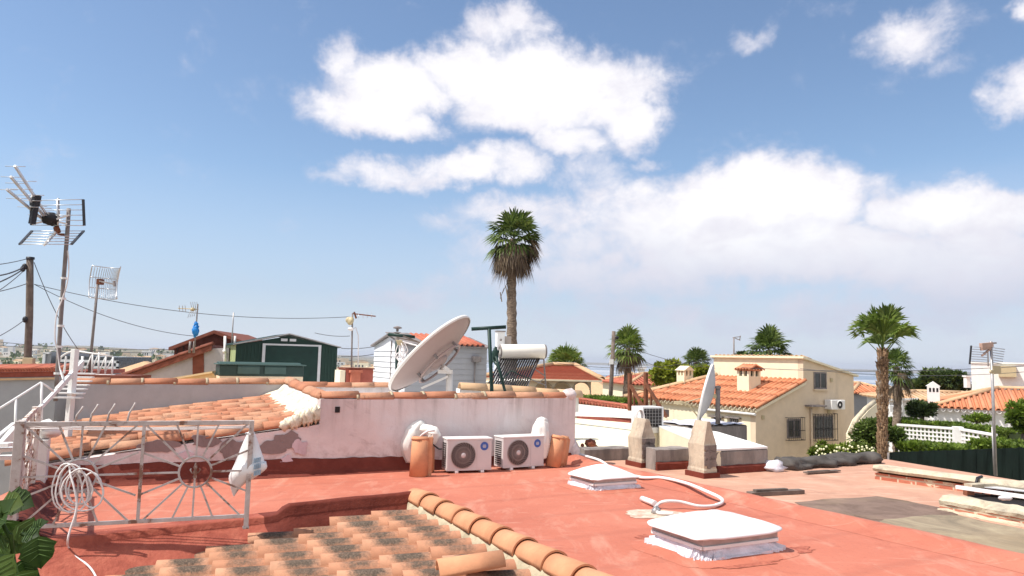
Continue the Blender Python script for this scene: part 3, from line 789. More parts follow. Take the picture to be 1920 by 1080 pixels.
# short tiles tucked under the side parapet plus rough whitewashed mortar
m_ = MB()
for j in range(26):
    b = .15 + j * .10; a = -.42 + rnd.uniform(-.03, .03)
    barrel(m_, gp(a, b, RZ(a, b) + .03), sd_ + Z * .12, nn_, .34, .06, .05, T=.012, seg=7)
m_.build('valley_tiles', M['tile_old'], nb)
m_ = MB(); base = 0; NB_ = 60
for i in range(NB_ + 1):
    b = -.03 + 2.75 * i / NB_; wv_ = .022 * math.sin(b * 23) + .09 * mnoise.noise(Vector((b * 3, 0, 9))) + .05 * mnoise.noise(Vector((b * 11, 0, 9)))
    m_.v += [gp(-.012, b, RZ(0, b) + .22 + .03 * mnoise.noise(Vector((b * 6, 2, 2)))), gp(-.10, b, RZ(-.1, b) + .15 + wv_ * .3), gp(-.24 + wv_ * .4, b, RZ(-.25, b) + .12 + wv_ * .2), gp(-.36 + wv_, b, RZ(-.36, b) + .075), gp(-.40 + wv_, b, RZ(-.4, b) - .05)]
for i in range(NB_):
    for k in range(4): q = i * 5 + k; m_.f.append([q, q + 5, q + 6, q + 1]); m_.sm.add(len(m_.f) - 1)
for q in range(9):
    aa = -.03 - .055 * q; m_.ball(gp(aa, .07 + .03 * math.sin(q * 2), RZ(aa, 0) + .02 + .012 * (8 - q)), .075, .13, .08 + .006 * (8 - q), seg=14, rings=9, wob=.5, fr=3)
m_.build('mortar_fillet', M['roughmortar'], nb)
# flat roof behind the parapets, on which dish, posts and heater stand
NZ = .62
m_ = MB(); m_.obox(gp(.42, .22, NZ - .3), U * (LW - .57), V * 13.0, Z * .3); m_.obox(gp(LW - .14, 3.3, NZ - .3), U * 1.85, V * 10, Z * .3); m_.build('flat_roof', M['white_clean'], nb)
m_ = MB(); m_.obox(gp(-LB + .15, 2.96, NZ - .2), U * (LB + .25), V * 10, Z * .2); m_.build('rear_roof', M['tile_pale'], nb)
# second coping line behind (pale orange) and a whitewashed strip
pA = at_y(862, 727, 15.0); pB = at_y(1085, 741, 15.8)
coping('coping_tiles', [(Vector((pA.x, pA.y, pA.z)), Vector((pB.x, pB.y, pB.z - .02)))], M['tile_pale'], nb, r=.15, white=False)
m_ = MB(); m_.prism([pA - Z * .02, pB - Z * .02, Vector((pB.x, pB.y, NZ)), Vector((pA.x, pA.y, NZ))], V * .18); m_.build('rear_parapet', M['white_clean'], nb)
pC = at_y(470, 722, 15.6); pD = at_y(745, 724, 16.4)
coping('coping_tiles', [(pC, pD)], M['tile_old'], nb, r=.11, white=False)
m_ = MB(); m_.prism([pC - Z * .02, pD - Z * .02, Vector((pD.x, pD.y, NZ)), Vector((pC.x, pC.y, NZ))], V * .18); m_.build('rear_parapet', M['lilac'], nb)

# ================================================================== air conditioners
def aircon(label, px, py, ang, W=.70, H=.50, D=.27):
    o = on_z(px, py, 0); t_ = thing('air_conditioner', label, 'air conditioner', (o.x, o.y, 0), R(ang), 'outdoor air conditioning units on the red roof')
    def L(x, y, z): return XF[t_.name] @ Vector((x, y, z))
    X = (L(1, 0, 0) - L(0, 0, 0)); Y = (L(0, 1, 0) - L(0, 0, 0))
    z0 = .035
    m_ = MB(); m_.obox(L(0, .0, z0), X * W, Y * D, Z * (H - z0 - .012)); m_.build('casing', M['acwhite'], t_, bevel=.012)
    m_ = MB(); m_.obox(L(-.008, -.010, H - .014), X * (W + .016), Y * (D + .02), Z * .022); m_.build('top_cover', M['whitepaint'], t_, bevel=.006)
    cx, cz, rr = W * .355, z0 + (H - z0) * .485, .188
    # fan guard: recess disc, ring and curved blades
    m_ = MB(); m_.lathe([(0, 0), (rr + .004, 0)], L(cx, -.004, cz), -Y, 40, False); g_ = m_.build('fan_guard', M['acdark'], t_)
    m_ = MB()
    for k in range(26):
        a0 = 2 * math.pi * k / 26; pts = []
        for i in range(6):
            q = i / 5; r_ = .038 + (rr - .040) * q; a = a0 + .75 * q ** 1.3
            pts.append(L(cx + r_ * math.cos(a), -.012, cz + r_ * math.sin(a)))
        m_.tube(pts, .0052, 4)
    for r_ in (rr, rr * .62): m_.tube([L(cx + r_ * math.cos(2 * math.pi * i / 36), -.012, cz + r_ * math.sin(2 * math.pi * i / 36)) for i in range(36)], .0055, 5, closed=True)
    m_.build('grille', M['acgrille'], g_)
    m_ = MB(); m_.lathe([(0, .022), (.030, .022), (.038, .014), (.038, .0)], L(cx, -.004, cz), -Y, 20); m_.build('hub', M['acwhite'], g_)
    # right service panel, seams, badge with blue globe and its small lettering bar
    m_ = MB(); m_.obox(L(W * .665, -.006, z0 + .01), X * (W * .32), Y * .006, Z * (H - z0 - .045)); p_ = m_.build('service_panel', M['acwhite'], t_, bevel=.003)
    m_ = MB(); bx, bz = W * .825, H * .775
    m_.lathe([(0, .002), (.062, .002), (.064, 0)], L(bx, -.0065, bz), -Y, 28, False); b_ = m_.build('badge', M['blue'], t_)
    m_ = MB()
    for zz, wd_ in ((.0, .058), (.018, .045), (-.018, .045)): m_.obox(L(bx - wd_ / 2, -.0105, bz + zz - .004), X * wd_, Y * .0012, Z * .008)
    for i in range(3): m_.obox(L(bx - .022 + i * .018, -.0112, bz - .013), X * .006, Y * .001, Z * .026)
    m_.tube([L(bx + .070 * math.cos(q * .2618), -.008, bz + .070 * math.sin(q * .2618)) for q in range(-3, 10)], .0022, 4)
    m_.build('badge_lettering', M['palegrey'], b_)
    m_ = MB(); m_.obox(L(bx - .045, -.0085, bz - .088), X * .026, Y * .002, Z * .008); m_.obox(L(bx - .014, -.0085, bz - .087), X * .052, Y * .002, Z * .006); m_.build('lettering', M['palegrey'], t_)
    # louvred left side and fins at the back
    m_ = MB(); m_.obox(L(-.004, .05, z0 + .04), X * .004, Y * (D - .09), Z * (H - .14)); f_ = m_.build('side_fins', M['acdark'], t_)
    m_ = MB()
    for i in range(12): m_.obox(L(-.008, .05, z0 + .05 + i * .032), X * .004, Y * (D - .09), Z * .008)
    m_.build('louvre', M['acwhite'], f_)
    m_ = MB(); m_.obox(L(.0, -.003, z0), X * W, Y * .003, Z * .028); m_.build('base_pan', M['acwhite'], t_)
    for fx in (.13, .53):
        m_ = MB(); m_.obox(L(fx, -.015, 0), X * .05, Y * (D + .03), Z * .034); m_.build('foot', M['whitepaint'], t_, bevel=.004)
    return t_
aircon('white air conditioner with round fan nearest the left pair of upright clay tiles', 837, 888, 21)
aircon('white air conditioner with round fan beside the right leaning clay tiles', 942.5, 882.5, 32, W=.76)

# upright clay tiles hiding the pipes, and the wrapped pipe bundles behind them
def upright(label, px, py, face, lean, L=.55, r=.125, side=0.0):
    o = on_z(px, py, 0); t_ = thing('roof_tile', label, 'roof tile', (o.x, o.y, 0), 0, 'clay tiles stood on end around the air conditioners')
    f_ = Vector((math.cos(R(face)), math.sin(R(face)), 0)); s_ = Vector((-f_.y, f_.x, 0))
    d = (Z - f_ * lean + s_ * side).normalized()
    m_ = MB(); barrel(m_, o + f_ * -.02, d, f_, L, r, r * .82, T=.018, seg=14)
    m_.build('barrel', M['tile_new'], t_)
    m_ = MB(); c_ = o + d * (L - .05) - f_ * .02; barrel(m_, c_, d, f_, .03, r * .90, r * .89, T=.03, seg=14); m_.build('rib', M['tile_new'], t_)
    m_ = MB(); q = d.cross(f_); m_.obox(o - f_ * .03 + q * (r * .9), q * .06, f_ * .014, d * (L - .02)); m_.build('flange', M['tile_new'], t_)
    return t_
upright('front upright clay tile left of the air conditioners', 785, 893, -80, .06, .56, .135)
upright('narrow upright clay tile between the front left tile and the fan unit', 802, 886, -40, .02, .52, .10)
upright('leaning clay tile half in shade touching the right fan unit', 1037, 876, -70, .10, .50, .13, side=.22)
upright('outermost leaning clay tile at the far right of the fan units', 1052, 874, -50, .08, .48, .09, side=.26)
def bundle(label, path, px0, folds, seedv):
    o = on_z(*px0, 0); t_ = thing('wrapped_pipe', label, 'wrapped pipes', (o.x, o.y, 0), 0, 'pipes wrapped in white plastic behind clay tiles')
    m_ = MB(); seg = 22; rows = 44
    for pth in path:
        base = len(m_.v)
        for i in range(rows + 1):
            q = i / rows * (len(pth) - 1); k = min(int(q), len(pth) - 2); fr = q - k
            c = pth[k][0].lerp(pth[k + 1][0], fr); rx = pth[k][1] + (pth[k + 1][1] - pth[k][1]) * fr
            d = (pth[k + 1][0] - pth[k][0]).normalized(); x = d.cross(V).normalized(); y = d.cross(x)
            if i in (0, rows): rx *= .25
            for s in range(seg):
                a = 2 * math.pi * s / seg
                w_ = 1 + .16 * mnoise.noise(Vector((a * 2.2 + seedv, i * .09, seedv))) + .10 * math.sin(a * folds + i * .12 + seedv)
                m_.v.append(c + x * rx * w_ * math.cos(a) + y * rx * .8 * w_ * math.sin(a))
        for i in range(rows):
            for s in range(seg):
                s2 = (s + 1) % seg; a = base + i * seg; m_.f.append([a + s, a + s2, a + seg + s2, a + seg + s]); m_.sm.add(len(m_.f) - 1)
    m_.build('plastic_wrap', M['sheet'], t_)
    return t_
def dpt(px, py, Y): return at_y(px, py, Y)
b_ = bundle('white plastic wrapped pipe bundle with a drooping lobe behind the left upright tiles',
       [[(dpt(772, 868, 11.35), .07), (dpt(766, 838, 11.35), .13), (dpt(775, 815, 11.4), .15), (dpt(787, 799, 11.45), .11), (dpt(792, 790, 11.5), .05)],
        [(dpt(790, 805, 11.4), .07), (dpt(804, 806, 11.3), .075), (dpt(815, 812, 11.25), .09), (dpt(812, 826, 11.25), .07), (dpt(808, 838, 11.25), .04)]], (775, 880), 7, 3.3)
m_ = MB(); m_.tube([dpt(785, 822, 11.15), dpt(793, 814, 11.1), dpt(803, 808, 11.08), dpt(815, 807, 11.1)], .018, 8); m_.build('hose', M['cable'], b_)
m_ = MB(); m_.tube([dpt(806, 830, 11.2), dpt(815, 836, 11.2), dpt(823, 842, 11.15), dpt(828, 842, 11.1)], .012, 6); m_.build('pipe', M['black'], b_)
b2 = bundle('white plastic wrapped pipe bundle standing behind the right air conditioner',
       [[(dpt(1015, 862, 12.0), .10), (dpt(1012, 830, 12.0), .16), (dpt(1014, 805, 12.05), .145), (dpt(1018, 790, 12.1), .10), (dpt(1021, 783, 12.1), .05)]], (1015, 868), 8, 5.1)
# red painted hump beside the right hand wall end and a raised red corner by the left bundle
m_ = MB(); p = on_z(1072, 868, 0); m_.ball((p.x, p.y, 0), .34, .25, .12, seg=20, rings=10, wob=.25); m_.build('roof_hump', M['red'], own); m_ = MB(); p = on_z(762, 878, 0); m_.ball((p.x, p.y, .02), .12, .14, .24, wob=.2); m_.build('roof_hump', M['red'], own)

# ================================================================== skylights
def skylight(label, c, w, d, h, hb, seed):
    t_ = thing('skylight', label, 'skylight', (c.x, c.y, 0), GA, 'white domed skylights on the red roof')
    def L(x, y, z): return XF[t_.name] @ Vector((x, y, z))
    X = U; Y = V
    rr = random.Random(seed)
    m_ = MB(); m_.obox(L(-w * .40, -d * .40, 0), X * w * .8, Y * d * .8, Z * hb * .72); m_.build('curb', M['sheet'], t_)
    # inner frame, darker band seen through clear sides
    m_ = MB(); e = .43
    for (a, b, cc, dd) in ((-e, -e, e, -e), (e, -e, e, e), (e, e, -e, e), (-e, e, -e, -e)):
        m_.bar(L(a * w, b * d, hb * .62), L(cc * w, dd * d, hb * .62), .045, .03)
    m_.build('frame', M['whitepaint'], t_, bevel=.004)
    m_ = MB(); m_.obox(L(-w * .435, -d * .435, hb * .5), X * w * .87, Y * d * .87, Z * (hb * .56)); m_.build('glazing_band', M['steel'], t_)
    # dome: superellipse plan, shallow crown, rolled lip
    m_ = MB(); n = 56; prof = [(1.0, hb * 1.0), (1.035, hb * 1.03), (1.04, hb * 1.08), (1.02, hb * 1.14)]
    for i in range(1, 9):
        q = i / 8; prof.append((1.02 * (1 - q) ** .9, hb * 1.14 + (h - hb * 1.14) * (1 - (1 - q) ** 1.55)))
    prof[-1] = (.001, h); base = len(m_.v)
    for (k, z) in prof:
        for i in range(n):
            a = 2 * math.pi * i / n; ex = .30 + .5 * (1 - min(1, k)) 
            ca, sa = math.cos(a), math.sin(a)
            m_.v.append(L(w * .5 * k * math.copysign(abs(ca) ** ex, ca), d * .5 * k * math.copysign(abs(sa) ** ex, sa), z + .014 * mnoise.noise(Vector((ca * 2 + seed, sa * 2, k * 1.5))) + .004 * mnoise.noise(Vector((ca * 7 + seed, sa * 7, k * 5)))))
    for j in range(len(prof) - 1):
        for i in range(n):
            i2 = (i + 1) % n; m_.f.append([base + j * n + i, base + j * n + i2, base + (j + 1) * n + i2, base + (j + 1) * n + i]); m_.sm.add(len(m_.f) - 1)
    m_.build('dome', M['acrylic'], t_)
    # crumpled reflective flashing round the foot
    m_ = MB(); n = 150; base = len(m_.v)
    for (k, z, am) in ((.875, hb * .60, .014), (.90, hb * .42, .03), (.95, hb * .24, .075), (1.02, .035, .09), (1.06, .004, .07)):
        for i in range(n):
            a = 2 * math.pi * i / n; ca, sa = math.cos(a), math.sin(a); ex = .3
            nz_ = mnoise.noise(Vector((i * .55, z * 14, seed))) + .6 * mnoise.noise(Vector((i * .21, z * 9, seed + 4)))
            kk = k + am * nz_
            m_.v.append(L(w * .5 * kk * math.copysign(abs(ca) ** ex, ca), d * .5 * kk * math.copysign(abs(sa) ** ex, sa), max(.003, z + am * .35 * nz_)))
    for j in range(4):
        for i in range(n):
            i2 = (i + 1) % n; m_.f.append([base + j * n + i, base + (j + 1) * n + i, base + (j + 1) * n + i2, base + j * n + i2])
    m_.build('flashing', M['foil'], t_)
    # hump of the coating swept up round the foot
    m_ = MB(); n = 60; base = len(m_.v)
    for (k, z) in ((.98, .03), (1.10, .024), (1.24, .010), (1.36, .002)):
        for i in range(n):
            a = 2 * math.pi * i / n; ca, sa = math.cos(a), math.sin(a); kk = k * (1 + .05 * mnoise.noise(Vector((ca * 3, sa * 3, seed))))
            m_.v.append(L(w * .5 * kk * math.copysign(abs(ca) ** .45, ca), d * .5 * kk * math.copysign(abs(sa) ** .45, sa), z))
    for j in range(3):
        for i in range(n): i2 = (i + 1) % n; m_.f.append([base + j * n + i, base + (j + 1) * n + i, base + (j + 1) * n + i2, base + j * n + i2]); m_.sm.add(len(m_.f) - 1)
    m_.build('coating_collar', M['red'], t_)
skylight('large white domed skylight nearest the viewer on the red roof', Vector((1.93, 7.05, 0)), 1.03, .79, .335, .19, 1)
skylight('small white domed skylight near the right hand fan unit', Vector((1.30, 10.25, 0)), .78, .66, .30, .15, 2)

# conduit hose lying on the roof, with its capped end
def zp(px, py, z): return on_z(px, py, z)
def smooth_path(pts, n=8):
    out = []
    P_ = [pts[0]] + pts + [pts[-1]]
    for i in range(1, len(P_) - 2):
        for k in range(n):
            q = k / n; a, b, c, d = P_[i - 1], P_[i], P_[i + 1], P_[i + 2]
            out.append(.5 * ((2 * b) + (c - a) * q + (2 * a - 5 * b + 4 * c - d) * q * q + (3 * b - a - 3 * c + d) * q ** 3))
    out.append(P_[-2]); return out
hp = [zp(1052, 842, .10), zp(1075, 849, .10), zp(1100, 856, .09), zp(1125, 864, .07), zp(1150, 880, .05), zp(1200, 895, .05), zp(1240, 896, .07), zp(1285, 906, .09), zp(1325, 922, .09), zp(1350, 934, .06), zp(1354, 942, .03), zp(1340, 948, .03), zp(1310, 949, .04), zp(1275, 941, .08), zp(1248, 940, .09), zp(1235, 945, .05), zp(1229, 954, .03), zp(1236, 962, .025), zp(1262, 963, .025)]
c0 = zp(1285, 945, 0)
hz = thing('conduit', 'white hose snaking over the red roof between the two skylights', 'hose', (c0.x, c0.y, 0))
m_ = MB(); m_.tube(smooth_path(hp), .019, 9); m_.build('hose', M['cable'], hz)
m_ = MB(); hp2 = [p + Vector((.015, .03, .004)) for p in hp[:12]]; m_.tube(smooth_path(hp2), .014, 8); m_.build('second_hose', M['cable'], hz)
m_ = MB(); p = zp(1204, 935, .035); q = zp(1228, 944, .05); m_.tube([p, p.lerp(q, .3), p.lerp(q, .7), q], .034, 10); m_.build('end_cap', M['cable'], hz)
m_ = MB(); p = zp(1230, 958, .03); m_.ball(p, .05, .06, .05, wob=.5); m_.build('clamp', M['steel'], hz)
pd = zp(1232, 965, 0)
t = NT('chalky_stain'); v = t.coord('world'); a = t.noise(v, 9, 7, .7)
M['stain'] = t.done(t.ramp(a, [(.4, (.50, .30, .22)), (.6, (.62, .55, .44))]), .9)
m_ = MB(); pts = []
for i in range(30):
    q = 2 * math.pi * i / 30; k = 1 + .35 * mnoise.noise(Vector((math.cos(q) * 2, math.sin(q) * 2, 5))); pts.append(Vector((pd.x + .36 * k * math.cos(q), pd.y + .26 * k * math.sin(q), .004)))
m_.face(pts); m_.build('mineral_stain', M['stain'], own)
t = NT('dark_damp_stain'); v = t.coord('world'); a = t.noise(v, 11, 8, .75)
M['damp'] = t.done(t.ramp(a, [(.40, (.27, .07, .045)), (.52, (.40, .12, .075)), (.64, (.50, .165, .105))]), .8)
for (px_, py_, rx_, ry_, sd_q) in ((1488, 1032, .26, .10, 3), (1400, 1056, .42, .10, 7), (1256, 1040, .20, .07, 12), (1215, 1008, .10, .12, 15), (640, 905, .5, .16, 21), (930, 935, .4, .18, 28), (1620, 1040, .45, .12, 33)):
    c_q = zp(px_, py_, 0); m_ = MB(); pts = []
    for i in range(44):
        q = 2 * math.pi * i / 44; k = 1 + .55 * mnoise.noise(Vector((math.cos(q) * 1.6 + sd_q, math.sin(q) * 1.6, sd_q))) + .35 * mnoise.noise(Vector((math.cos(q) * 6 + sd_q, math.sin(q) * 6, sd_q)))
        e_q = U * (rx_ * k * math.cos(q)) + V * (ry_ * k * math.sin(q)); pts.append(Vector((c_q.x + e_q.x, c_q.y + e_q.y, .0035 + .0002 * (sd_q % 5))))
    if sd_q < 20: m_.face(pts); m_.build('damp_stain', M['damp'], own)
# ================================================================== fan pattern railings at the roof edge
PR = on_z(461, 987, .0); PL = on_z(20, 1012, .0)               # feet of the two posts
PR.z = 0; PL.z = 0
HT = zrow(PR.x, PR.y, 792)
def railing(name, label, A, B, mat, z_bot, z_top, post_a, post_b, n_panels, spikes=()):
    t_ = thing(name, label, 'railing', (B.x, B.y, 0), 0, 'wrought iron fan railings on the roof edge')
    d = flat(B - A); Lr = d.length; d.normalize(); n_ = Vector((-d.y, d.x, 0))
    if n_.y > 0: n_ = -n_
    def P(s, z, o=0): return flat(A) + d * s + n_ * o + Z * z
    for (s, w_, zf, zt) in ((0, post_a, -.02, z_top + .03), (Lr, post_b, -.02, z_top + .02)):
        m_ = MB(); m_.bar(P(s, zf), P(s, zt), w_, w_ * .9, up=d)
        m_.bar(P(s, zf), P(s, zf + .02), w_ * 1.25, w_ * 1.2, up=d)
        m_.build('post', mat, t_, bevel=.004)
    m_ = MB(); m_.bar(P(0, z_top), P(Lr, z_top), .034, .042); m_.build('top_rail', mat, t_, bevel=.003)
    m_ = MB(); m_.bar(P(0, z_bot), P(Lr, z_bot), .03, .034); m_.build('bottom_rail', mat, t_, bevel=.003)
    for k in range(1, n_panels):
        s = Lr * k / n_panels + (.02 if n_panels == 2 else 0); m_ = MB(); m_.bar(P(s, z_bot), P(s, z_top), .032, .028, up=d); m_.build('middle_post', mat, t_)
    for k in range(n_panels):
        s0, s1 = Lr * k / n_panels, Lr * (k + 1) / n_panels; sc = (s0 + s1) / 2; zc = (z_bot + z_top) / 2 - .015; rr = .145
        m_ = MB(); m_.tube([P(sc + rr * math.cos(2 * math.pi * i / 32), zc + rr * math.sin(2 * math.pi * i / 32)) for i in range(32)], .011, 6, closed=True)
        rg = m_.build('fan_ring', mat, t_)
        # cast ornament in the ring
        m_ = MB()
        m_.lathe([(0, .10), (.010, .075), (.020, .045), (.012, .02), (.022, .0), (.012, -.02), (.020, -.045), (.008, -.075), (.012, -.12), (.012, -.145)], P(sc, zc), Z, 8)
        for sx in (-1, 1): m_.tube([P(sc, zc - .02), P(sc + sx * .03, zc - .005), P(sc + sx * .045, zc + .02), P(sc + sx * .036, zc + .034)], .007, 5)
        m_.build('ornament', mat, rg)
        hw, hz_ = (s1 - s0) / 2 - .012, (z_top - z_bot) / 2
        for i in range(16):
            a = 2 * math.pi * i / 16; ca, sa = math.cos(a), math.sin(a)
            tt = min(hw / abs(ca) if abs(ca) > 1e-3 else 9, ((z_top - zc) if sa > 0 else (zc - z_bot)) / abs(sa) if abs(sa) > 1e-3 else 9)
            m_ = MB(); m_.bar(P(sc + rr * ca, zc + rr * sa), P(sc + tt * ca, zc + tt * sa), .017, .014, up=n_); m_.build('spoke', mat, t_)
    for (px, py0, py1) in spikes:
        s = hit(flat(A), d, px, 790); b = P(s, z_top)
        m_ = MB(); tz = zrow(b.x, b.y, py1)
        m_.tube([b, b + Z * (tz - b.z) * .5 + d * .015, b + Z * (tz - b.z) * .85 + d * .05, b + Z * (tz - b.z) + d * .06], .009, 6); m_.build('spike', mat, t_)
    return t_, P, Lr, d, n_
zb = zrow(PR.x, PR.y, 967)
fr, FP, FL, fd, fn = railing('iron_railing', 'long white iron railing facing the viewer with two fan wheels and a hung cable', PL, PR, M['iron'], zb, HT, .085, .05, 2,
                             [(140, 790, 762), (168, 790, 758), (200, 790, 757), (238, 790, 755)])
SB = flat(PL) + (V * 2.05 + U * -.05)
sr, SP, SL, sd2, sn = railing('iron_railing', 'rusty side railing with flaking white paint running back from the left post', PL + V * .10, SB, M['flaky'], zb - .02, HT - .0, .06, .09, 2)
for k in range(9):
    s = SL * (k + .5) / 9
    m_ = MB(); m_.bar(SP(s, zb, .02), SP(s, HT, .02), .03, .012, up=sd2); m_.build('flat_bar', M['flaky'], sr)
# clothes line cords stretched along the front rail
cl = thing('clothes_line', 'thin white cords stretched just under the top rail of the front railing', 'clothes line', (PL.x, PL.y, 0))
m_ = MB()
for k, (y0, y1, o) in enumerate(((800, 800, -.10), (803, 803, -.14), (807, 805, -.18))):
    p = FP(.02, zrow(PL.x, PL.y, y0), o); q = FP(FL, zrow(PR.x, PR.y, y1), o)
    m_.tube([p.lerp(q, i / 10) - Z * .02 * math.sin(math.pi * i / 10) for i in range(11)], .006, 6)
m_.build('cord', M['cable'], cl)
# coil of white cable hung on the left fan wheel, tail running down over the ledge
c = FP(FL * .25, (zb + HT) / 2 - .05, .035)
hb_ = thing('cable_coil', 'coil of white cable hung on the left fan wheel with its tail trailing down', 'cable', (c.x, c.y, c.z))
m_ = MB()
def fpx(px, py, o):
    s = hit(flat(PL) + fn * o, fd, px, py); p = FP(s, 0, o); return Vector((p.x, p.y, zrow(p.x, p.y, py)))
for k in range(7):
    rr = random.Random(47 + k); cx = 148 + rr.uniform(-26, 26); w_ = rr.uniform(22, 48); h0 = 872 + rr.uniform(-6, 22); h1 = 952 + rr.uniform(-14, 14); o = .03 + .013 * k
    pts = []
    for i in range(28):
        a = 2 * math.pi * i / 28
        pts.append(fpx(cx + w_ * math.sin(a) * (.72 + .28 * (1 - math.cos(a)) / 2) + rr.uniform(-1, 1), (h0 + h1) / 2 - (h1 - h0) / 2 * math.cos(a), o + .01 * math.sin(a * 2)))
    m_.tube(pts, .0078, 6, closed=True)
m_.build('loop', M['cable'], hb_)
m_ = MB(); tail = [fpx(130, 872, .05), fpx(132, 890, .10), fpx(139, 915, .14), fpx(144, 945, .15), fpx(140, 968, .16), fpx(131, 995, .18), fpx(127, 1014, .19)]
def on_ledge(px, py):
    best = None
    for i in range(140):
        o = .06 + i * .005; p = fpx(px, py, o); zl_ = -.09 - .50 * (o - .05) + .03; e_ = abs(p.z - zl_)
        if best is None or e_ < best[0]: best = (e_, p)
    return best[1]
tail += [on_ledge(x, y) for x, y in ((129, 1028), (142, 1044), (160, 1056), (172, 1068), (181, 1084), (186, 1100))]
m_.tube(smooth_path(tail), .009, 7); m_.build('tail', M['cable'], hb_)
# white plastic bag tied to the right post
bc = FP(FL - .02, .62, -.09)
bgt = thing('plastic_bag', 'white plastic carrier bag with faded print tied behind the right railing post', 'bag', (bc.x, bc.y, .25))
m_ = MB(); rows, seg = 22, 28; base = 0
fv = Vector((bc.x, bc.y, 0)).normalized()
zt, zl = zrow(bc.x, bc.y, 806), zrow(bc.x, bc.y, 932); bc = bc + Vector((.035, 0, 0))
for i in range(rows + 1):
    q = i / rows; z = zt + (zl - zt) * q
    wid = .018 + .165 * min(1, q / .66) ** .85 if q < .66 else .183 * (1 - ((q - .66) / .34) ** 1.4 * .85)
    offx = -.01 - .0 * q + (-.11 * max(0, (q - .66) / .34))
    for s in range(seg):
        a = 2 * math.pi * s / seg
        w_ = 1 + .10 * mnoise.noise(Vector((a * 1.5, q * 3, 2.2))) + .06 * math.sin(a * 5 + q * 4) * (1 - q)
        zz = z + (.10 * (math.cos(a) + 1) / 2 * q if q > .5 else 0)
        m_.v.append(bc + Vector((wid * w_ * math.cos(a) + offx, wid * .62 * w_ * math.sin(a), zz - bc.z)))
for i in range(rows):
    for s in range(seg): s2 = (s + 1) % seg; m_.f.append([i * seg + s, (i + 1) * seg + s, (i + 1) * seg + s2, i * seg + s2]); m_.sm.add(len(m_.f) - 1)
bm_ = m_.build('bag_body', M['bag'], bgt)
m_ = MB()
for k in range(3):
    for j in range(3):
        px, py = 476 + j * 4.5, 868 + k * 12 - j * 1; p = at_y(px - 1, py, bc.y - .118 + .012 * j); m_.obox(p, Vector((.018, .006, 0)), Vector((0, .012, 0)), Vector((.004, 0, .045)))
m_.build('print', M['bagprint'], bgt)
m_ = MB(); p = FP(FL - .0, HT - .11, -.03); m_.tube([p + Vector((-.04, -.03, 0)), p + Vector((0, -.06, -.005)), p + Vector((.035, -.02, 0)), p + Vector((0, .04, 0))], .012, 6, closed=True); m_.tube([p, Vector((bc.x, bc.y, zt))], .016, 6); m_.build('knot', M['bag'], bgt)

# ================================================================== white stairs and rails at the far left
def tubes(name, label, cat, segs, mat, base_, group=None, pname='rail'):
    t_ = thing(name, label, cat, base_, 0, group)
    for (pts, r) in segs:
        m_ = MB(); m_.tube(pts, r, 7); m_.build(pname, mat, t_)
    return t_
Yh = 9.2
def A(px, py, Y): return at_y(px, py, Y)
tubes('stair_handrail', 'thin white bent handrail sloping up from the left edge', 'handrail', [([A(-40, 790, 8.6), A(20, 753, 8.9), A(77, 717, 9.2), A(88, 724, 9.25), A(101, 734, 9.3)], .013), ([A(78, 717, 9.2), A(78, 800, 9.2)], .016), ([A(30, 748, 8.95), A(27, 850, 8.95)], .014)], M['whitepaint'], (-6.0, 9.2, -1))
st = thing('white_staircase', 'white painted steel stair rising to the railed roof at the left', 'staircase', (-5.2, 8.6, GROUND))
for (a, b, w_, h_) in ((A(-60, 908, 7.6), A(106, 732, 9.6), .04, .05), (A(106, 732, 9.6), A(155, 679, 10.6), .045, .07), (A(-60, 865, 7.4), A(26, 796, 8.4), .04, .05), (A(-50, 892, 7.4), A(28, 806, 8.3), .05, .09)):
    m_ = MB(); m_.bar(a, b, w_, h_); m_.build('stringer', M['whitepaint'], st, bevel=.004)
for k, py in enumerate((834, 843, 858)):
    m_ = MB(); m_.bar(A(-60, py + 2, 7.6), A(25, py - 1, 7.6 + .1 * k), .16, .035); m_.build('step', M['whitepaint'], st)
for k in range(7):
    q = k / 6; p0 = A(102, 745, 10.0).lerp(A(132, 700, 11.0), q)
    m_ = MB(); m_.bar(p0, p0 + Vector((.34, .05, 0)), .10, .02); m_.build('step', M['whitepaint'], st)
bp = A(128, 778, 10.2); m_ = MB(); m_.bar(Vector((bp.x, bp.y, GROUND)), A(141, 655, 10.2), .075, .075); m_.build('newel_post', M['whitepaint'], st, bevel=.004)
for (pp) in ([(110, 685), (113, 672), (122, 664), (136, 658)], [(110, 688), (118, 705), (121, 722)], [(124, 668), (120, 700)]):
    m_ = MB(); m_.tube(smooth_path([A(x, y, 10.4) for x, y in pp]), .013, 6); m_.build('curved_rail', M['whitepaint'], st)
# railed roof platform
rp = thing('roof_railing', 'white steel railing with crossed braces on the low roof beyond the stairs', 'railing', tuple(A(180, 705, 13)))
Yr = 13.0
for (a, b, r) in (((139, 703), (216, 704), .022), ((137, 657), (212, 669), .016)):
    m_ = MB(); m_.tube([A(*a, Yr), A(*b, Yr)], r, 6); m_.build('rail', M['whitepaint'], rp)
for (x, y0, y1, r) in ((153, 668, 703, .022), (184, 662, 703, .016), (172, 662, 703, .014), (197, 666, 703, .014), (210, 669, 703, .016), (142, 657, 703, .014)):
    m_ = MB(); m_.tube([A(x, y1, Yr), A(x + 2, y0, Yr)], r, 6); m_.build('baluster', M['whitepaint'], rp)
for (x0, y0, x1, y1) in ((171, 697, 186, 660), (184, 702, 199, 666), (196, 700, 212, 670), (158, 700, 172, 664)):
    m_ = MB(); m_.tube([A(x0, y0, Yr), A(x1, y1, Yr)], .010, 6); m_.build('brace', M['whitepaint'], rp)
pb = A(150, 705, Yr); pe = A(216, 706, Yr)
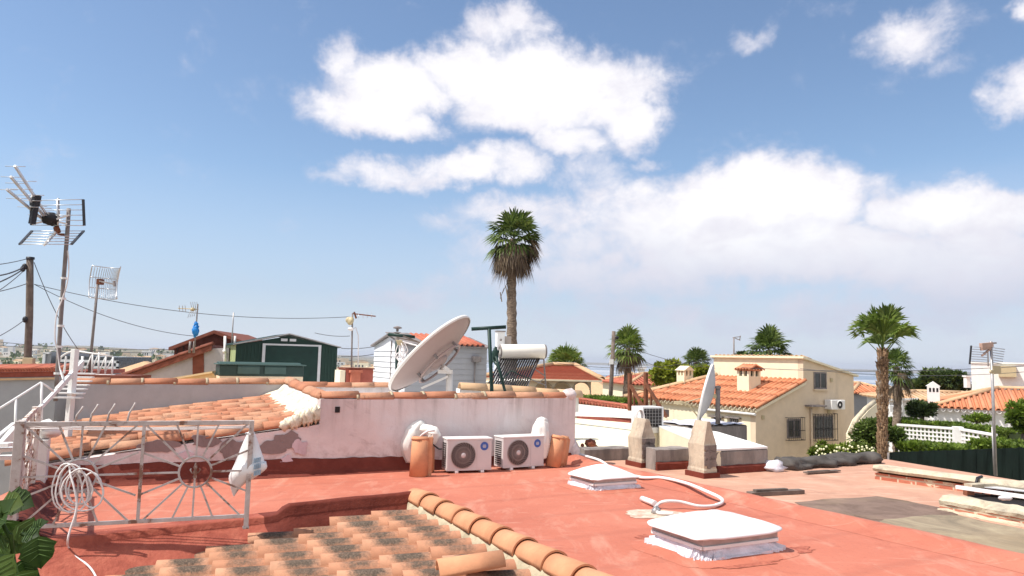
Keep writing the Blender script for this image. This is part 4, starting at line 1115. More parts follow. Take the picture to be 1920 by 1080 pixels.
lb = thing('low_roof_block', 'low flat roofed outbuilding under the white crossed railing', 'building', (pb.x, pb.y, GROUND))
m_ = MB(); m_.obox((pb.x - .05, pb.y - .15, GROUND), Vector((1.0, 0, 0)), Vector((0, .6, 0)), Z * (pb.z - .02 - GROUND)); m_.build('wall', M['brickred'], lb)
m_ = MB(); m_.obox((pb.x - .1, pb.y - .2, pb.z - .018), Vector((1.1, 0, 0)), Vector((0, .7, 0)), Z * .05); m_.build('roof', M['browntrim'], lb)
# brick stub with loose clay and white rubble beside the rail end
rb = thing('masonry_stub', 'crumbling masonry corner with white daubs beside the rusty side railing', 'wall', tuple(flat(SB, GROUND)))
m_ = MB(); kb0 = flat(PL) - U * .12; 
for (o_, h_) in ((.0, .07), (.05, .16), (.13, .17)): pass
lk = [(-.10, -.3), (-.10, .12), (-.04, .17), (.07, .17), (.13, .12), (.18, .04), (.30, .004)]; n0_ = len(m_.v)
for i in range(31):
    p_ = flat(PL) - V * .05 + (flat(SB) + V * .6 - flat(PL)) * (i / 30)
    for (ox_, oz_) in lk: w_ = .02 * mnoise.noise(p_ * 3 + Vector((ox_ * 4, 0, 0))); m_.v.append(p_ + U * (ox_ + w_) + Z * (oz_ + w_ * (oz_ > 0)))
for i in range(30):
    for k in range(6): a_ = n0_ + i * 7 + k; m_.f.append([a_, a_ + 1, a_ + 8, a_ + 7]); m_.sm.add(len(m_.f) - 1)
m_.build('side_kerb', M['red_shaded'], own)
m_ = MB(); q = flat(SB) - U * .10 + V * .25; m_.obox((q.x, q.y, GROUND), U * .22, V * .4, Z * (.62 - GROUND)); m_.build('wall', M['whitewash'], rb)
m_ = MB(); q = q + U * .2 + V * .2 + Z * .72; m_.ball(q, .13, .15, .10, wob=.7, fr=3); m_.build('daub', M['whitewash'], rb)

# ================================================================== masts at the left
# tall mast with the three boom television antenna
D0 = 10.0
mp_ = [A(104, 752, D0), A(108, 690, D0), A(118, 540, D0), A(126, 440, D0), A(129, 391, D0)]
tvm = thing('antenna_mast', 'tall mast with a big three boom television antenna against the sky', 'antenna', tuple(mp_[0]))
m_ = MB(); m_.tube(mp_, .027, 10); m_.build('mast', M['mast'], tvm)
m_ = MB()
for py in (700, 650, 611, 560, 522): 
    q = A(129 - (py - 391) * .0695, py, D0); m_.lathe([(.042, -.015), (.042, .015)], q, Z, 10); 
m_.build('tape_band', M['whitepaint'], tvm)
m_ = MB(); m_.tube(smooth_path([A(127, 470, D0 - .06), A(129, 500, D0 - .06), A(126, 530, D0 - .07), A(117, 560, D0 - .06), A(106, 590, D0 - .1), A(103, 630, D0 - .1), A(107, 655, D0 - .06), A(112, 690, D0 - .05), A(118, 712, D0 - .2)]), .008, 6); m_.build('coax', M['cable'], tvm)
hub = A(94, 410, 9.9)
m_ = MB(); m_.ball(hub, .11, .10, .085, wob=.35); m_.ball(A(100, 415, 9.92), .07); m_.bar(A(104, 420, 9.95), A(110, 432, 9.97), .07, .05); m_.build('feed_box', M['black'], tvm)
m_ = MB(); m_.bar(A(105, 425, 9.95), A(109, 437, 9.97), .09, .06); m_.bar(A(108, 438, 9.97), A(124, 442, 10), .035, .03); m_.build('bracket', M['rust'], tvm)
ends = [(A(28, 311, 8.9), A(88, 404, 9.85)), (A(20, 331, 8.9), A(85, 408, 9.85)), (A(13, 355, 8.9), A(80, 411, 9.85))]
for k, (e, h) in enumerate(ends):
    m_ = MB(); m_.bar(e, h, .024, .028); bm = m_.build('boom', M['alu'], tvm)
    for i in range(7):
        c = e.lerp(h, i / 7.2 + .01); L_ = .125 + .012 * (i % 3)
        if k == 1 or i % 2 == 0: m_ = MB(); m_.tube([c - Vector((L_, 0, 0)), c + Vector((L_, 0, 0))], .0045, 5); m_.build('director', M['alu'], bm)
m_ = MB(); q0, q1 = A(70, 366, 9.5), A(60, 418, 9.5); m_.bar(q0, A(66, 385, 9.5), .05, .09); m_.bar(A(66, 385, 9.5), A(60, 420, 9.5), .05, .07); m_.build('dipole_plate', M['black'], tvm)
m_ = MB(); q0 = A(63, 370, 9.5); m_.ball(q0, .035); m_.build('boom_clamp', M['whitepaint'], tvm)
def reflector(c4, nrod, endw):
    a, b, c, d = c4                                        # tl, tr, br, bl
    m_ = MB()
    for i in range(nrod):
        q = i / (nrod - 1); m_.tube([a.lerp(d, q), b.lerp(c, q)], .0055, 5)
    m_.tube([a.lerp(b, .5), d.lerp(c, .5)], .011, 6)
    rf = m_.build('reflector', M['alu'], tvm)
    for (p, q) in ((a, d), (b, c)):
        m_ = MB(); m_.bar(p, q, .02, endw, up=Vector((1, 0, 0))); m_.build('end_plate', M['black'], rf)
reflector((A(58, 376, 9.9), A(156, 374, 9.9), A(158, 423, 9.9), A(59, 422, 9.9)), 6, .03)
reflector((A(60, 433, 9.9), A(157, 433, 10.2), A(134, 458, 9.6), A(37, 458, 9.4)), 6, .03)
for (a, b) in (((60, 420), (83, 415)), ((106, 411), (130, 403)), ((110, 416), (126, 420)), ((104, 435), (82, 460)), ((60, 404), (84, 408))):
    m_ = MB(); m_.bar(A(*a, 9.85), A(*b, 9.9), .022, .02); m_.build('support_arm', M['whitepaint'], tvm)
m_ = MB(); m_.tube([A(109, 372, 9.93), A(110, 410, 9.93)], .016, 6); m_.build('back_spine', M['steel'], tvm)

# grid parabolic antenna on its own pole
D1 = 13.2
gpl = thing('grid_antenna', 'curved wire grid parabolic antenna on a slim leaning pole', 'antenna', tuple(A(167, 712, D1)))
m_ = MB(); m_.tube([A(166, 712, D1), A(184, 524, D1)], .027, 8, r1=.022); m_.build('pole', M['mast'], gpl)
m_ = MB(); a, b, c, d = A(173, 498, D1 - .1), A(226, 500, D1 - .35), A(219, 559, D1 - .35), A(167, 558, D1 - .1)
def gridp(s, q):
    p = a.lerp(b, s).lerp(d.lerp(c, s), q); bow = 4 * .0
    return p + Vector((-.09 * (1 - (2 * q - 1) ** 2) * 1.0 - 0, .30 * (1 - (2 * s - 1) ** 2) + .12 * (1 - (2 * q - 1) ** 2), 0))
for i in range(23):
    m_.tube([gridp(i / 22, k / 12) for k in range(13)], .0048, 4)
for k in (0, .33, .66, 1): m_.tube([gridp(i / 12, k) for i in range(13)], .0075, 5)
for s in (0, 1): m_.tube([gridp(s, k / 12) for k in range(13)], .010, 5)
m_.build('grid', M['alu'], gpl)
m_ = MB(); m_.obox(A(180, 533, D1 - .05), Vector((.085, 0, 0)), Vector((0, .1, 0)), Z * .10); m_.build('clamp_box', M['rust'], gpl)
m_ = MB(); m_.bar(A(186, 527, D1 - .02), A(214, 533, D1 - .7), .022); m_.bar(A(214, 527, D1 - .7), A(215, 537, D1 - .7), .03); m_.build('feed_arm', M['mast'], gpl)

# wooden service pole with junction boxes
D2 = 20.0
wp = thing('utility_pole', 'dark wooden utility pole with a tan junction box near the left edge', 'utility pole', tuple(A(49, 800, D2)))
pt_, pb_ = A(57, 484, D2), A(49, 790, D2); pb_ = pb_ + (pb_ - pt_) * .45
m_ = MB(); m_.tube([pb_.lerp(pt_, i / 8) + Vector((.015 * math.sin(i * 1.3), 0, 0)) for i in range(9)], .105, 12, r1=.085); m_.build('pole', M['wood'], wp)
m_ = MB(); m_.obox(A(40, 694, D2 - .22), Vector((.28, 0, 0)), Vector((0, .12, 0)), Z * .33); m_.build('junction_box', M['tanplastic'], wp, bevel=.01)
m_ = MB(); m_.obox(A(26, 714, D2 - .2), Vector((.27, 0, 0)), Vector((0, .1, 0)), Z * .2); m_.build('meter_box', M['palegrey'], wp, bevel=.01)
for (x, y) in ((46, 500), (43, 504), (47, 599)):
    m_ = MB(); m_.ball(A(x, y, D2 - .12), .07, .06, .09, seg=8, rings=6); m_.build('insulator', M['black'], wp)
m_ = MB(); m_.bar(A(45, 497, D2 - .1), A(55, 500, D2), .03); m_.build('bracket', M['black'], wp)
m_ = MB(); m_.lathe([(.0, .04), (.10, .03), (.105, -.03)], pt_, Z, 10); m_.build('cap', M['black'], wp)

# overhead wires, each a cable of its own
def wire(label, p, q, sag, r=.011, mat=None):
    c = (p + q) / 2; t_ = thing('overhead_wire', label, 'wire', tuple(c), 0, 'overhead service wires')
    m_ = MB(); m_.tube([p.lerp(q, i / 24) - Z * sag * 4 * (i / 24) * (1 - i / 24) for i in range(25)], r, 5); m_.build('strand', mat or M['wire'], t_)
wire('topmost wire from the wooden pole to the left edge', A(52, 485, D2), A(-60, 500, 17), .05)
wire('upper thick wire bundle from the wooden pole insulator to the left edge', A(46, 500, D2 - .1), A(-60, 512, 16), .15, .02)
wire('lower thick wire bundle from the wooden pole insulator to the left edge', A(46, 503, D2 - .1), A(-60, 545, 16), .1, .018)
wire('thin steep wire from the wooden pole insulator to the left edge', A(44, 508, D2 - .1), A(-60, 575, 16), .1)
wire('wire leaving the middle of the wooden pole to the left edge', A(50, 532, D2 - .1), A(-60, 555, 17), .05, .012)
wire('wire leaving the low insulator of the wooden pole to the left edge', A(47, 599, D2 - .1), A(-60, 652, 17), .1, .01)
wire('long wire from the wooden pole across the sky to the central dish mast', A(64, 533, D2), A(655, 594, 23), .35, .009)
wire('sagging wire from the wooden pole down to the brown gabled house', A(64, 533, D2), A(362, 630, 24), .25, .009)
wire('steep wire from the wooden pole top down behind the white railing', A(64, 492, D2), A(152, 662, 22), .2, .010)
wire('upper low wire between the left edge and the brown gabled house', A(-60, 634, 30), A(330, 655, 27), .15, .012)
wire('lower low wire between the left edge and the brown gabled house', A(-60, 642, 30), A(330, 662, 27), .1, .012)
wire('short upper wire between the green shed and the grey shed', A(640, 653, 26), A(710, 648, 26), .05, .012)
wire('short lower wire between the green shed and the grey shed', A(640, 668, 26), A(710, 662, 26), .05, .012)
wire('wire between the small mast and the green shed ridge', A(590, 624, 26), A(656, 630, 26), .05, .010)
wire('upper wire from the far utility pole towards the cream house', A(1152, 640, 30), A(1460, 688, 34), .5, .010)
wire('middle wire from the far utility pole towards the round green tree', A(1152, 634, 30), A(1336, 672, 36), .9, .010)
wire('lowest wire from the grey shed past the far utility pole', A(1040, 680, 30), A(1340, 672, 32), .3, .009)
wire('long wire in front of the cream house to the right edge', A(1390, 689, 25), A(1960, 684, 22), .15, .010)
wire('second long wire just below it ending at the white building', A(1500, 691, 25), A(1960, 694, 22), .2, .008)
# ================================================================== things beyond the parapets
def zr(P, py): return zrow(P.x, P.y, py)
def gable(mb, P, la, lb, z0, z1, zrdg, along='V', over=.0):
    pass
# brown boarded gable house and its white wing
YB = 24.0
bP = A(318, 690, YB); hb = thing('brown_gable_house', 'dark brown boarded house with a low gable behind the sloping red trimmed wall', 'house', (bP.x, bP.y, GROUND))
xl, xm, xr = A(331, 650, YB), A(401, 621, YB), A(472, 650, YB)
m_ = MB(); q = [Vector((A(327, 660, YB).x, YB, GROUND)), Vector((A(470, 660, YB).x, YB, GROUND)), A(470, 645, YB), A(401, 624, YB), A(327, 653, YB)]
m_.prism(q, Vector((-.8, 5, 0))); m_.build('wall', M['brownroof'], hb)
m_ = MB()
for (p, q) in ((A(401, 619, YB - .25), A(316, 651, YB - .25)), (A(401, 619, YB - .25), A(474, 646, YB - .25))):
    m_.prism([p, q, q - Z * .10, p - Z * .10], Vector((-.8, 5.4, 0)))
m_.build('roof', M['browntrim'], hb)
m_ = MB()
for i in range(12):
    x = A(332 + i * 11.5, 660, YB).x; m_.obox((x, YB - .02, A(332, 665, YB).z), Vector((.02, 0, 0)), Vector((0, .02, 0)), Z * .28)
m_.build('board_seam', M['dark'], hb)
YW = 20.5
wP = A(300, 700, YW); wg = thing('white_wing', 'white walled wing with a long sloping red tile verge', 'house', (wP.x, wP.y, GROUND))
m_ = MB(); q = [A(212, 716, YW), A(398, 648, YW), A(440, 648, YW), A(440, 716, YW)]
q = [Vector((A(205, 716, YW).x, YW, GROUND))] + [A(205, 714, YW), A(358, 660, YW)] + [A(358, 655, YW), A(430, 652, YW), Vector((A(430, 716, YW).x, YW, GROUND))]
m_.prism(q, Vector((-1.0, 3.5, 0))); m_.build('wall', M['greywall'], wg)
m_ = MB(); p, q = A(206, 714, YW - .12), A(397, 647, YW - .12)
m_.prism([p, q, q - Z * .14, p - Z * .14], Vector((-.9, 3.6, 0))); m_.build('roof', M['browntrim'], wg)
m_ = MB(); d_ = (q - p).normalized()
for k in range(9): barrel(m_, p + d_ * (k * (q - p).length / 9) + Z * .01 + Vector((0, .08, 0)), d_, Z, (q - p).length / 9 + .03, .10, .085, seg=8)
m_.build('verge_tiles', M['browntrim'], wg)
m_ = MB(); q = [A(361, 668, YW - .02), A(382, 660, YW - .02), A(382, 702, YW - .02), A(361, 702, YW - .02)]; m_.prism(q, (0, .015, 0)); m_.build('brown_panel', M['browntrim'], wg)
m_ = MB(); m_.tube([A(421, 702, YW - .06), A(422, 630, YW - .06)], .035, 7); m_.tube([A(421, 662, YW - .06), A(421, 656, YW - .06)], .05, 7); m_.build('vent_pipe', M['whitepaint'], wg)
m_ = MB(); m_.tube([A(434, 652, YW), A(438, 586, YW)], .018, 6); m_.build('thin_mast', M['steel'], wg)
m_ = MB(); m_.tube([A(440, 650, YW), A(441, 630, YW)], .03, 7); m_.build('vent_pipe', M['whitepaint'], wg)
# cream boarded low roof
cP = A(330, 710, 18.2); cb = thing('cream_lean_to', 'low cream boarded lean-to roof beside the green lidded box', 'roof', (cP.x, cP.y, NZ))
m_ = MB(); m_.prism([A(262, 719, 18), A(400, 699, 18), A(412, 719, 18)], Vector((-.3, 1.0, 0))); m_.build('gable_board', M['beigepanel'], cb)
m_ = MB(); m_.prism([A(258, 719, 17.9), A(398, 696, 17.9), A(398, 699.5, 17.9), A(262, 722, 17.9)], Vector((-.3, 1.2, 0))); m_.build('roof_edge', M['beigepanel'], cb)
# small antenna with blue bag
YA = 19.5
sa = thing('small_antenna', 'small television antenna on a rod with a blue bag tied to it', 'antenna', tuple(A(366, 660, YA)))
m_ = MB(); m_.tube([A(364, 662, YA), A(371, 570, YA)], .018, 6); m_.build('rod', M['mast'], sa)
m_ = MB(); m_.tube([A(372, 580, YA), A(334, 578, YA + .1)], .012, 5); m_.build('boom', M['tanplastic'], sa)
m_ = MB()
for x in (336, 342, 347): m_.tube([A(x, 573, YA - .2), A(x + 1, 584, YA + .3)], .007, 4)
for k in range(4): m_.tube([A(358 + k * 3, 580, YA), A(352 + k * 4, 596 - k, YA - .1)], .007, 4); m_.tube([A(360 + k * 3.5, 579, YA), A(357 + k * 4, 566, YA - .1)], .007, 4)
m_.build('element', M['steel'], sa)
m_ = MB(); m_.ball(A(361, 580, YA), .06, .05, .05, wob=.3); m_.build('dipole', M['tanplastic'], sa)
m_ = MB(); m_.tube([A(355, 662, YA), A(357, 640, YA)], .03, 6); m_.tube([A(362, 662, YA), A(364, 640, YA)], .02, 6); m_.build('stub_post', M['mast'], sa)
bb = A(367, 620, YA - .05)
bl = tag(None, '', '') if False else thing('blue_bag', 'bright blue plastic bag tied round the rod of the small antenna', 'bag', tuple(bb))
m_ = MB(); m_.ball(bb, .085, .085, .15, seg=16, rings=14, wob=.5, fr=3); m_.ball(bb + Z * .16, .05, .05, .07, wob=.6, fr=4); m_.build('bag_body', M['bluebag'], bl)

# green steel shed
YS = 19.5
sP = A(440, 700, YS); sP = Vector((sP.x, sP.y, NZ))
la = hit(sP, U, 631); lb_ = hit(sP, V, 424)
sh = thing('green_shed', 'dark green metal garden shed with a low gable and double door', 'shed', tuple(sP), GA)
def SL_(a, b, z): return sP + U * a + V * b + Z * (z - NZ)
ze = zr(sP, 645); ze2 = zr(sP + U * la, 652); ze = (ze + ze2) / 2; zk = zr(sP + U * la * .5, 628)
LBS = max(2.0, min(lb_, 3.0))
m_ = MB(); m_.prism([SL_(0, 0, NZ), SL_(la, 0, NZ), SL_(la, 0, ze), SL_(la / 2, 0, zk - .03), SL_(0, 0, ze)], V * .05); fw = m_.build('front_wall', M['green_shade'], sh)
m_ = MB(); mc2 = MB()
for i in range(30):
    a = la * (i + .5) / 30
    if .27 < a / la < .80: continue
    m_ = m_ if a / la < .5 else mc2; mcL = m_ if a / la < .27 else mcL
    m_.obox(SL_(a - .02, -.012, NZ), U * .04, V * .012, Z * (ze - NZ + (min(a, la - a) / (la / 2)) * (zk - ze) - .06))
mcL.build('corrugation', M['green_shade'], fw); mc2.build('corrugation', M['green_shade'], fw)
m_ = MB(); m_.obox(SL_(.0, .05, NZ), U * .04, V * (LBS - .05), Z * (ze - NZ)); m_.build('side_wall', M['green_lit'], sh); m_ = MB(); m_.obox(SL_(la - .04, .05, NZ), U * .04, V * (LBS - .05), Z * (ze - NZ)); m_.build('side_wall', M['green_lit'], sh)
m_ = MB()
for (a0, a1, z0, z1) in ((-.08, la / 2, ze - .02, zk), (la + .08, la / 2, ze - .02, zk)):
    m_.prism([SL_(a0, -.06, z0), SL_(a1, -.06, z1), SL_(a1, -.06, z1 + .035), SL_(a0, -.06, z0 + .035)], V * (LBS + .1))
m_.build('roof', M['green_shade'], sh)
m_ = MB()
for (a0, a1) in ((-.09, la / 2), (la + .09, la / 2)): m_.bar(SL_(a0, -.065, ze + .0), SL_(a1, -.065, zk + .03), .02, .03)
m_.build('fascia', M['steel'], sh)
d0, d1 = .265 * la, .80 * la; dz = zr(sP + U * d0, 647)
m_ = MB(); m_.obox(SL_(d0, -.03, NZ), U * (d1 - d0), V * .02, Z * (dz - NZ)); dr = m_.build('door', M['green_steel'], sh)
m_ = MB(); m_.obox(SL_(d0 - .05, -.045, NZ), U * .075, V * .03, Z * (dz - NZ)); m_.obox(SL_(d1, -.045, NZ), U * .075, V * .03, Z * (dz - NZ)); m_.obox(SL_(d0 - .05, -.045, dz), U * (d1 - d0 + .125), V * .03, Z * .045); m_.build('door_frame', M['palegrey'], sh)
m_ = MB()
for s in (-1, 1): m_.obox(SL_(la / 2 - .01 + (.03 if s > 0 else -.20), -.03, zr(sP + U * la * .5, 640)), U * .17, V * .012, Z * .07)
m_.build('vent', M['palegrey'], sh)
# green storage box
YG = 17.4
gP = A(411, 719, YG); gP.z = NZ; gl = hit(gP, U, 569); gx = thing('storage_box', 'long dark green plastic storage box with pale base before the green shed', 'box', tuple(gP), GA)
def GL_(a, b, z): return gP + U * a + V * b + Z * (z - NZ)
zt_ = zr(gP, 684); zm = zr(gP, 705)
m_ = MB(); m_.obox(GL_(0, 0, NZ), U * gl, V * .8, Z * (zm - NZ)); m_.build('base', M['tan'], gx)
m_ = MB(); m_.obox(GL_(-.01, -.01, zm), U * (gl + .02), V * .82, Z * (zt_ - zm)); m_.build('body', M['greenplastic'], gx, bevel=.02)
m_ = MB(); m_.prism([GL_(-.06, -.06, zt_), GL_(gl + .06, -.06, zt_), GL_(gl + .06, -.06, zt_ + .03), GL_(-.06, -.06, zt_ + .03)], V * .92); m_.prism([GL_(.0, .3, zt_ + .03), GL_(gl, .3, zt_ + .03), GL_(gl, .35, zt_ + .07), GL_(0, .35, zt_ + .07)], V * .4); m_.build('lid', M['greenbright'], gx, bevel=.01)
m_ = MB()
for a0 in (.20, .52):
    m_.obox(GL_(gl * a0, -.05, zm + .06), U * gl * .26, V * .045, Z * .16); m_.prism([GL_(gl * a0, -.055, zm + .22), GL_(gl * (a0 + .26), -.055, zm + .22), GL_(gl * (a0 + .26), -.01, zm + .27), GL_(gl * a0, -.01, zm + .27)], V * .01)
m_.build('latch_panel', M['greenbright'], gx, bevel=.01)

# mast with spherical and yagi antennas between the sheds
YM = 19.0
cm = thing('antenna_mast', 'short mast with a small round dish and a stubby antenna between the two sheds', 'antenna', tuple(A(659, 695, YM)))
m_ = MB(); m_.tube([A(659, 694, YM), A(661, 588, YM)], .022, 7); m_.build('mast', M['mast'], cm)
m_ = MB(); m_.lathe([(0, .03), (.05, .02), (.09, 0), (.11, -.05), (.10, -.055), (0, -.0)], A(655, 601, YM - .05), Vector((-.5, -.8, .2)), 18); m_.ball(A(654, 600, YM + .02), .085); m_.build('small_dish', M['tanplastic'], cm)
m_ = MB(); m_.bar(A(661, 588, YM - .05), A(704, 593, YM - .25), .025, .03); m_.bar(A(664, 585, YM), A(668, 597, YM), .04); m_.build('boom', M['rust'], cm)
m_ = MB()
for x in (672, 680, 688, 696): m_.tube([A(x, 586, YM - .1), A(x + 1, 597, YM - .2)], .006, 4)
m_.build('element', M['alu'], cm)
m_ = MB(); m_.lathe([(.0, .05), (.07, .03), (.085, -.01), (.02, -.05)], A(658, 617, YM - .04), Z, 12); m_.tube([A(657, 620, YM), A(667, 614, YM), A(672, 630, YM), A(672, 650, YM), A(671, 692, YM)], .014, 6); m_.build('cable_loop', M['cable'], cm)
# red chimney block with boxes
kP = A(648, 720, 17.8); kP.z = NZ; ck = thing('red_chimney_block', 'squat red painted chimney block under the short antenna mast', 'chimney', tuple(kP), GA)
zk_ = zr(kP, 692)
m_ = MB(); m_.obox(kP, U * hit(kP, U, 700), V * .7, Z * (zk_ - NZ)); m_.build('stack', M['brickred'], ck)
m_ = MB(); m_.obox(kP + U * .1 - V * .12, U * .22, V * .12, Z * (zk_ - NZ - .08)); m_.obox(kP + U * .06 - V * .16 + Z * (zk_ - NZ - .08), U * .3, V * .18, Z * .06); m_.build('flue', M['tile_red'], ck)
m_ = MB(); m_.obox(kP - U * .14, U * .12, V * .5, Z * (zk_ - NZ - .03)); m_.build('pale_side', M['cream'], ck)
m_ = MB(); m_.obox(kP + Z * (zk_ - NZ) - U * .02 - V * .02, U * .72, V * .75, Z * .03); m_.build('cap', M['browntrim'], ck)

# grey shed with lap siding, red tile roof behind, stove pipe
YK = 20.0
qP = A(760, 700, YK); qP.z = NZ; qa = hit(qP, U, 912); qb = hit(qP, V, 701)
gs = thing('grey_shed', 'grey lap sided shed with a stove pipe and a red tile roof', 'shed', tuple(qP), GA)
zq = zr(qP, 648); zq2 = zr(qP + U * qa, 652); zrd = zr(qP + U * qa * .35 + V * qb * .5, 631)
def QL(a, b, z): return qP + U * a + V * b + Z * (z - NZ)
zq = (zq + zq2) / 2
m_ = MB(); m_.obox(QL(0, 0, NZ), U * qa, V * .04, Z * (zq - NZ)); w1 = m_.build('front_wall', M['cladgrey'], gs)
m_ = MB(); m_.prism([QL(0, .04, NZ), QL(0, qb, NZ), QL(0, qb, zq), QL(0, qb * .5, zrd - .03), QL(0, .04, zq)], U * .04); w2 = m_.build('side_wall', M['siding_lit'], gs)
m_ = MB()
nb_ = 9
for i in range(nb_): m_.prism([QL(.0, -.001, NZ + (zq - NZ) * i / nb_), QL(0, -.022, NZ + (zq - NZ) * i / nb_), QL(0, -.002, NZ + (zq - NZ) * (i + 1) / nb_ - .01)], U * qa)
m_.build('lap_board', M['cladgrey'], w1)
m_ = MB()
for i in range(nb_): m_.prism([QL(-.001, .0, NZ + (zq - NZ) * i / nb_), QL(-.022, 0, NZ + (zq - NZ) * i / nb_), QL(-.002, 0, NZ + (zq - NZ) * (i + 1) / nb_ - .01)], V * qb)
m_.build('lap_board', M['siding_lit'], w2)
m_ = MB(); m_.obox(QL(-.03, qb * .42, NZ), U * .02, V * .03, Z * (zrd - NZ - .15)); m_.build('corner_trim', M['mast'], gs)
m_ = MB(); m_.prism([QL(-.1, -.12, zq - .02), QL(-.1, qb * .5, zrd), QL(-.1, qb * .5, zrd + .04), QL(-.1, -.12, zq + .02)], U * (qa + .2)); m_.prism([QL(-.1, qb + .12, zq - .02), QL(-.1, qb * .5, zrd), QL(-.1, qb * .5, zrd + .04), QL(-.1, qb + .12, zq + .02)], U * (qa + .2)); rf_ = m_.build('roof', M['mast'], gs)
m_ = MB()
slope = (QL(0, qb * .5, zrd + .05) - QL(0, -.14, zq + .03))
for i in range(int((qa - .6) / .16)): barrel(m_, QL(.62 + i * .16, -.14, zq + .03), slope, Z, slope.length, .065, .06, T=.012, seg=6)
m_.build('roof_tiles', M['tile_red'], rf_)
m_ = MB(); m_.obox(QL(-.13, -.12, zq + .015), U * .45, V * (qb * .5 + .1), Z * .001) if False else None
m_.prism([QL(-.14, -.14, zq + .03), QL(.55, -.14, zq + .03), QL(.55, qb * .5, zrd + .075), QL(-.14, qb * .5, zrd + .075)], Z * .02); m_.build('grey_sheet', M['mast'], gs)
sp_ = A(746, 640, YK - .3); m_ = MB(); m_.tube([A(744, 660, YK - .3), A(745, 624, YK - .3)], .055, 10); m_.lathe([(.055, 0), (.10, .02), (.105, .03)], A(745, 625, YK - .3), Z, 12); m_.lathe([(.03, .03), (.035, .10), (.12, .12), (.11, .15), (.02, .18)], A(745, 624, YK - .3), Z, 12); m_.build('stove_pipe', M['mast'], gs)
m_ = MB(); z1 = zr(qP + U * qa * .8, 672); m_.obox(QL(qa * .80, -.15, z1 - .1), U * .25, V * .13, Z * .16); m_.build('wall_lamp', M['mast'], gs)
m_ = MB(); m_.tube([QL(qa * .84, -.05, z1 - .1), QL(qa * .84, -.05, NZ)], .02, 6); m_.build('downpipe', M['mast'], gs)

# big satellite dish, seen from behind, and its post
YD = 13.6
dc = A(808, 664, YD)
dish = thing('satellite_dish', 'large pinkish satellite dish tipped back and seen from behind on the roof', 'satellite dish', (dc.x, dc.y, NZ))
_rt, _up = Vector((1, 0, 0)), Z
maj = (A(879, 597, YD) - A(736, 733, YD)); RDI = maj.length / 2
ax = (Vector((-.655, .0, .70)) * .98 + Vector((0, 1, 0)) * .145); ax = (ax - maj.normalized() * ax.dot(maj.normalized())).normalized()   # pointing direction
m_ = MB(); pr_ = []
for i in range(15):
    r_ = RDI * (i / 14); pr_.append((r_, .23 * (r_ / RDI) ** 2 - .10))
m_.lathe(pr_, dc - ax * .12, ax, 64); m_.lathe([(r_, h + .02) for r_, h in pr_][::-1], dc - ax * .12, ax, 64); m_.build('reflector', M['dish'], dish)
m_ = MB(); rimh = pr_[-1][1]
m_.lathe([(RDI * .997, rimh - .025), (RDI * 1.012, rimh - .02), (RDI * 1.018, rimh + .01), (RDI * 1.008, rimh + .035), (RDI * .985, rimh + .03)], dc - ax * .12, ax, 64); m_.build('rim', M['dish_rim'], dish)
m_ = MB(); rr_ = RDI * .50; xx = ax.cross(Z).normalized(); yy = ax.cross(xx)
rc = dc - ax * .245
m_.tube([rc + xx * rr_ * math.cos(2 * math.pi * i / 40) + yy * rr_ * math.sin(2 * math.pi * i / 40) for i in range(40)], .022, 8, closed=True)
m_.build('mount_ring', M['dish'], dish)
m_ = MB()
for i in range(6):
    a = 2 * math.pi * i / 6 + .3; p = rc + xx * rr_ * math.cos(a) + yy * rr_ * math.sin(a); m_.bar(p - ax * .015, p + ax * .09, .05, .04)
m_.build('ring_bracket', M['mast'], dish)
pb0 = A(842, 737, YD + .1); pb0.z = NZ; ptop = A(842, 700, YD + .05)
m_ = MB(); m_.lathe([(rr_ * .42, .06), (rr_ * .40, -.0), (rr_ * .30, -.03), (0, -.04)], rc, ax, 30); m_.build('back_plate', M['dish'], dish)
m_ = MB(); m_.bar(rc - ax * .05 + Vector((.02, 0, -.02)), ptop + Vector((0, -.03, .03)), .12, .07); m_.bar(ptop + Vector((-.20, -.06, .03)), ptop + Vector((.07, -.06, .03)), .07, .07); m_.bar(A(790, 728, YD), A(840, 706, YD), .04, .04); m_.build('elevation_arm', M['dish_rim'], dish)
m_ = MB(); m_.tube([pb0, Vector((pb0.x, pb0.y, ptop.z + .04))], .062, 14); m_.build('post', M['dish_rim'], dish)
# green T-shaped line posts
def tpost(label, top0, top1, foot, join, Y, brace=None, Y1=None):
    f0 = A(*foot, Y); f0.z = NZ; t_ = thing('line_post', label, 'clothes line post', tuple(f0), 0, 'green T shaped clothes line posts')
    m_ = MB(); m_.tube([f0, A(*join, Y)], .034, 10); m_.build('post', M['green_steel'], t_)
    m_ = MB(); m_.tube([A(*top0, Y), A(*top1, Y1 or Y)], .033, 10); m_.build('crossbar', M['green_steel'], t_)
    if brace:
        m_ = MB(); m_.tube([A(*brace[0], Y), A(*brace[1], Y)], .025, 8); m_.build('brace', M['green_steel'], t_)
    return t_
tpost('green T post standing between the dish and the solar water tank', (884, 617), (949, 613), (926, 738), (917, 616), 13.0, ((930, 668), (948, 738)))
t2 = tpost('green T post with tangled cables left of the big dish', (728, 627), (778, 632), (746, 722), (744, 640), 14.6)
m_ = MB()
for k in range(7):
    rr = random.Random(k); pts = [A(748 + k * 1.5, 640, 14.4)]
    for j in range(5): pts.append(A(745 + k * 2.6 + rr.uniform(-7, 7), 655 + j * 13 + rr.uniform(-4, 4), 14.4 + rr.uniform(-.1, .1)))
    m_.tube(smooth_path(pts), .010, 5)
m_.tube(smooth_path([A(752, 640, 14.4), A(770, 645, 14.4), A(790, 650, 14.3), A(805, 655, 14.2)]), .015, 5)
m_.build('tangled_cable', M['cable'], t2)
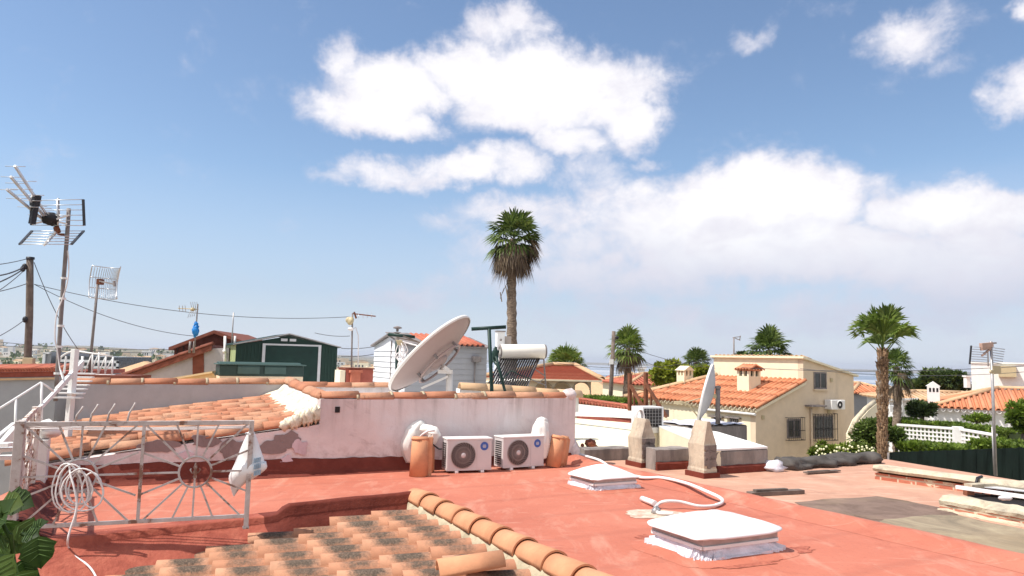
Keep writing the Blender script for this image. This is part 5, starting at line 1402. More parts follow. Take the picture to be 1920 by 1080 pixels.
m_ = MB(); m_.obox(A(745, 647, 14.35), Vector((.11, .03, 0)), Vector((0, .08, 0)), Vector((-.03, 0, .10))); m_.build('splitter_box', M['tanplastic'], t2, bevel=.01)
m_ = MB(); m_.bar(A(756, 630, 14.5), A(795, 646, 14.4), .03, .03); m_.bar(A(744, 633, 14.5), A(780, 640, 14.4), .025); m_.build('stay', M['wood'], t2)

# solar water heater
YH = 17.0
hp0 = A(932, 730, YH); hw_ = thing('solar_water_heater', 'cream tank solar water heater with a slope of dark vacuum tubes', 'solar water heater', (hp0.x, hp0.y, NZ))
tL, tR = A(938, 659, YH - .0), A(1022, 659, YH + .25); dT = (tR - tL).normalized(); rT = .165
m_ = MB(); m_.lathe([(0, 0), (rT * .9, .0), (rT, .025), (rT, (tR - tL).length - .025), (rT * .92, (tR - tL).length), (0, (tR - tL).length)], tL, dT, 32); m_.build('tank', M['tank'], hw_)
m_ = MB(); L_ = (tR - tL).length; m_.lathe([(rT * 1.005, L_ - .03), (rT * 1.02, L_ - .025), (rT * .98, L_ + .008), (0, L_ + .01)], tL, dT, 28); m_.lathe([(rT * .6, -.02), (rT * 1.0, -.02), (rT * 1.0, .0)], tL, dT, 20); m_.build('end_cap', M['mast'], hw_)
m_ = MB()
b0, b1 = A(910, 731, YH - 1.0), A(984, 731, YH - .75)
for i in range(17):
    q = i / 16; top = tL.lerp(tR, .04 + .84 * q) - Z * rT * .9; bot = b0.lerp(b1, q); m_.tube([top, bot], .021, 7)
m_.build('vacuum_tube', M['glasstube'], hw_)
m_ = MB(); m_.bar(tL - Z * rT + dT * .05, tR - Z * rT - dT * .05, .05, .05); m_.bar(tR - Z * rT - dT * .18, A(986, 732, YH - .75), .035, .035); m_.bar(b0, b1, .04, .04)
lg = tR - dT * .03; m_.bar(lg - Z * rT, A(1024, 734, YH + .25), .03, .03); m_.bar(tL - Z * rT, A(934, 734, YH), .03)
m_.bar(A(1000, 690, YH), A(1022, 705, YH + .2), .02); m_.bar(A(998, 712, YH - .5), A(1022, 722, YH + .2), .02); m_.bar(A(1012, 716, YH - .1), A(1022, 709, YH + .2), .015)
m_.build('frame', M['mast'], hw_)
m_ = MB(); q = A(929, 664, YH - .2); m_.ball(q, .075, .075, .16, wob=.5); m_.tube(smooth_path([A(930, 650, YH - .2), A(924, 672, YH - .25), A(934, 690, YH - .4), A(938, 712, YH - .5), A(944, 730, YH - .6)]), .022, 6); m_.tube(smooth_path([A(926, 668, YH - .2), A(921, 690, YH - .3), A(922, 725, YH - .4)]), .018, 6); m_.tube(smooth_path([A(942, 712, YH - .8), A(958, 696, YH - .8), A(975, 703, YH - .8), A(998, 712, YH - .4)]), .012, 5); m_.build('pipe', M['green_shade'], hw_)
vP = A(932, 646, 18.6); vc = thing('chimney', 'small white square chimney behind the solar water tank', 'chimney', (vP.x, vP.y, NZ))
m_ = MB(); m_.obox((vP.x, vP.y, NZ), Vector((.19, .05, 0)), Vector((-.05, .19, 0)), Z * (zr(vP, 622) - NZ)); m_.build('stack', M['white_clean'], vc)
m_ = MB(); m_.obox((vP.x - .02, vP.y - .02, zr(vP, 622)), Vector((.23, .05, 0)), Vector((-.05, .23, 0)), Z * .03); m_.lathe([(.03, 0), (.03, .02), (.0, .02)], vP + Vector((.09, -.0, .12)), Vector((.2, -1, 0)), 10); m_.build('cap', M['mast'], vc)
m_ = MB(); m_.obox((vP.x + .19, vP.y + .03, NZ), Vector((.16, 0, 0)), Vector((0, .2, 0)), Z * (zr(vP, 630) - NZ)); m_.build('side_block', M['cement'], vc)
# ================================================================== right hand neighbour: low worn roof
NZ2 = -.06
rh = thing('worn_roof_house', 'house to the right with a worn salmon flat roof patched in dark felt', 'house', (7, 10, GROUND))
ca, cb2 = on_z(1640, 872, .16), on_z(1925, 908, .16)           # right parapet crest
pdir = Vector((cb2.x - ca.x, cb2.y - ca.y, 0)).normalized()
kn0, kn1 = flat(kback) + nrm * .1, flat(kfront) + nrm * .1
bl0 = flat(on_z(1345, 879, NZ2)); bl0b = flat(on_z(1130, 862, NZ2))
t = NT('salmon_roof'); v = t.coord('world'); vs2 = t.coord('world', (.6, 2.2, 1))
a = t.noise(v, 1.1, 7, .65, .5); b = t.noise(vs2, 3, 8, .7, .4)
col = t.ramp(a, [(.3, (.42, .225, .155)), (.55, (.52, .29, .20)), (.72, (.57, .35, .25))])
col = t.mix(t.math('MULTIPLY', t.mask(b, .52, .72), .6), col, (.68, .48, .36, 1))
col = t.mix(t.math('MULTIPLY', t.mask(t.noise(v, 2.6, 8, .7, .8), .60, .70), .5), col, (.24, .14, .10, 1))
t.bump(t.noise(v, 12, 6), .4, .02); M['salmon'] = t.done(col, .9)
def felt_mat(name, c1, c2, c3):
    t = NT(name); v = t.coord('world'); a = t.noise(v, 1.6, 8, .7, .7); b = t.noise(v, .6, 6, .6)
    col = t.ramp(a, [(.35, c1), (.5, c2), (.68, c3)]); col = t.mix(t.math('MULTIPLY', t.mask(b, .5, .65), .5), col, (.30, .22, .13, 1))
    t.bump(a, .5, .02); return t.done(col, .95)
M['felt1'] = felt_mat('brown_felt', (.13, .085, .065), (.20, .135, .105), (.27, .18, .14))
M['felt2'] = felt_mat('grey_felt', (.15, .125, .09), (.28, .22, .15), (.40, .33, .22))
m_ = MB(); far_ = flat(ca) + V * .6
rpoly = [kn0 + V * .3, kn1, kn1 + U * 6.5, flat(cb2) + pdir * 6, flat(on_z(1662, 861, NZ2)), flat(on_z(1440, 869, NZ2)), flat(on_z(1345, 872, NZ2))]
m_.prism([Vector((p.x, p.y, NZ2)) for p in rpoly], (0, 0, -.25)); m_.build('flat_roof', M['salmon'], rh)
m_ = MB(); m_.prism([Vector((p.x, p.y, NZ2 - .26)) for p in rpoly], (0, 0, GROUND - NZ2 + .26)); m_.build('wall', M['whitewash'], rh)
def sheet_patch(px, z, mat, name, par, wob=0):
    m_ = MB(); pts = [on_z(x, y, z) for x, y in px]; out = []
    for i, p in enumerate(pts):
        q = pts[(i + 1) % len(pts)]
        for k in range(5): r_ = p.lerp(q, k / 5); out.append(r_ + Vector((.04 * mnoise.noise(r_ * 3), .06 * mnoise.noise(r_ * 3 + Vector((5, 0, 0))), 0)))
    m_.prism(out, (0, 0, -.003)); return m_.build(name, mat, par)
sheet_patch([(1490, 941), (1560, 935), (1645, 930), (1700, 939), (1765, 952), (1790, 972), (1700, 985), (1600, 985), (1540, 965)], NZ2 + .006, M['felt1'], 'felt_patch', rh)
sheet_patch([(1600, 966), (1770, 953), (1800, 965), (1700, 973), (1640, 975)], NZ2 + .011, M['felt1'], 'felt_patch', rh)
sheet_patch([(1640, 985), (1660, 973), (1745, 966), (1800, 966), (1860, 980), (1960, 1000), (1990, 1070), (1800, 1030)], NZ2 + .016, M['felt2'], 'felt_patch', rh)
# right parapet: crusted coping over brick painted face
t = NT('chipped_brick'); v = t.coord('world')
bt = t.n('ShaderNodeTexBrick'); bt.inputs['Color1'].default_value = (.42, .13, .08, 1); bt.inputs['Color2'].default_value = (.50, .19, .12, 1); bt.inputs['Mortar'].default_value = (.55, .45, .33, 1); bt.inputs['Scale'].default_value = 1.0
bt.inputs['Brick Width'].default_value = .26; bt.inputs['Row Height'].default_value = .085; bt.inputs['Mortar Size'].default_value = .012
mp = t.n('ShaderNodeMapping'); mp.inputs['Rotation'].default_value = (R(90), 0, -GA + R(90)); t.l(v, mp.inputs[0])
sx = t.n('ShaderNodeSeparateXYZ'); rt = t.n('ShaderNodeVectorRotate', rotation_type='Z_AXIS'); rt.inputs['Angle'].default_value = -(GA + R(90)); t.l(v, rt.inputs['Vector']); t.l(rt.outputs[0], sx.inputs[0])
cx_ = t.n('ShaderNodeCombineXYZ'); t.l(sx.outputs[0], cx_.inputs[0]); t.l(sx.outputs[2], cx_.inputs[1]); t.l(cx_.outputs[0], bt.inputs['Vector'])
mk_ = t.mask(t.noise(v, 3.5, 7, .65, .6), .58, .63)
col = t.mix(mk_, bt.outputs['Color'], (.62, .54, .40, 1)); t.bump(t.noise(v, 14, 6), .6, .02); M['brickchip'] = t.done(col, .9)
m_ = MB(); inn = Vector((-pdir.y, pdir.x, 0)); inn = inn if inn.x < 0 else -inn
Lp = (flat(cb2) - flat(ca)).length + 2.5
m_.obox(flat(ca, NZ2 - .1), pdir * Lp, -inn * .2, Z * .20); m_.build('parapet_brick', M['brickchip'], rh)
def rough_bar(mb, p, d, side, L, prof, n=60, amp=.02, sc=4):
    base = len(mb.v); K = len(prof)
    for i in range(n + 1):
        c = p + d * (L * i / n)
        for k, (o, z) in enumerate(prof):
            q = c + side * o + Z * z; w_ = mnoise.noise(q * sc) * amp; mb.v.append(q + side * w_ + Z * w_ * .6)
    for i in range(n):
        for k in range(K): k2 = (k + 1) % K; a = base + i * K; mb.f.append([a + k, a + k2, a + K + k2, a + K + k])
    mb.f.append([base + k for k in range(K)]); mb.f.append([base + n * K + k for k in range(K)][::-1])
m_ = MB(); rough_bar(m_, flat(ca, 0), pdir, inn, Lp, [(.05, .075), (.07, .115), (.03, .16), (-.16, .165), (-.22, .11), (-.22, .03)], 90, .025)
m_.build('parapet_coping', M['capstone'], rh)
m_ = MB(); pp = on_z(1836, 905, .1); m_.tube([pp + inn * .10 - Z * .12, pp + inn * .11, pp + inn * .06 + Z * .07, pp - inn * .1 + Z * .08], .02, 6); m_.build('cable_loop', M['black'], rh)
vb = on_z(1794, 912, NZ2); m_ = MB(); m_.obox(vb, pdir * .16, inn * .12, Z * .16); m_.build('vent_box', M['black'], rh)
# broken low brick wall with crumbling top
w0, w1_ = on_z(1762, 956, NZ2), on_z(1935, 990, NZ2)
wd_ = Vector((w1_.x - w0.x, w1_.y - w0.y, 0)).normalized(); ws = Vector((-wd_.y, wd_.x, 0)); ws = ws if ws.x < 0 else -ws
bwl = thing('broken_brick_wall', 'low crumbling brick wall with lumpy pale mortar on top beside the roof pit', 'wall', tuple(w0))
m_ = MB(); m_.obox(w0, wd_ * 3.0, -ws * .28, Z * .12); m_.build('brick_course', M['brickchip'], bwl)
m_ = MB(); rough_bar(m_, flat(w0, NZ2), wd_, ws, 3.0, [(.02, .085), (.03, .13), (-.05, .19), (-.24, .185), (-.32, .12), (-.31, .02)], 60, .05, 6); rough_bar(m_, flat(w0, NZ2), wd_, ws, 3.0, [(.06, .0), (.05, .022), (.0, .03), (.0, .0)], 60, .03, 8)
m_.build('mortar_crust', M['capstone'], bwl)
# roof pit with white steel frame to the right of it
pit = thing('roof_light_frame', 'white angle iron frame over a dark roof opening at the right edge', 'frame', tuple(on_z(1850, 930, NZ2)))
e0, e1 = on_z(1793, 913, .10), on_z(1960, 937, .10)
m_ = MB(); m_.bar(e0, e1 + (e1 - e0) * .6, .05, .045); m_.build('front_rail', M['whitepaint'], pit)
f0, f1 = on_z(1815, 911, .1), on_z(1975, 903, .1)
m_ = MB(); m_.bar(f0, f1, .12, .05); m_.build('back_rail', M['capstone'], pit)
m_ = MB(); q = on_z(1814, 930, NZ2); m_.obox(q, Vector((.10, 0, 0)), Vector((0, .1, 0)), Z * .17); m_.build('leg', M['rust'], pit)
m_ = MB(); m_.prism([on_z(1812, 918, NZ2 + .012), on_z(1830, 914, NZ2 + .012), on_z(1990, 906, NZ2 + .012), on_z(1990, 968, NZ2 + .012), on_z(1815, 934, NZ2 + .012)], (0, 0, -.008)); m_.build('dark_opening', M['dark'], pit)
m_ = MB(); m_.prism([on_z(1830, 913, .075), on_z(1990, 905, .075), on_z(1990, 930, .075)], (0, 0, .012)); m_.build('cover_sheet', M['palegrey'], pit)
m_ = MB(); q = on_z(1885, 934, .06); m_.ball(q, .09, .05, .03, wob=.3); m_.build('hinge', M['palegrey'], pit)

# rolled tarp and planks
tp0, tp1 = on_z(1462, 880, NZ2), on_z(1640, 866, NZ2)
tarp = thing('rolled_tarpaulin', 'dark crumpled tarpaulin roll along the back edge of the worn roof', 'tarpaulin', tuple(tp0))
m_ = MB(); d_ = (tp1 - tp0).normalized(); s_ = Vector((-d_.y, d_.x, 0)); base = 0; L_ = (tp1 - tp0).length; n, sg = 50, 16
for i in range(n + 1):
    q = i / n; c = tp0 + d_ * L_ * q + Z * .09
    for k in range(sg):
        a = 2 * math.pi * k / sg; rr = (.11 if 0 < i < n else .02) * (1 + .55 * mnoise.noise(Vector((math.cos(a) * 1.1, math.sin(a) * 1.1, q * 6))) + .30 * mnoise.noise(Vector((math.cos(a) * 3, math.sin(a) * 3, q * 22))))
        m_.v.append(c + s_ * rr * 1.9 * math.cos(a) + Z * rr * .95 * math.sin(a) - Z * .02)
for i in range(n):
    for k in range(sg): k2 = (k + 1) % sg; m_.f.append([i * sg + k, (i + 1) * sg + k, (i + 1) * sg + k2, i * sg + k2]); m_.sm.add(len(m_.f) - 1)
m_.build('roll', M['asphaltfelt'], tarp)
def plank(label, a, b, w_, h_, mat):
    c = (a + b) / 2; t_ = thing('plank', label, 'plank', tuple(c), 0, 'loose planks on the worn roof'); m_ = MB(); m_.bar(a, b, w_, h_); m_.build('board', mat, t_)
    m_ = MB(); m_.bar(a.lerp(b, .1) + Z * (h_ * .8), b.lerp(a, .3) + Z * (h_ * .8), w_ * .6, h_ * .5); m_.build('upper_board', M['wood'], t_)
plank('weathered plank lying in front of the rolled tarpaulin', on_z(1510, 886, NZ2 + .03), on_z(1572, 882, NZ2 + .03), .10, .02, M['wood'])
plank('dark board leaning along the red kerb', on_z(1405, 926, NZ2 + .03), on_z(1503, 921, NZ2 + .03), .12, .05, M['wood'])
pq = on_z(1432, 878, NZ2); sb_ = thing('rubble_sack', 'white sack slumped beside the end of the low grey wall', 'sack', tuple(pq))
m_ = MB(); m_.ball(on_z(1448, 876, NZ2 + .06), .2, .15, .11, wob=.6); m_.build('sack_body', M['foil'], sb_)

M['shade_grime'] = plaster('shade_grime_plate', (.24, .195, .175, 1), (.09, .075, .07, 1), .7, 6, bump=.8)  # mottled grime that also paints in the shade on the post fronts
# two pointed plaster posts and the low grey walls between them
def post(label, px, py, w_, d_, zs, zt):
    o = on_z(px, py, NZ2); t_ = thing('stone_post', label, 'post', (o.x, o.y, NZ2), GA, 'pointed plaster posts on the low roof wall')
    def Q(a, b, z): return Vector((o.x, o.y, 0)) + U * a + V * b + Z * z
    rr = random.Random(px)
    m_ = MB()
    lv = [(NZ2 - .02, 1.10), (NZ2 + .12, 1.08), (NZ2 + .15, 1.0), (zs * .5, 1.0), (zs, 1.03), (zs + .02, 1.0)]
    g = 6; base = len(m_.v); rings = []
    def ring(z, k, wd__, dd__, cx=0):
        pts = []
        for (a0, b0, a1, b1) in ((0, 0, 1, 0), (1, 0, 1, 1), (1, 1, 0, 1), (0, 1, 0, 0)):
            for i in range(g):
                a = a0 + (a1 - a0) * i / g; b = b0 + (b1 - b0) * i / g
                p = Q(w_ / 2 + (a - .5) * wd__ * k, d_ / 2 + (b - .5) * dd__ * k, z); n_ = mnoise.noise(p * 6) * .014 + mnoise.noise(p * 17) * .006
                pts.append(p + U * n_ * (1 if a > .5 else -1) + V * n_ * (1 if b > .5 else -1))
        return pts
    for z, k in lv: rings.append(ring(z, k, w_, d_))
    for i in range(1, 7):
        q = i / 6; rings.append(ring(zs + .02 + (zt - zs - .02) * q, 1, w_ * (1 - .78 * q), d_ * (1 - .16 * q)))
    for r_ in rings: m_.v += r_
    K = 4 * g
    for i in range(len(rings) - 1):
        for k in range(K): k2 = (k + 1) % K; m_.f.append([i * K + k, i * K + k2, (i + 1) * K + k2, (i + 1) * K + k])
    m_.f.append([(len(rings) - 1) * K + k for k in range(K)])
    m_.build('shaft', M['pillar'], t_)
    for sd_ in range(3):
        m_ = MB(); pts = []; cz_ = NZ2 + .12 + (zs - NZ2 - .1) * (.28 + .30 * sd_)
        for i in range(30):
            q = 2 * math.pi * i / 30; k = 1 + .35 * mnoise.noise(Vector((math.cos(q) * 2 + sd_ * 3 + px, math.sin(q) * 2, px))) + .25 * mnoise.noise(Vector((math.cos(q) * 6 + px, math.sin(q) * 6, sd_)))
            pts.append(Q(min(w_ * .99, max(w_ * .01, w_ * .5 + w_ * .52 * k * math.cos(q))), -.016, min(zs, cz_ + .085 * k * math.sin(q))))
        m_.prism(pts, V * .02); m_.build('shade_grime_plate', M['shade_grime'], t_)
    m_ = MB(); m_.obox(Q(-.04, -.04, NZ2 - .02), U * (w_ + .08), V * (d_ + .08), Z * .10); m_.build('painted_foot', M['red_shaded'], t_)
    return o
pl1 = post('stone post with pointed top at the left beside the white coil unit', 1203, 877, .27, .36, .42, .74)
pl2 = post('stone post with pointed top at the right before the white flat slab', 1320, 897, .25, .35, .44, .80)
def lowwall(label, px0, px1, pyb, pyt, thick, mat, foot=True):
    o = on_z(px0, pyb, NZ2); L_ = hit(o, U, px1); zt = zrow(o.x, o.y, pyt); t_ = thing('low_wall', label, 'wall', tuple(o), GA, 'low grey stained walls along the roof edge')
    m_ = MB(); rough_bar(m_, flat(o, 0), U, V, L_, [(0, NZ2), (0, zt * .5), (.0, zt - .02), (.03, zt), (thick, zt), (thick, NZ2)], 30, .014, 7); m_.build('wall', mat, t_)
    if foot:
        m_ = MB(); rough_bar(m_, flat(o, 0), U, V, L_, [(-.05, NZ2 - .01), (-.045, NZ2 + .10), (-.02, NZ2 + .13), (.02, NZ2 + .13), (.02, NZ2 - .01)], 30, .02, 7); m_.build('painted_foot', M['red_shaded'], t_)
    return o, L_, zt
lw3 = lowwall('low grey stained wall right of the right pointed post under the white slab', 1343, 1438, 889, 846, .3, M['cement'])
lw2 = lowwall('low grey stained wall between the two pointed posts', 1229, 1292, 882, 842, .25, M['cement'])
lw1 = lowwall('low grey stained wall between the lilac wall end and the left pointed post', 1096, 1182, 866, 842, .25, M['cement'], False)
# bright white and cream roofs behind the posts
cr = thing('cream_roof_house', 'neighbouring house with a bright cream flat roof behind the pointed posts', 'house', (4, 16, GROUND))
m_ = MB()
cA = [on_z(1066, 858, -.12), on_z(1330, 850, -.12), on_z(1335, 806, -.12), on_z(1066, 783, -.12)]
m_.prism(cA, (0, 0, -.25)); m_.build('flat_roof', M['cream'], cr)
m_ = MB(); m_.prism([p - Z * .255 for p in cA], (0, 0, GROUND + .37)); m_.build('wall', M['cream'], cr)
s0, s1 = A(1070, 780, 21.5), A(1196, 784, 19.5)
m_ = MB(); m_.prism([s0, s1, A(1196, 770, 19.5), A(1070, 756, 21.5)], V * .25); m_.prism([A(1084, 779, 21.4), A(1196, 785, 19.4), A(1196, 782, 19.4), A(1084, 775, 21.4)], V * .05); m_.build('back_parapet', M['white_clean'], cr)
ws_ = thing('white_slab_roof', 'sloping whitewashed slab roof joined to the low grey wall', 'roof', tuple(lw3[0]))
o3, L3, z3 = lw3
m_ = MB(); c1, c2 = flat(o3, z3 + .004) + V * .0, flat(o3, z3 + .004) + U * (L3 + .0)
b1_, b2_ = A(1226, 797, 15.0), A(1345, 812, 15.4)
m_.prism([c1, c2, b2_, b1_], (0, 0, .03)); m_.build('slab', M['white_clean'], ws_)
m_ = MB(); m_.prism([c1 - Z * .002, b1_ - Z * .002, Vector((b1_.x, b1_.y, -.2)), Vector((c1.x, c1.y, -.2))], U * .1); m_.build('wall', M['cream'], ws_)
gb0 = A(1338, 836, 15.6); g_t = thing('grey_roof_block', 'grey weathered box shaped roof block with foil on top behind the white slab', 'roof block', tuple(gb0), GA)
gl0 = A(1290, 830, 15.6); gl_ = hit(gl0, U, 1400); zt = zrow(gl0.x, gl0.y, 800)
m_ = MB(); rough_bar(m_, flat(gl0, 0), U, V, gl_, [(0, -.1), (0, zt - .02), (.04, zt), (1.2, zt), (1.2, -.1)], 30, .012, 6); m_.build('block', M['cement'], g_t)
m_ = MB(); rr = random.Random(3); n = 26; base = 0
for i in range(n + 1):
    for j in range(9):
        p = flat(gl0, zt + .012) + U * (gl_ * i / n) + V * (-.03 + 1.2 * j / 8); m_.v.append(p + Z * (.045 * mnoise.noise(p * 5) + .03 * mnoise.noise(p * 13) + .02))
for i in range(n):
    for j in range(8): a = i * 9 + j; m_.f.append([a, a + 1, a + 10, a + 9])
m_.build('foil_cover', M['foil'], g_t)
q = on_z(1108, 838, -.1); sp_ = thing('broken_tile', 'dark broken lump lying on the cream roof by the low grey wall', 'rubble', tuple(q))
m_ = MB(); m_.ball(q + Z * .06, .12, .1, .09, wob=.7, fr=3); m_.ball(q + Vector((-.18, 0, .03)), .04); m_.build('lump', M['browntrim'], sp_)

# air conditioner with dark coil and hose loop
aP = A(1206, 801, 14.6); cl_ = hit(aP, U, 1241); cz1 = zr(aP, 766); aP_z = aP.z
cu = thing('condenser_unit', 'white air conditioning unit with exposed dark coil and a hose loop on its side', 'air conditioner', tuple(aP), GA)
m_ = MB(); m_.obox(aP, U * cl_, V * .3, Z * (cz1 - aP_z)); m_.build('coil', M['acdark'], cu)
m_ = MB(); h_ = cz1 - aP_z
for i in range(7): m_.obox(aP + U * (cl_ * i / 6.2) - V * .008, U * .006, V * .008, Z * h_)
for i in range(6): m_.obox(aP + Z * (h_ * i / 5.5) - V * .010, U * cl_, V * .006, Z * .006)
m_.build('guard_wire', M['steel'], cu)
m_ = MB(); m_.obox(aP - U * .03 - V * .02 - Z * .12, U * .03, V * .36, Z * (h_ + .15)); m_.obox(aP + Z * h_ - V * .02 - U * .0, U * (cl_ + .03), V * .36, Z * .03); m_.obox(aP + U * cl_ - V * .02 - Z * .1, U * .03, V * .36, Z * (h_ + .1)); m_.obox(aP - V * .02 - Z * .12, U * cl_, V * .36, Z * .11); m_.build('casing', M['whitepaint'], cu)
m_ = MB()
for k in range(5): c = A(1196 + k * 1.2, 783, 14.35 - .02 * k); m_.tube([c + Vector((.075 * math.cos(a_ * .3491), 0, .15 * math.sin(a_ * .3491))) for a_ in range(18)], .012, 6, closed=True)
m_.tube(smooth_path([A(1192, 798, 14.3), A(1200, 792, 14.2), A(1212, 795, 14.2), A(1220, 803, 14.2), A(1222, 812, 14.2)]), .018, 7); m_.tube(smooth_path([A(1189, 800, 14.3), A(1190, 812, 14.3), A(1188, 826, 14.3)]), .016, 6); m_.build('hose', M['cable'], cu)
m_ = MB(); m_.obox(aP - U * .02 - V * .0 + Vector((0, 0, GROUND - aP_z)), U * (cl_ + .02), V * .3, Z * (aP_z - GROUND - .125)); m_.build('plinth', M['cream'], cu)
# rusty stair rails
rs_ = thing('rusty_stair_rail', 'rusty brown iron stair railing with two slanting handrails behind the coil unit', 'handrail', tuple(A(1212, 770, 17)))
for (a, b, w_) in (((1181, 770), (1181, 700), .075), ((1211, 768), (1211, 698), .075)):
    m_ = MB(); m_.bar(A(*a, 17), A(*b, 17), w_, w_, up=U); m_.build('post', M['rust'], rs_)
for (a, b) in (((1182, 722), (1208, 768)), ((1210, 718), (1250, 782))):
    m_ = MB(); m_.bar(A(*a, 16.9), A(*b, 16.5), .06, .06); m_.build('handrail', M['rust'], rs_)
for x in (1189, 1198, 1221, 1232):
    yt = 722 + (x - 1182) * 1.75 if x < 1209 else 718 + (x - 1210) * 1.6
    m_ = MB(); m_.bar(A(x, 785, 16.9), A(x, yt, 16.85), .035, .035, up=U); m_.build('baluster', M['rust'], rs_)
m_ = MB(); m_.obox(A(1238, 782, 16.6), U * .25, V * .4, Z * .16); m_.build('step', M['wood'], rs_)
m_ = MB(); m_.bar(A(1183, 728, 17), A(1211, 733, 17), .02); m_.build('cross_bar', M['rust'], rs_)

# white dish seen almost edge on with its post
YE = 15.8
ec = A(1331, 738, YE); ed = thing('satellite_dish', 'white satellite dish seen almost edge on in front of the cream house', 'satellite dish', tuple(ec))
mj = (A(1343, 687, YE) - A(1316, 792, YE)); ax2 = (Vector((-.93, .33, .2))); ax2 = (ax2 - mj.normalized() * ax2.dot(mj.normalized())).normalized()
RE = mj.length / 2; pr_ = [(RE * i / 10, .16 * (i / 10) ** 2 - .08) for i in range(11)]
m_ = MB(); m_.lathe(pr_, ec, ax2, 40); m_.lathe([(r_, h + .015) for r_, h in pr_][::-1], ec, ax2, 40); m_.build('reflector', M['palegrey'], ed)
m_ = MB(); m_.lathe([(RE, .06), (RE * 1.02, .065), (RE * 1.02, .11), (RE * .96, .11)], ec, ax2, 40); m_.build('rim', M['whitepaint'], ed)
m_ = MB(); q = A(1346, 795, YE); m_.tube([q, A(1346, 728, YE)], .05, 10); m_.lathe([(.05, 0), (.07, .01), (.07, .05), (0, .07)], A(1346, 729, YE), Z, 10); m_.build('post', M['mast'], ed)
m_ = MB(); m_.tube([A(1316, 791, YE - .1), A(1290, 757, YE - .5), A(1275, 752, YE - .8)], .015, 5); m_.tube([A(1322, 745, YE), A(1278, 756, YE - .7)], .012, 5); m_.obox(A(1266, 758, YE - .8), Vector((.14, 0, 0)), Vector((0, .1, 0)), Z * .06); m_.bar(A(1334, 740, YE), A(1346, 745, YE), .06, .08); m_.build('feed_arm', M['tanplastic'], ed)

# ================================================================== cream two storey house
YC = 27.0
c0 = A(1417, 800, YC); c0 = Vector((c0.x, c0.y, GROUND)); ch = thing('cream_house', 'cream two storey house with an orange tile lean roof, barred windows and a wall unit', 'house', tuple(c0), GA)
lw_ = hit(c0, U, 1600); la_ = hit(c0, U, 1506); ll = hit(c0, V, 1188)
def CH(a, b, z): return Vector((c0.x, c0.y, 0)) + U * a + V * b + Z * z
zeave = zr(c0, 762); pj = CH(la_, 0, 0); zj = zr(pj, 712); zt1 = zr(pj, 672); pe2 = CH(lw_, 0, 0); zt2 = zr(pe2, 704)
m_ = MB(); m_.prism([CH(0, 0, GROUND), CH(lw_, 0, GROUND), CH(lw_, 0, zt2), CH(la_, 0, zt1), CH(la_, 0, zj), CH(0, 0, zeave)], V * .25); m_.build('gable_wall', M['tan'], ch)
m_ = MB(); m_.obox(CH(0, .25, GROUND), U * .25, V * (ll - .25), Z * (zeave - GROUND)); m_.build('side_wall', M['cream'], ch); m_ = MB(); m_.obox(CH(lw_ - .25, .25, GROUND), U * .25, V * (ll - .25), Z * (zt2 - GROUND - .02)); m_.build('side_wall', M['cream'], ch)
ll2 = hit(CH(la_, 0, 0), V, 1338)
m_ = MB(); m_.obox(CH(la_, .25, zj - 1), U * .25, V * (ll2 - .25), Z * (zt1 - zj + 1 - .02)); m_.build('upper_wall', M['cream'], ch)
m_ = MB(); m_.prism([CH(la_ - .12, -.12, zt1), CH(lw_ + .15, -.12, zt2 - .05), CH(lw_ + .15, -.12, zt2 + .03), CH(la_ - .12, -.12, zt1 + .08)], V * (ll2 + .2)); 
m_.build('upper_roof', M['cream'], ch)
m_ = MB()
for k in range(int(ll2 / .24)): barrel(m_, CH(la_ - .10, k * .24, zt1 + .05), U + Z * ((zt2 - zt1) / (lw_ - la_)), Z, .5, .09, .08, seg=6)
m_.build('verge_tiles', M['tile_pale'], ch)
# lower roof: slab plus strips of tiles running from the eave up to the upper wall
sl_ = (zj - zeave) / la_
hipb = ll2 - .3
m_ = MB(); q = [CH(-.12, -.15, zeave - .12 * sl_), CH(la_ - .02, -.15, zj - .02 * sl_), CH(la_ - .02, hipb, zj - .02 * sl_), CH(-.12, ll + .2, zeave - .12 * sl_)]
m_.prism([p - Z * .06 for p in q], (0, 0, -.10)); m_.build('roof_deck', M['cream'], ch)
m_ = MB(); nst = int((ll + .3) / .235)
for k in range(nst):
    b = -.12 + k * .235; top = la_ if b < hipb else la_ - (la_ + .35) * (b - hipb) / max(.1, (ll + .2 - hipb))
    a = -.20
    while a < top - .2:
        L_ = min(.62, top - a); o = CH(a, b + rnd.uniform(-.01, .01), zeave + a * sl_ + rnd.uniform(-.008, .012))
        barrel(m_, o, U + Z * (sl_ - .015), Z, L_, .105, .085, T=.02, seg=6); a += .55
m_.build('roof_tiles', M['tile_far'], ch)
m_ = MB()
for k in range(nst):
    b = -.12 + k * .235; o = CH(-.18, b + .117, zeave - .18 * sl_ - .05); barrel(m_, o, U + Z * sl_, -Z, .3, .09, .09, T=.02, seg=6)
m_.build('eave_tiles', M['mortar'], ch)
m_ = MB(); m_.tube([CH(-.12, -.1, zeave - .28), CH(-.12, ll * .35, zeave - .28)], .05, 7); m_.build('gutter', M['white_clean'], ch)
m_ = MB(); barrel(m_, CH(la_ - .05, hipb, zj + .02), (CH(-.35, ll + .2, zeave - .1) - CH(la_ - .05, hipb, zj + .02)), Z, (CH(-.35, ll + .2, zeave) - CH(la_, hipb, zj)).length, .14, .14, seg=8); m_.build('hip_tiles', M['tile_pale'], ch)
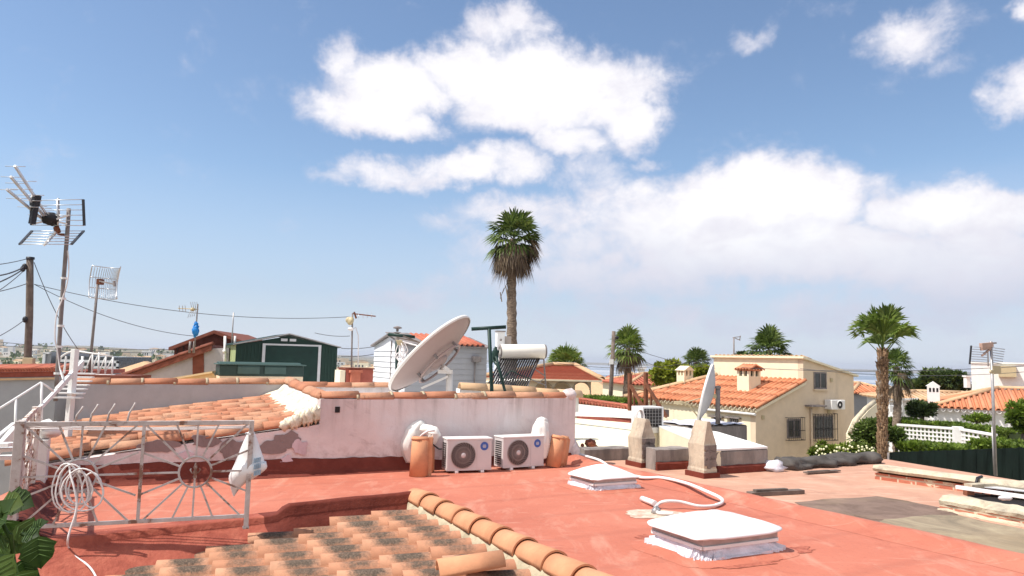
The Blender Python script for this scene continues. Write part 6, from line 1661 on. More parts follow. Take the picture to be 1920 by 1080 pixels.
def chwin(px0, px1, py0, py1, bars, name='window'):
    a0, a1 = hit(c0, U, px0), hit(c0, U, px1); p = CH(a0, 0, 0); z0, z1 = zr(p, py1), zr(p, py0)
    m_ = MB(); m_.obox(CH(a0, -.012, z0), U * (a1 - a0), V * .010, Z * (z1 - z0)); w_ = m_.build(name, M['windowdark'], ch)
    m_ = MB(); fw_ = .055
    for (aa, zz, dw, dz) in ((a0 - fw_, z0 - fw_, a1 - a0 + 2 * fw_, fw_), (a0 - fw_, z1, a1 - a0 + 2 * fw_, fw_), (a0 - fw_, z0, fw_, z1 - z0), (a1, z0, fw_, z1 - z0), ((a0 + a1) / 2 - .025, z0, .05, z1 - z0)):
        m_.obox(CH(aa, -.03, zz), U * dw, V * .028, Z * dz)
    m_.build('window_frame', M['mast'], w_)
    if bars:
        m_ = MB(); n = 8
        for i in range(n + 1): m_.bar(CH(a0 - .12 + (a1 - a0 + .24) * i / n, -.16, z0 - .12), CH(a0 - .12 + (a1 - a0 + .24) * i / n, -.16, z1 + .12), .018)
        for zz in (z0 - .12, z0 + (z1 - z0) * .4, z1 + .12): m_.bar(CH(a0 - .14, -.16, zz), CH(a1 + .14, -.16, zz), .022)
        for aa in (a0 - .12, a1 + .12): m_.bar(CH(aa, -.16, z1 + .12), CH(aa, 0, z1 + .12), .02); m_.bar(CH(aa, -.16, z0 - .12), CH(aa, 0, z0 - .12), .02)
        m_.build('window_bars', M['black'], w_)
    else:
        m_ = MB(); m_.obox(CH(a0 - .1, -.10, z0 - .10), U * (a1 - a0 + .2), V * .09, Z * .05); m_.build('window_sill', M['tan'], w_)
    return w_
chwin(1527, 1547, 700, 727, False); chwin(1476, 1497, 789, 819, True); chwin(1525, 1558, 782, 820, True)
def sidewin(px0, px1, py0, py1):
    b0, b1 = hit(c0, V, px0), hit(c0, V, px1); b0, b1 = min(b0, b1), max(b0, b1); p = CH(0, b0, 0); z0, z1 = zr(p, py1), zr(p, py0)
    m_ = MB(); m_.obox(CH(-.012, b0, z0), U * .010, V * (b1 - b0), Z * (z1 - z0)); w_ = m_.build('window', M['windowdark'], ch)
    m_ = MB(); m_.obox(CH(-.12, b0 - .15, z1 + .02), U * .12, V * (b1 - b0 + .3), Z * .05)
    for i in range(5): m_.bar(CH(-.08, b0 + (b1 - b0) * i / 4, z0), CH(-.08, b0 + (b1 - b0) * i / 4, z1), .015)
    m_.build('window_bars', M['mast'], w_)
sidewin(1368, 1384, 786, 798); sidewin(1338, 1352, 784, 796)
a_u = hit(c0, U, 1543); p = CH(a_u, 0, 0); z0, z1 = zr(p, 767), zr(p, 749); ul = hit(c0, U, 1568) - a_u
m_ = MB(); m_.obox(CH(a_u, -.38, z0), U * ul, V * .34, Z * (z1 - z0)); un = m_.build('wall_unit', M['whitepaint'], ch, bevel=.02)
m_ = MB(); m_.lathe([(0, .0), ((z1 - z0) * .40, 0)], CH(a_u + ul * .58, -.385, (z0 + z1) / 2), -V, 20, False); m_.build('fan_guard', M['acdark'], un)
m_ = MB(); m_.lathe([((z1 - z0) * .40, 0), ((z1 - z0) * .46, .01), ((z1 - z0) * .40, .015)], CH(a_u + ul * .58, -.385, (z0 + z1) / 2), -V, 20); m_.lathe([(0, .02), (.05, .01)], CH(a_u + ul * .58, -.385, (z0 + z1) / 2), -V, 10); m_.build('guard_ring', M['whitepaint'], un)
m_ = MB(); a = hit(c0, U, 1518); m_.tube([CH(a, -.05, GROUND), CH(a, -.05, zr(CH(a, 0, 0), 765))], .04, 7); m_.build('downpipe', M['tan'], ch)
m_ = MB(); a = hit(c0, U, 1508); m_.obox(CH(a, -.35, zr(CH(a, 0, 0), 762)), U * .8, V * .34, Z * .06); m_.build('lamp_canopy', M['mast'], ch)
m_ = MB()
for (x, y) in ((1427, 786), (1556, 716), (1550, 775)): a = hit(c0, U, x); m_.obox(CH(a, -.04, zr(CH(a, 0, 0), y)), U * .12, V * .038, Z * .14)
m_.build('wall_box', M['tanplastic'], ch)
# chimneys of the cream house stand on it: parts of the house
def chim(a, b, pyt, pyb, w_, tiled):
    p = CH(a, b, 0); z0 = zeave + a * sl_ - .3; z1 = zr(p, pyt)
    m_ = MB(); m_.obox(CH(a, b, z0), U * w_, V * w_, Z * (z1 - z0 - .42)); s_ = m_.build('chimney', M['cream'], ch)
    m_ = MB()
    for (i, j) in ((0, 0), (1, 0), (0, 1), (1, 1), (.5, 0), (0, .5), (.5, 1), (1, .5)): m_.obox(CH(a + i * (w_ - .1), b + j * (w_ - .1), z1 - .42), U * .1, V * .1, Z * .22)
    m_.build('chimney_vent', M['cream'], s_)
    m_ = MB(); m_.obox(CH(a + .1, b + .1, z1 - .42), U * (w_ - .2), V * (w_ - .2), Z * .22); m_.build('chimney_core', M['dark'], s_)
    m_ = MB()
    if tiled:
        for k in range(5): barrel(m_, CH(a - .1, b - .04 + k * .15, z1 - .19), U + Z * .45, Z, .46, .09, .08, seg=6); barrel(m_, CH(a + w_ + .1, b - .04 + k * .15, z1 - .19), -U + Z * .45, Z, .46, .09, .08, seg=6)
        m_.obox(CH(a - .05, b - .05, z1 - .21), U * (w_ + .1), V * (w_ + .1), Z * .05)
    else: m_.prism([CH(a - .06, b - .06, z1 - .2), CH(a + w_ / 2, b - .06, z1), CH(a + w_ + .06, b - .06, z1 - .2)], V * (w_ + .12))
    m_.build('chimney_cap', M['tile_far'] if tiled else M['cream'], s_)
a_c = la_ * .42; chim(a_c, hit(CH(a_c, 0, 0), V, 1404), 685, 727, .62, True)
a_c2 = la_ * .55; chim(a_c2, hit(CH(a_c2, 0, 0), V, 1283), 686, 712, .5, False)
# thin antenna on the cream house
q = A(1376, 668, 31.5); an = thing('small_antenna', 'thin dark television antenna standing above the cream upper wall', 'antenna', tuple(q))
m_ = MB(); m_.tube([q - Z * .5, A(1376, 632, 31.5)], .03, 6); m_.build('rod', M['mast'], an)
m_ = MB(); m_.bar(A(1374, 633, 31.5), A(1389, 631, 31.5), .03); m_.bar(A(1378, 634, 31.5), A(1388, 638, 31.5), .03); m_.bar(A(1388, 630, 31.3), A(1387, 638, 31.7), .03); m_.build('boom', M['mast'], an)
# terrace slab and ramp wall beside the cream house
rw = thing('garden_ramp_wall', 'pale curved stair wall descending right of the cream house', 'wall', tuple(flat(A(1600, 800, 27), GROUND)))
pts = [A(1600, 815, 26.6), A(1612, 788, 26.8), A(1628, 770, 27.2), A(1645, 756, 27.8)]
m_ = MB(); m_.prism([pts[0], pts[1], pts[2], pts[3], Vector((pts[3].x, pts[3].y, GROUND)), Vector((pts[0].x, pts[0].y, GROUND))], V * .3) if False else None
for i in range(3):
    p, q = pts[i], pts[i + 1]; m_.face([p, q, Vector((q.x, q.y, GROUND)), Vector((p.x, p.y, GROUND))]); m_.face([p + V * .3, q + V * .3, q, p]); m_.face([p + V * .3, Vector((p.x, p.y, GROUND)) + V * .3, Vector((q.x, q.y, GROUND)) + V * .3, q + V * .3])
m_.face([pts[0], Vector((pts[0].x, pts[0].y, GROUND)), Vector((pts[0].x, pts[0].y, GROUND)) + V * .3, pts[0] + V * .3]); m_.build('wall', M['cream'], rw)
m_ = MB(); m_.tube([p + V * .12 + Z * .05 for p in pts] , .09, 8); m_.build('coping', M['capstone'], rw)
# ================================================================== palms
def fan_leaf(mb, c, d, lp, lb, rr, droop=.25, nb=16, spread=105, wid=.058, close=1.0, tips=True):
    """petiole end, then a pleated fan of blades with drooping tips"""
    d = d.normalized(); s = d.cross(Z)
    if s.length < .05: s = Vector((1, 0, 0))
    s.normalize(); n = s.cross(d).normalized()
    e = c + d * lp
    for i in range(nb):
        a = R(-spread + 2 * spread * (i + .5) / nb) * close
        b = (d * math.cos(a) + s * math.sin(a) + n * (.10 * math.cos(a * 2) + rr.uniform(-.08, .08))).normalized()
        L = lb * (.80 + .28 * math.cos(a * .8)) * rr.uniform(.85, 1.08)
        w_ = b.cross(n).normalized() * wid * L
        m1 = e + b * L * .55; t1 = e + b * L * .86 - Z * L * droop * .35; t2 = e + b * L * 1.0 - Z * L * droop
        f = n * wid * L * .5
        mb.face([e, m1 + w_ + f, t1 + w_ * .55, m1 - w_])
        mb.face([m1 + w_ + f, t2, m1 - w_, m1 + b * L * .05]) if tips else None
def palm(name, label, x, y, zc, ztop_r, lean=(0, 0), tr=.2, n_green=34, n_dead=30, seed=1, lp=.5, lb=.75, skirt=1.0, mat_g='leafpalm', boots=False, nb=16, group='fan palms', up_min=-35, zg=None, spread=105, boot_k=1.0, dead_close=.45):
    rr = random.Random(seed); zg = terrain(x, y) if zg is None else zg
    t_ = thing(name, label, 'palm tree', (x, y, zg), 0, group)
    top = Vector((x + lean[0], y + lean[1], zc)); base = Vector((x, y, zg - .2))
    m_ = MB(); n = 46 if not boots else 30; seg = 14; b0 = len(m_.v)
    for i in range(n + 1):
        q = i / n; c = base.lerp(top, q) + Vector((.05 * math.sin(q * 7 + seed), 0, 0))
        rad = tr * (1.18 - .30 * q) if not boots else tr * (1.0 + .08 * math.sin(q * 4))
        if q > .97: rad *= .8
        for k in range(seg):
            a = 2 * math.pi * k / seg; w_ = 1 + .07 * ((i % 2) * 2 - 1) + .14 * mnoise.noise(Vector((math.cos(a) * 2, math.sin(a) * 2, q * 30 + seed)))
            m_.v.append(c + Vector((rad * w_ * math.cos(a), rad * w_ * math.sin(a), 0)))
    for i in range(n):
        for k in range(seg): k2 = (k + 1) % seg; m_.f.append([b0 + i * seg + k, b0 + i * seg + k2, b0 + (i + 1) * seg + k2, b0 + (i + 1) * seg + k]); m_.sm.add(len(m_.f) - 1)
    m_.build('trunk', M['trunk'], t_)
    if boots:
        m_ = MB(); H_ = (top - base).length; rows = int(H_ / .115)
        for i in range(rows):
            q = i / rows; c = base.lerp(top, q); rad = tr * (1.0 + .08 * math.sin(q * 4))
            if q < .15 and rr.random() < .4: continue
            for k in range(9):
                a = 2 * math.pi * (k + .5 * (i % 2)) / 9 + rr.uniform(-.1, .1); o = Vector((math.cos(a), math.sin(a), 0)); s_ = Vector((-o.y, o.x, 0)); p = c + o * rad * .93
                L_ = .17 * rr.uniform(.7, 1.25) * (1 + .6 * q); w_ = tr * .36 * rr.uniform(.8, 1.15)
                tip = p + Z * L_ + o * (.03 + .06 * q) * rr.uniform(.6, 1.3)
                m_.mesh([p - s_ * w_, p + s_ * w_, tip + s_ * w_ * .45, tip - s_ * w_ * .45, p - s_ * w_ * .8 - o * .04 + Z * L_ * .7, p + s_ * w_ * .8 - o * .04 + Z * L_ * .7, p + o * .028 + Z * .02],
                        [(0, 6, 3), (6, 1, 2), (6, 2, 3), (3, 2, 5, 4), (0, 3, 4), (1, 5, 2)])
        m_.build('leaf_bases', M['boots'], t_)
    m_ = MB(); mp_ = MB()
    for i in range(n_green):
        a = i * 2.39996 + rr.uniform(-.25, .25); q = i / max(1, n_green - 1)
        e = R(86 - (86 - up_min) * q ** .85 + rr.uniform(-8, 8))
        d = Vector((math.cos(a) * math.cos(e), math.sin(a) * math.cos(e), math.sin(e)))
        c = top + Z * (.10 - .25 * q); l_ = lp * rr.uniform(.65, 1.25)
        mp_.bar(c, c + d * l_, .035 * lb, .022 * lb)
        fan_leaf(m_, c, d, l_, lb * rr.uniform(.85, 1.1), rr, .16 + .25 * q, nb, spread)
    m_.build('crown', M[mat_g], t_); mp_.build('leaf_stalks', M[mat_g], t_)
    if n_dead:
        m_ = MB()
        for i in range(n_dead):
            a = i * 2.39996 + rr.uniform(-.3, .3); q = i / n_dead
            e = R(-12 - 62 * q ** .7 + rr.uniform(-16, 16))
            d = Vector((math.cos(a) * math.cos(e), math.sin(a) * math.cos(e), math.sin(e)))
            fan_leaf(m_, top - Z * (.1 + .55 * q * skirt) + Vector((math.cos(a), math.sin(a), 0)) * tr * .6, d, lp * rr.uniform(.5, 1.0), lb * rr.uniform(.6, .95), rr, .75, nb, 95, .045, dead_close)
        m_.build('dead_skirt', M['leafdead'], t_)
    return t_
def pplace(px, py, Y): p = A(px, py, Y); return p
# tall central palm with heavy skirt
Y = 33.0; pt_ = pplace(963, 448, Y); pb_ = pplace(958, 645, Y)
dx = (pt_.x - pb_.x) / (pt_.z - pb_.z); zg = terrain(pb_.x, Y); xb = pb_.x - dx * (pb_.z - zg) * .3
S = Y / FPX
pm = palm('fan_palm', 'tall fan palm with a shaggy brown skirt standing alone against the cloud', xb, Y, pt_.z, 0, (pt_.x - xb, 0), .22, 26, 40, 11, .60, .92, .35, 'leafpalm', False, 18, up_min=-30, zg=zg, dead_close=.55)
m_ = MB(); 
for (a, b) in (((950, 532), (942, 550)), ((945, 540), (938, 560)), ((938, 548), (941, 566)), ((948, 535), (952, 560))): m_.bar(A(*a, Y - .4), A(*b, Y - .4), .04, .02)
m_.build('hanging_stalk', M['leafdead'], pm)
# right palm with leaf bases
Y = 21.0; pt_ = pplace(1655, 662, Y); pb_ = pplace(1651, 860, Y); zg = terrain(pb_.x, Y)
palm('fan_palm', 'sturdy fan palm with rough stubbed trunk and upright fresh fans in the right garden', pb_.x, Y, pt_.z, 0, (pt_.x - pb_.x, 0), .10, 12, 0, 5, .66, .74, 1, 'leafpalm_bright', True, 22, up_min=33, zg=zg, spread=68)
# palm behind it
Y = 33.0; pt_ = pplace(1680, 688, Y); palm('fan_palm', 'small fan palm half hidden right behind the sturdy stubbed palm', pt_.x, Y, pt_.z, 0, (0, 0), .17, 30, 16, 21, .35, .55, 1, 'leafpalm', False, 14, zg=terrain(pt_.x, Y))
# palm by the utility pole
Y = 34.0; pt_ = pplace(1176, 652, Y); palm('fan_palm', 'fan palm with drooping mixed green and brown fans beside the far utility pole', pt_.x, Y, pt_.z, 0, (0, 0), .17, 38, 16, 33, .42, .62, .35, 'leafpalm_bright', False, 15, zg=terrain(pt_.x, Y), dead_close=.7)
Y = 52.0; pt_ = pplace(1306, 680, Y); palm('fan_palm', 'fan palm showing above the round green tree', pt_.x, Y, pt_.z, 0, (0, 0), .2, 36, 20, 41, .45, .78, 1, 'leafpalm', False, 14, zg=terrain(pt_.x, Y))
Y = 42.0; pt_ = pplace(1441, 656, Y); palm('fan_palm', 'fan palm crown rising above the wall top of the cream house', pt_.x, Y, pt_.z, 0, (0, 0), .2, 44, 26, 51, .55, .85, 1, 'leafpalm', False, 14, zg=terrain(pt_.x, Y))
Y = 46.0; pt_ = pplace(1060, 688, Y); palm('fan_palm', 'bright fan palm standing behind the arched terracotta roofed house', pt_.x, Y, pt_.z, 0, (0, 0), .2, 34, 0, 61, .7, .85, 1, 'leafpalm_bright', False, 16, zg=terrain(pt_.x, Y), up_min=-10)

# ------------------------------------------------------------------ trees and shrubs
def leafy(mb, c, rad, n, size, rr, shell=.55, flat=1.0):
    for _ in range(n):
        while True:
            v_ = Vector((rr.uniform(-1, 1), rr.uniform(-1, 1), rr.uniform(-1, 1)))
            if .05 < v_.length < 1: break
        v_ = v_.normalized() * (shell + (1 - shell) * rr.random()) if rr.random() < .8 else v_
        p = c + Vector((v_.x * rad[0], v_.y * rad[1], v_.z * rad[2]))
        d = (v_ + Vector((rr.uniform(-.8, .8), rr.uniform(-.8, .8), rr.uniform(-.7, .9)))).normalized()
        mb.leaf(p, d, Vector((rr.uniform(-.5, .5), rr.uniform(-.5, .5), 1)), size * rr.uniform(.6, 1.3), size * rr.uniform(.2, .36))
def tree(name, label, cat, x, y, zg, zb, zt, rx, mat, seed, clumps=22, per=240, size=.22, group=None, ry=None):
    rr = random.Random(seed); t_ = thing(name, label, cat, (x, y, zg), 0, group)
    c = Vector((x, y, (zb + zt) / 2)); hz_ = (zt - zb) / 2; ry = ry or rx
    m_ = MB(); cl = []
    for k in range(clumps):
        while True:
            v_ = Vector((rr.uniform(-1, 1), rr.uniform(-1, 1), rr.uniform(-1, 1)))
            if v_.length < 1: break
        k_ = rr.uniform(.26, .46); p = c + Vector((v_.x * rx * (1 - k_ * .8), v_.y * ry * (1 - k_ * .8), v_.z * hz_ * (1 - k_ * .8))); cl.append(p)
        leafy(m_, p, (rx * k_, ry * k_, hz_ * k_), per, size, rr)
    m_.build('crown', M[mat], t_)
    m_ = MB(); fk = Vector((x, y, zb + hz_ * .25)); m_.tube([Vector((x, y, zg - .1)), Vector((x + .05, y, (zg + zb) / 2)), fk], .07 * rx + .05, 8, r1=.05 * rx + .03)
    for p in cl[:7]: m_.tube([fk - Z * .1, fk.lerp(p, .5) + Z * .05, p], .03 * rx + .015, 5, r1=.012)
    m_.build('trunk', M['wood'], t_)
    return t_
def T(px, pyb, pyt, w_, Y, *a, **k):
    pb_, pt_ = A(px, pyb, Y), A(px, pyt, Y); x = pb_.x
    return dict(x=x, y=Y, zg=terrain(x, Y), zb=pb_.z, zt=pt_.z, rx=w_ / 2 * Y / FPX)
tree('round_tree', 'large round yellow green tree beside the white capped chimney', 'tree', **T(1256, 724, 676, 76, 40), mat='leaftree', seed=1, clumps=34, per=230, size=.26)
tree('round_tree', 'smaller yellow green tree behind the white capped chimney', 'tree', **T(1316, 712, 686, 44, 41), mat='leaftree', seed=2, clumps=16, per=150, size=.26)
tree('dark_tree', 'dark spreading tree left of the big white building', 'tree', **T(1772, 734, 692, 96, 46), mat='leafdark', seed=3, clumps=34, per=230, size=.3)
tree('dark_tree', 'low dark tree at the left foot of the spreading tree', 'tree', **T(1722, 738, 712, 50, 47), mat='leafdark', seed=13, clumps=14, per=150, size=.3)
tree('dark_bush', 'dark clipped tree before the white garden house', 'bush', **T(1730, 785, 750, 62, 34), mat='leafdark', seed=4, clumps=22, per=230, size=.17)
tree('oleander_bush', 'leafy green bush left of the sturdy palm trunk', 'bush', **T(1632, 838, 786, 74, 24), mat='leafpalm', seed=5, clumps=24, per=200, size=.16)
tree('oleander_bush', 'leafy green bush right of the sturdy palm trunk', 'bush', **T(1680, 830, 800, 36, 24), mat='leafpalm', seed=6, clumps=10, per=170, size=.15)
tree('lime_shrub', 'lime green flowering shrub under the barred window of the cream house', 'bush', **T(1545, 862, 831, 52, 22), mat='leaflime', seed=7, clumps=16, per=190, size=.12)
tree('lime_shrub', 'pale flowering shrub between the barred window and the palm trunk', 'bush', **T(1600, 860, 832, 88, 21.5), mat='leaflime', seed=8, clumps=20, per=190, size=.12)
tree('garden_tree', 'green tree cut by the right edge beside the white garden house', 'tree', **T(1918, 815, 750, 60, 24), mat='leafhedge', seed=9, clumps=26, per=220, size=.15)
tree('small_shrub', 'small green shrub against the white garden house wall', 'bush', **T(1832, 790, 778, 50, 33), mat='leafhedge', seed=10, clumps=12, per=130, size=.16)
tree('small_shrub', 'dark shrub top showing left of the palm crown above the cream house', 'bush', **T(1390, 672, 661, 24, 43), mat='leafdark', seed=12, clumps=8, per=80, size=.2)
m_ = MB(); fl = thing('garden_flowers', 'pale yellow blossoms scattered over the lime shrubs', 'flowers', tuple(A(1585, 850, 21.2)))
rr = random.Random(5)
for k in range(70): m_.ball(A(rr.uniform(1530, 1640), rr.uniform(836, 856), 21.0 + rr.uniform(-.25, .2)), .035, seg=5, rings=3)
fo = m_.build('blossom', M['flower'], fl); fo['kind'] = 'stuff'
def hedge(name, label, p, q, zb, zt, w_, mat, n, size, seed, cat='hedge'):
    rr = random.Random(seed); t_ = thing(name, label, cat, (p.x, p.y, zb)); d = flat(q - p); L_ = d.length; d.normalize(); s_ = Vector((-d.y, d.x, 0)); m_ = MB()
    for _ in range(n):
        a, b, z = rr.random(), rr.uniform(-1, 1), rr.random()
        if rr.random() < .5: z = 1 - .12 * rr.random()
        else: b = math.copysign(1 - .15 * rr.random(), b)
        hh = (zt - zb) * (1 + .10 * mnoise.noise(Vector((a * L_ * .9, seed, 0))))
        pp = flat(p, zb) + d * (a * L_) + s_ * (b * w_ / 2) + Z * (z * hh)
        m_.leaf(pp, Vector((rr.uniform(-1, 1), rr.uniform(-1, 1), rr.uniform(.1, 1.2))), Vector((rr.uniform(-1, 1), rr.uniform(-1, 1), .6)), size * rr.uniform(.6, 1.4), size * .3)
    m_.build('foliage', M[mat], t_)
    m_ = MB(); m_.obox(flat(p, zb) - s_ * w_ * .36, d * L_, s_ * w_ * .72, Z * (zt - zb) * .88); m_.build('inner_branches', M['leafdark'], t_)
    return t_
h0, h1 = A(1672, 776, 34), A(1905, 797, 29)
hedge('clipped_hedge', 'long clipped green hedge in front of the white garden house', h0, h1, A(1700, 800, 33).z - .6, A(1700, 779, 33).z - .26, 1.2, 'leafhedge', 9000, .16, 1)
h0, h1 = A(1700, 835, 24), A(1812, 838, 22.5)
hedge('garden_hedge', 'ragged sunlit hedge below the white lattice wall', h0, h1, A(1750, 850, 23).z - .5, A(1750, 835, 23).z - .06, 1.1, 'leafhedge', 5000, .16, 2)
h0, h1 = A(1845, 832, 24), A(1960, 830, 22)
hedge('garden_hedge', 'shaded hedge at the right edge behind the dark netting fence', h0, h1, A(1900, 850, 23).z - .5, A(1900, 834, 23).z, 1.2, 'leafhedge', 5000, .16, 3)
h0, h1 = A(1100, 757, 30), A(1186, 762, 27.5)
hedge('low_hedge', 'low green hedge behind the red tile capped wall', h0, h1, A(1140, 770, 29).z, A(1140, 749, 29).z, 1.2, 'leafhedge', 4000, .16, 4)

# ------------------------------------------------------------------ white lattice wall, dark netting fence, right mast
l0, l1, l2 = A(1684, 798, 31), A(1796, 806, 28.5), A(1868, 818, 27)
lt_ = thing('lattice_wall', 'long white pierced block garden wall stepping down to the right', 'wall', (l0.x, l0.y, GROUND))
def lattice(p, q, h_):
    m_ = MB(); d = q - p; n = int(d.length / .17); up = Z
    for i in range(n + 1): c = p + d * (i / n); m_.bar(c - Z * h_, c, .055, .06)
    for k in range(int(h_ / .16) + 1): m_.bar(p - Z * k * .16, q - Z * k * .16, .06, .055)
    m_.build('pierced_blocks', M['white_clean'], lt_)
    m_ = MB(); m_.bar(p + Z * .04, q + Z * .04, .16, .08); m_.build('coping', M['white_clean'], lt_)
    m_ = MB(); m_.obox((p.x, p.y, GROUND), (q.x - p.x, q.y - p.y, 0), Vector((0, .12, 0)), Z * (min(p.z, q.z) - h_ - GROUND)); m_.build('plinth', M['white_clean'], lt_)
lattice(l0, l1, 1.05); lattice(l1 + (l2 - l1) * .06, l2, 1.05)
m_ = MB(); m_.bar(l1 - Z * 1.1, l1 + Z * .12, .32, .32); m_.build('pillar', M['white_clean'], lt_)
n0, n1 = A(1668, 848, 18.6), A(1960, 838, 17.0)
nf = thing('netting_fence', 'dark green shade netting fence behind the right parapet', 'fence', (n0.x, n0.y, GROUND))
m_ = MB(); nseg = 60; base = 0
for i in range(nseg + 1):
    p = n0.lerp(n1, i / nseg)
    for j in range(9): z = GROUND + (p.z - GROUND) * j / 8; m_.v.append(Vector((p.x, p.y + .05 * mnoise.noise(Vector((i * .4, z, 3))), z + (.025 * mnoise.noise(Vector((i * .7, 1, 1))) if j == 8 else 0))))
for i in range(nseg):
    for j in range(8): a = i * 9 + j; m_.f.append([a, a + 9, a + 10, a + 1])
ne = m_.build('netting', M['netgreen'], nf); so_ = ne.modifiers.new('t', 'SOLIDIFY'); so_.thickness = .02
m_ = MB()
for k in range(6): p = n0.lerp(n1, k / 5); m_.tube([Vector((p.x, p.y + .06, GROUND)), Vector((p.x, p.y + .06, p.z - .02))], .025, 6)
m_.build('fence_posts', M['mast'], nf)
YR = 14.6; mt = thing('antenna_mast', 'slender mast with a salmon coloured television antenna in front of the right white building', 'antenna', tuple(A(1868, 890, YR)))
m_ = MB(); m_.tube([A(1867, 892, YR), A(1858, 640, YR)], .030, 9, r1=.026); m_.tube([A(1864, 890, YR - .04), A(1860, 800, YR - .06)], .012, 6); m_.build('mast', M['steel'], mt)
m_ = MB(); tb = simple('salmon_plastic', (.50, .33, .26, 1), .15, 6, .6); m_.bar(A(1839, 648, YR - .2), A(1860, 646, YR), .06, .09); m_.bar(A(1840, 655, YR - .2), A(1857, 651, YR), .05, .05); m_.bar(A(1841, 667, YR - .2), A(1857, 654, YR), .03); m_.build('feed_box', tb, mt)
m_ = MB(); m_.bar(A(1858, 644, YR), A(1868, 643, YR), .03); m_.bar(A(1852, 652, YR), A(1853, 687, YR), .02); m_.build('bracket', M['mast'], mt)
m_ = MB()
for k in range(7): 
    y_ = 650 + k * 4.6; m_.tube([A(1822, y_, YR - .3), A(1852, y_ + 2, YR - .1)], .006, 4); m_.tube([A(1862, y_ + 2, YR), A(1884 - k * .8, y_ + 5, YR + .1)], .008, 4)
m_.build('reflector_rods', M['alu'], mt)
m_ = MB(); m_.bar(A(1821, 648, YR - .3), A(1818, 683, YR - .3), .022, .05); m_.build('end_plate', M['black'], mt)
m_ = MB(); q = A(1863, 701, YR - .05); m_.obox(q, Vector((.15, 0, 0)), Vector((0, .1, 0)), Z * .16); m_.lathe([(0, .02), (.035, .02), (.04, 0)], A(1859, 697, YR - .06), -Vector((.3, 1, 0)), 10); m_.build('amplifier_box', M['tanplastic'], mt)

# ------------------------------------------------------------------ houses of the middle distance
def hip_house(name, label, P, la, lb, zw, zr_, wallm, roofm, over=.35, ridge=.4, zg=GROUND, strips=True, ang=GA, group=None, windows=()):
    """P: front left plan corner, la along its u axis, lb along v; hipped roof with tile strips"""
    u_, v_ = Vector((math.cos(ang), math.sin(ang), 0)), Vector((-math.sin(ang), math.cos(ang), 0))
    t_ = thing(name, label, 'house', (P.x, P.y, zg), ang, group)
    def Q(a, b, z): return Vector((P.x, P.y, 0)) + u_ * a + v_ * b + Z * z
    m_ = MB(); m_.obox(Q(0, 0, zg), u_ * la, v_ * lb, Z * (zw - zg)); wl = m_.build('wall', wallm, t_)
    m_ = MB(); o = over; r = min(la, lb) * ridge
    if la >= lb: r0, r1 = Q(r, lb / 2, zr_), Q(la - r, lb / 2, zr_)
    else: r0, r1 = Q(la / 2, r, zr_), Q(la / 2, lb - r, zr_)
    c = [Q(-o, -o, zw), Q(la + o, -o, zw), Q(la + o, lb + o, zw), Q(-o, lb + o, zw)]
    if la >= lb: m_.face([c[0], c[1], r1, r0]); m_.face([c[1], c[2], r1]); m_.face([c[2], c[3], r0, r1]); m_.face([c[3], c[0], r0])
    else: m_.face([c[0], c[1], r0]); m_.face([c[1], c[2], r1, r0]); m_.face([c[2], c[3], r1]); m_.face([c[3], c[0], r0, r1])
    m_.face(c[::-1]); rf = m_.build('roof', roofm, t_)
    if strips:
        m_ = MB()
        def field(p, q, a, b):
            n = int((q - p).length / .26); dn = (b - a)
            for k in range(n):
                s = (k + .5) / n; x = p.lerp(q, s); L1 = (a - p).dot((q - p)) / (q - p).length_squared; L2 = (b - p).dot((q - p)) / (q - p).length_squared
                hgt = (a - p) - (q - p) * L1
                f = s / L1 if s < L1 else ((1 - s) / (1 - L2) if s > L2 and L2 < 1 else 1.0)
                f = max(.02, min(1, f)); barrel(m_, x + Z * .01, hgt, Z, hgt.length * f, .10, .085, T=.02, seg=5)
        if la >= lb: field(c[0], c[1], r0, r1); field(c[3], c[0], r0, r0); field(c[1], c[2], r1, r1)
        else: field(c[0], c[1], r0, r0); field(c[1], c[2], r0, r1); field(c[3], c[0], r1, r0)
        m_.build('roof_tiles', roofm, rf)
        m_ = MB()
        for (p, q) in ((r0, r1), (r0, c[0]), (r0, c[3]) if la >= lb else (r0, c[1]), (r1, c[1]) if la >= lb else (r1, c[2])):
            barrel(m_, p + Z * .03, q - p, Z, (q - p).length, .14, .14, seg=6)
        m_.build('hip_tiles', M['tile_pale'], rf)
    for (a, w_, z0, h_, face) in windows:
        m_ = MB()
        if face == 'u': m_.obox(Q(a, -.02, z0), u_ * w_, v_ * .02, Z * h_)
        else: m_.obox(Q(-.02, a, z0), v_ * w_, u_ * .02, Z * h_)
        wn = m_.build('window', M['windowdark'], t_)
    return t_, Q, u_, v_
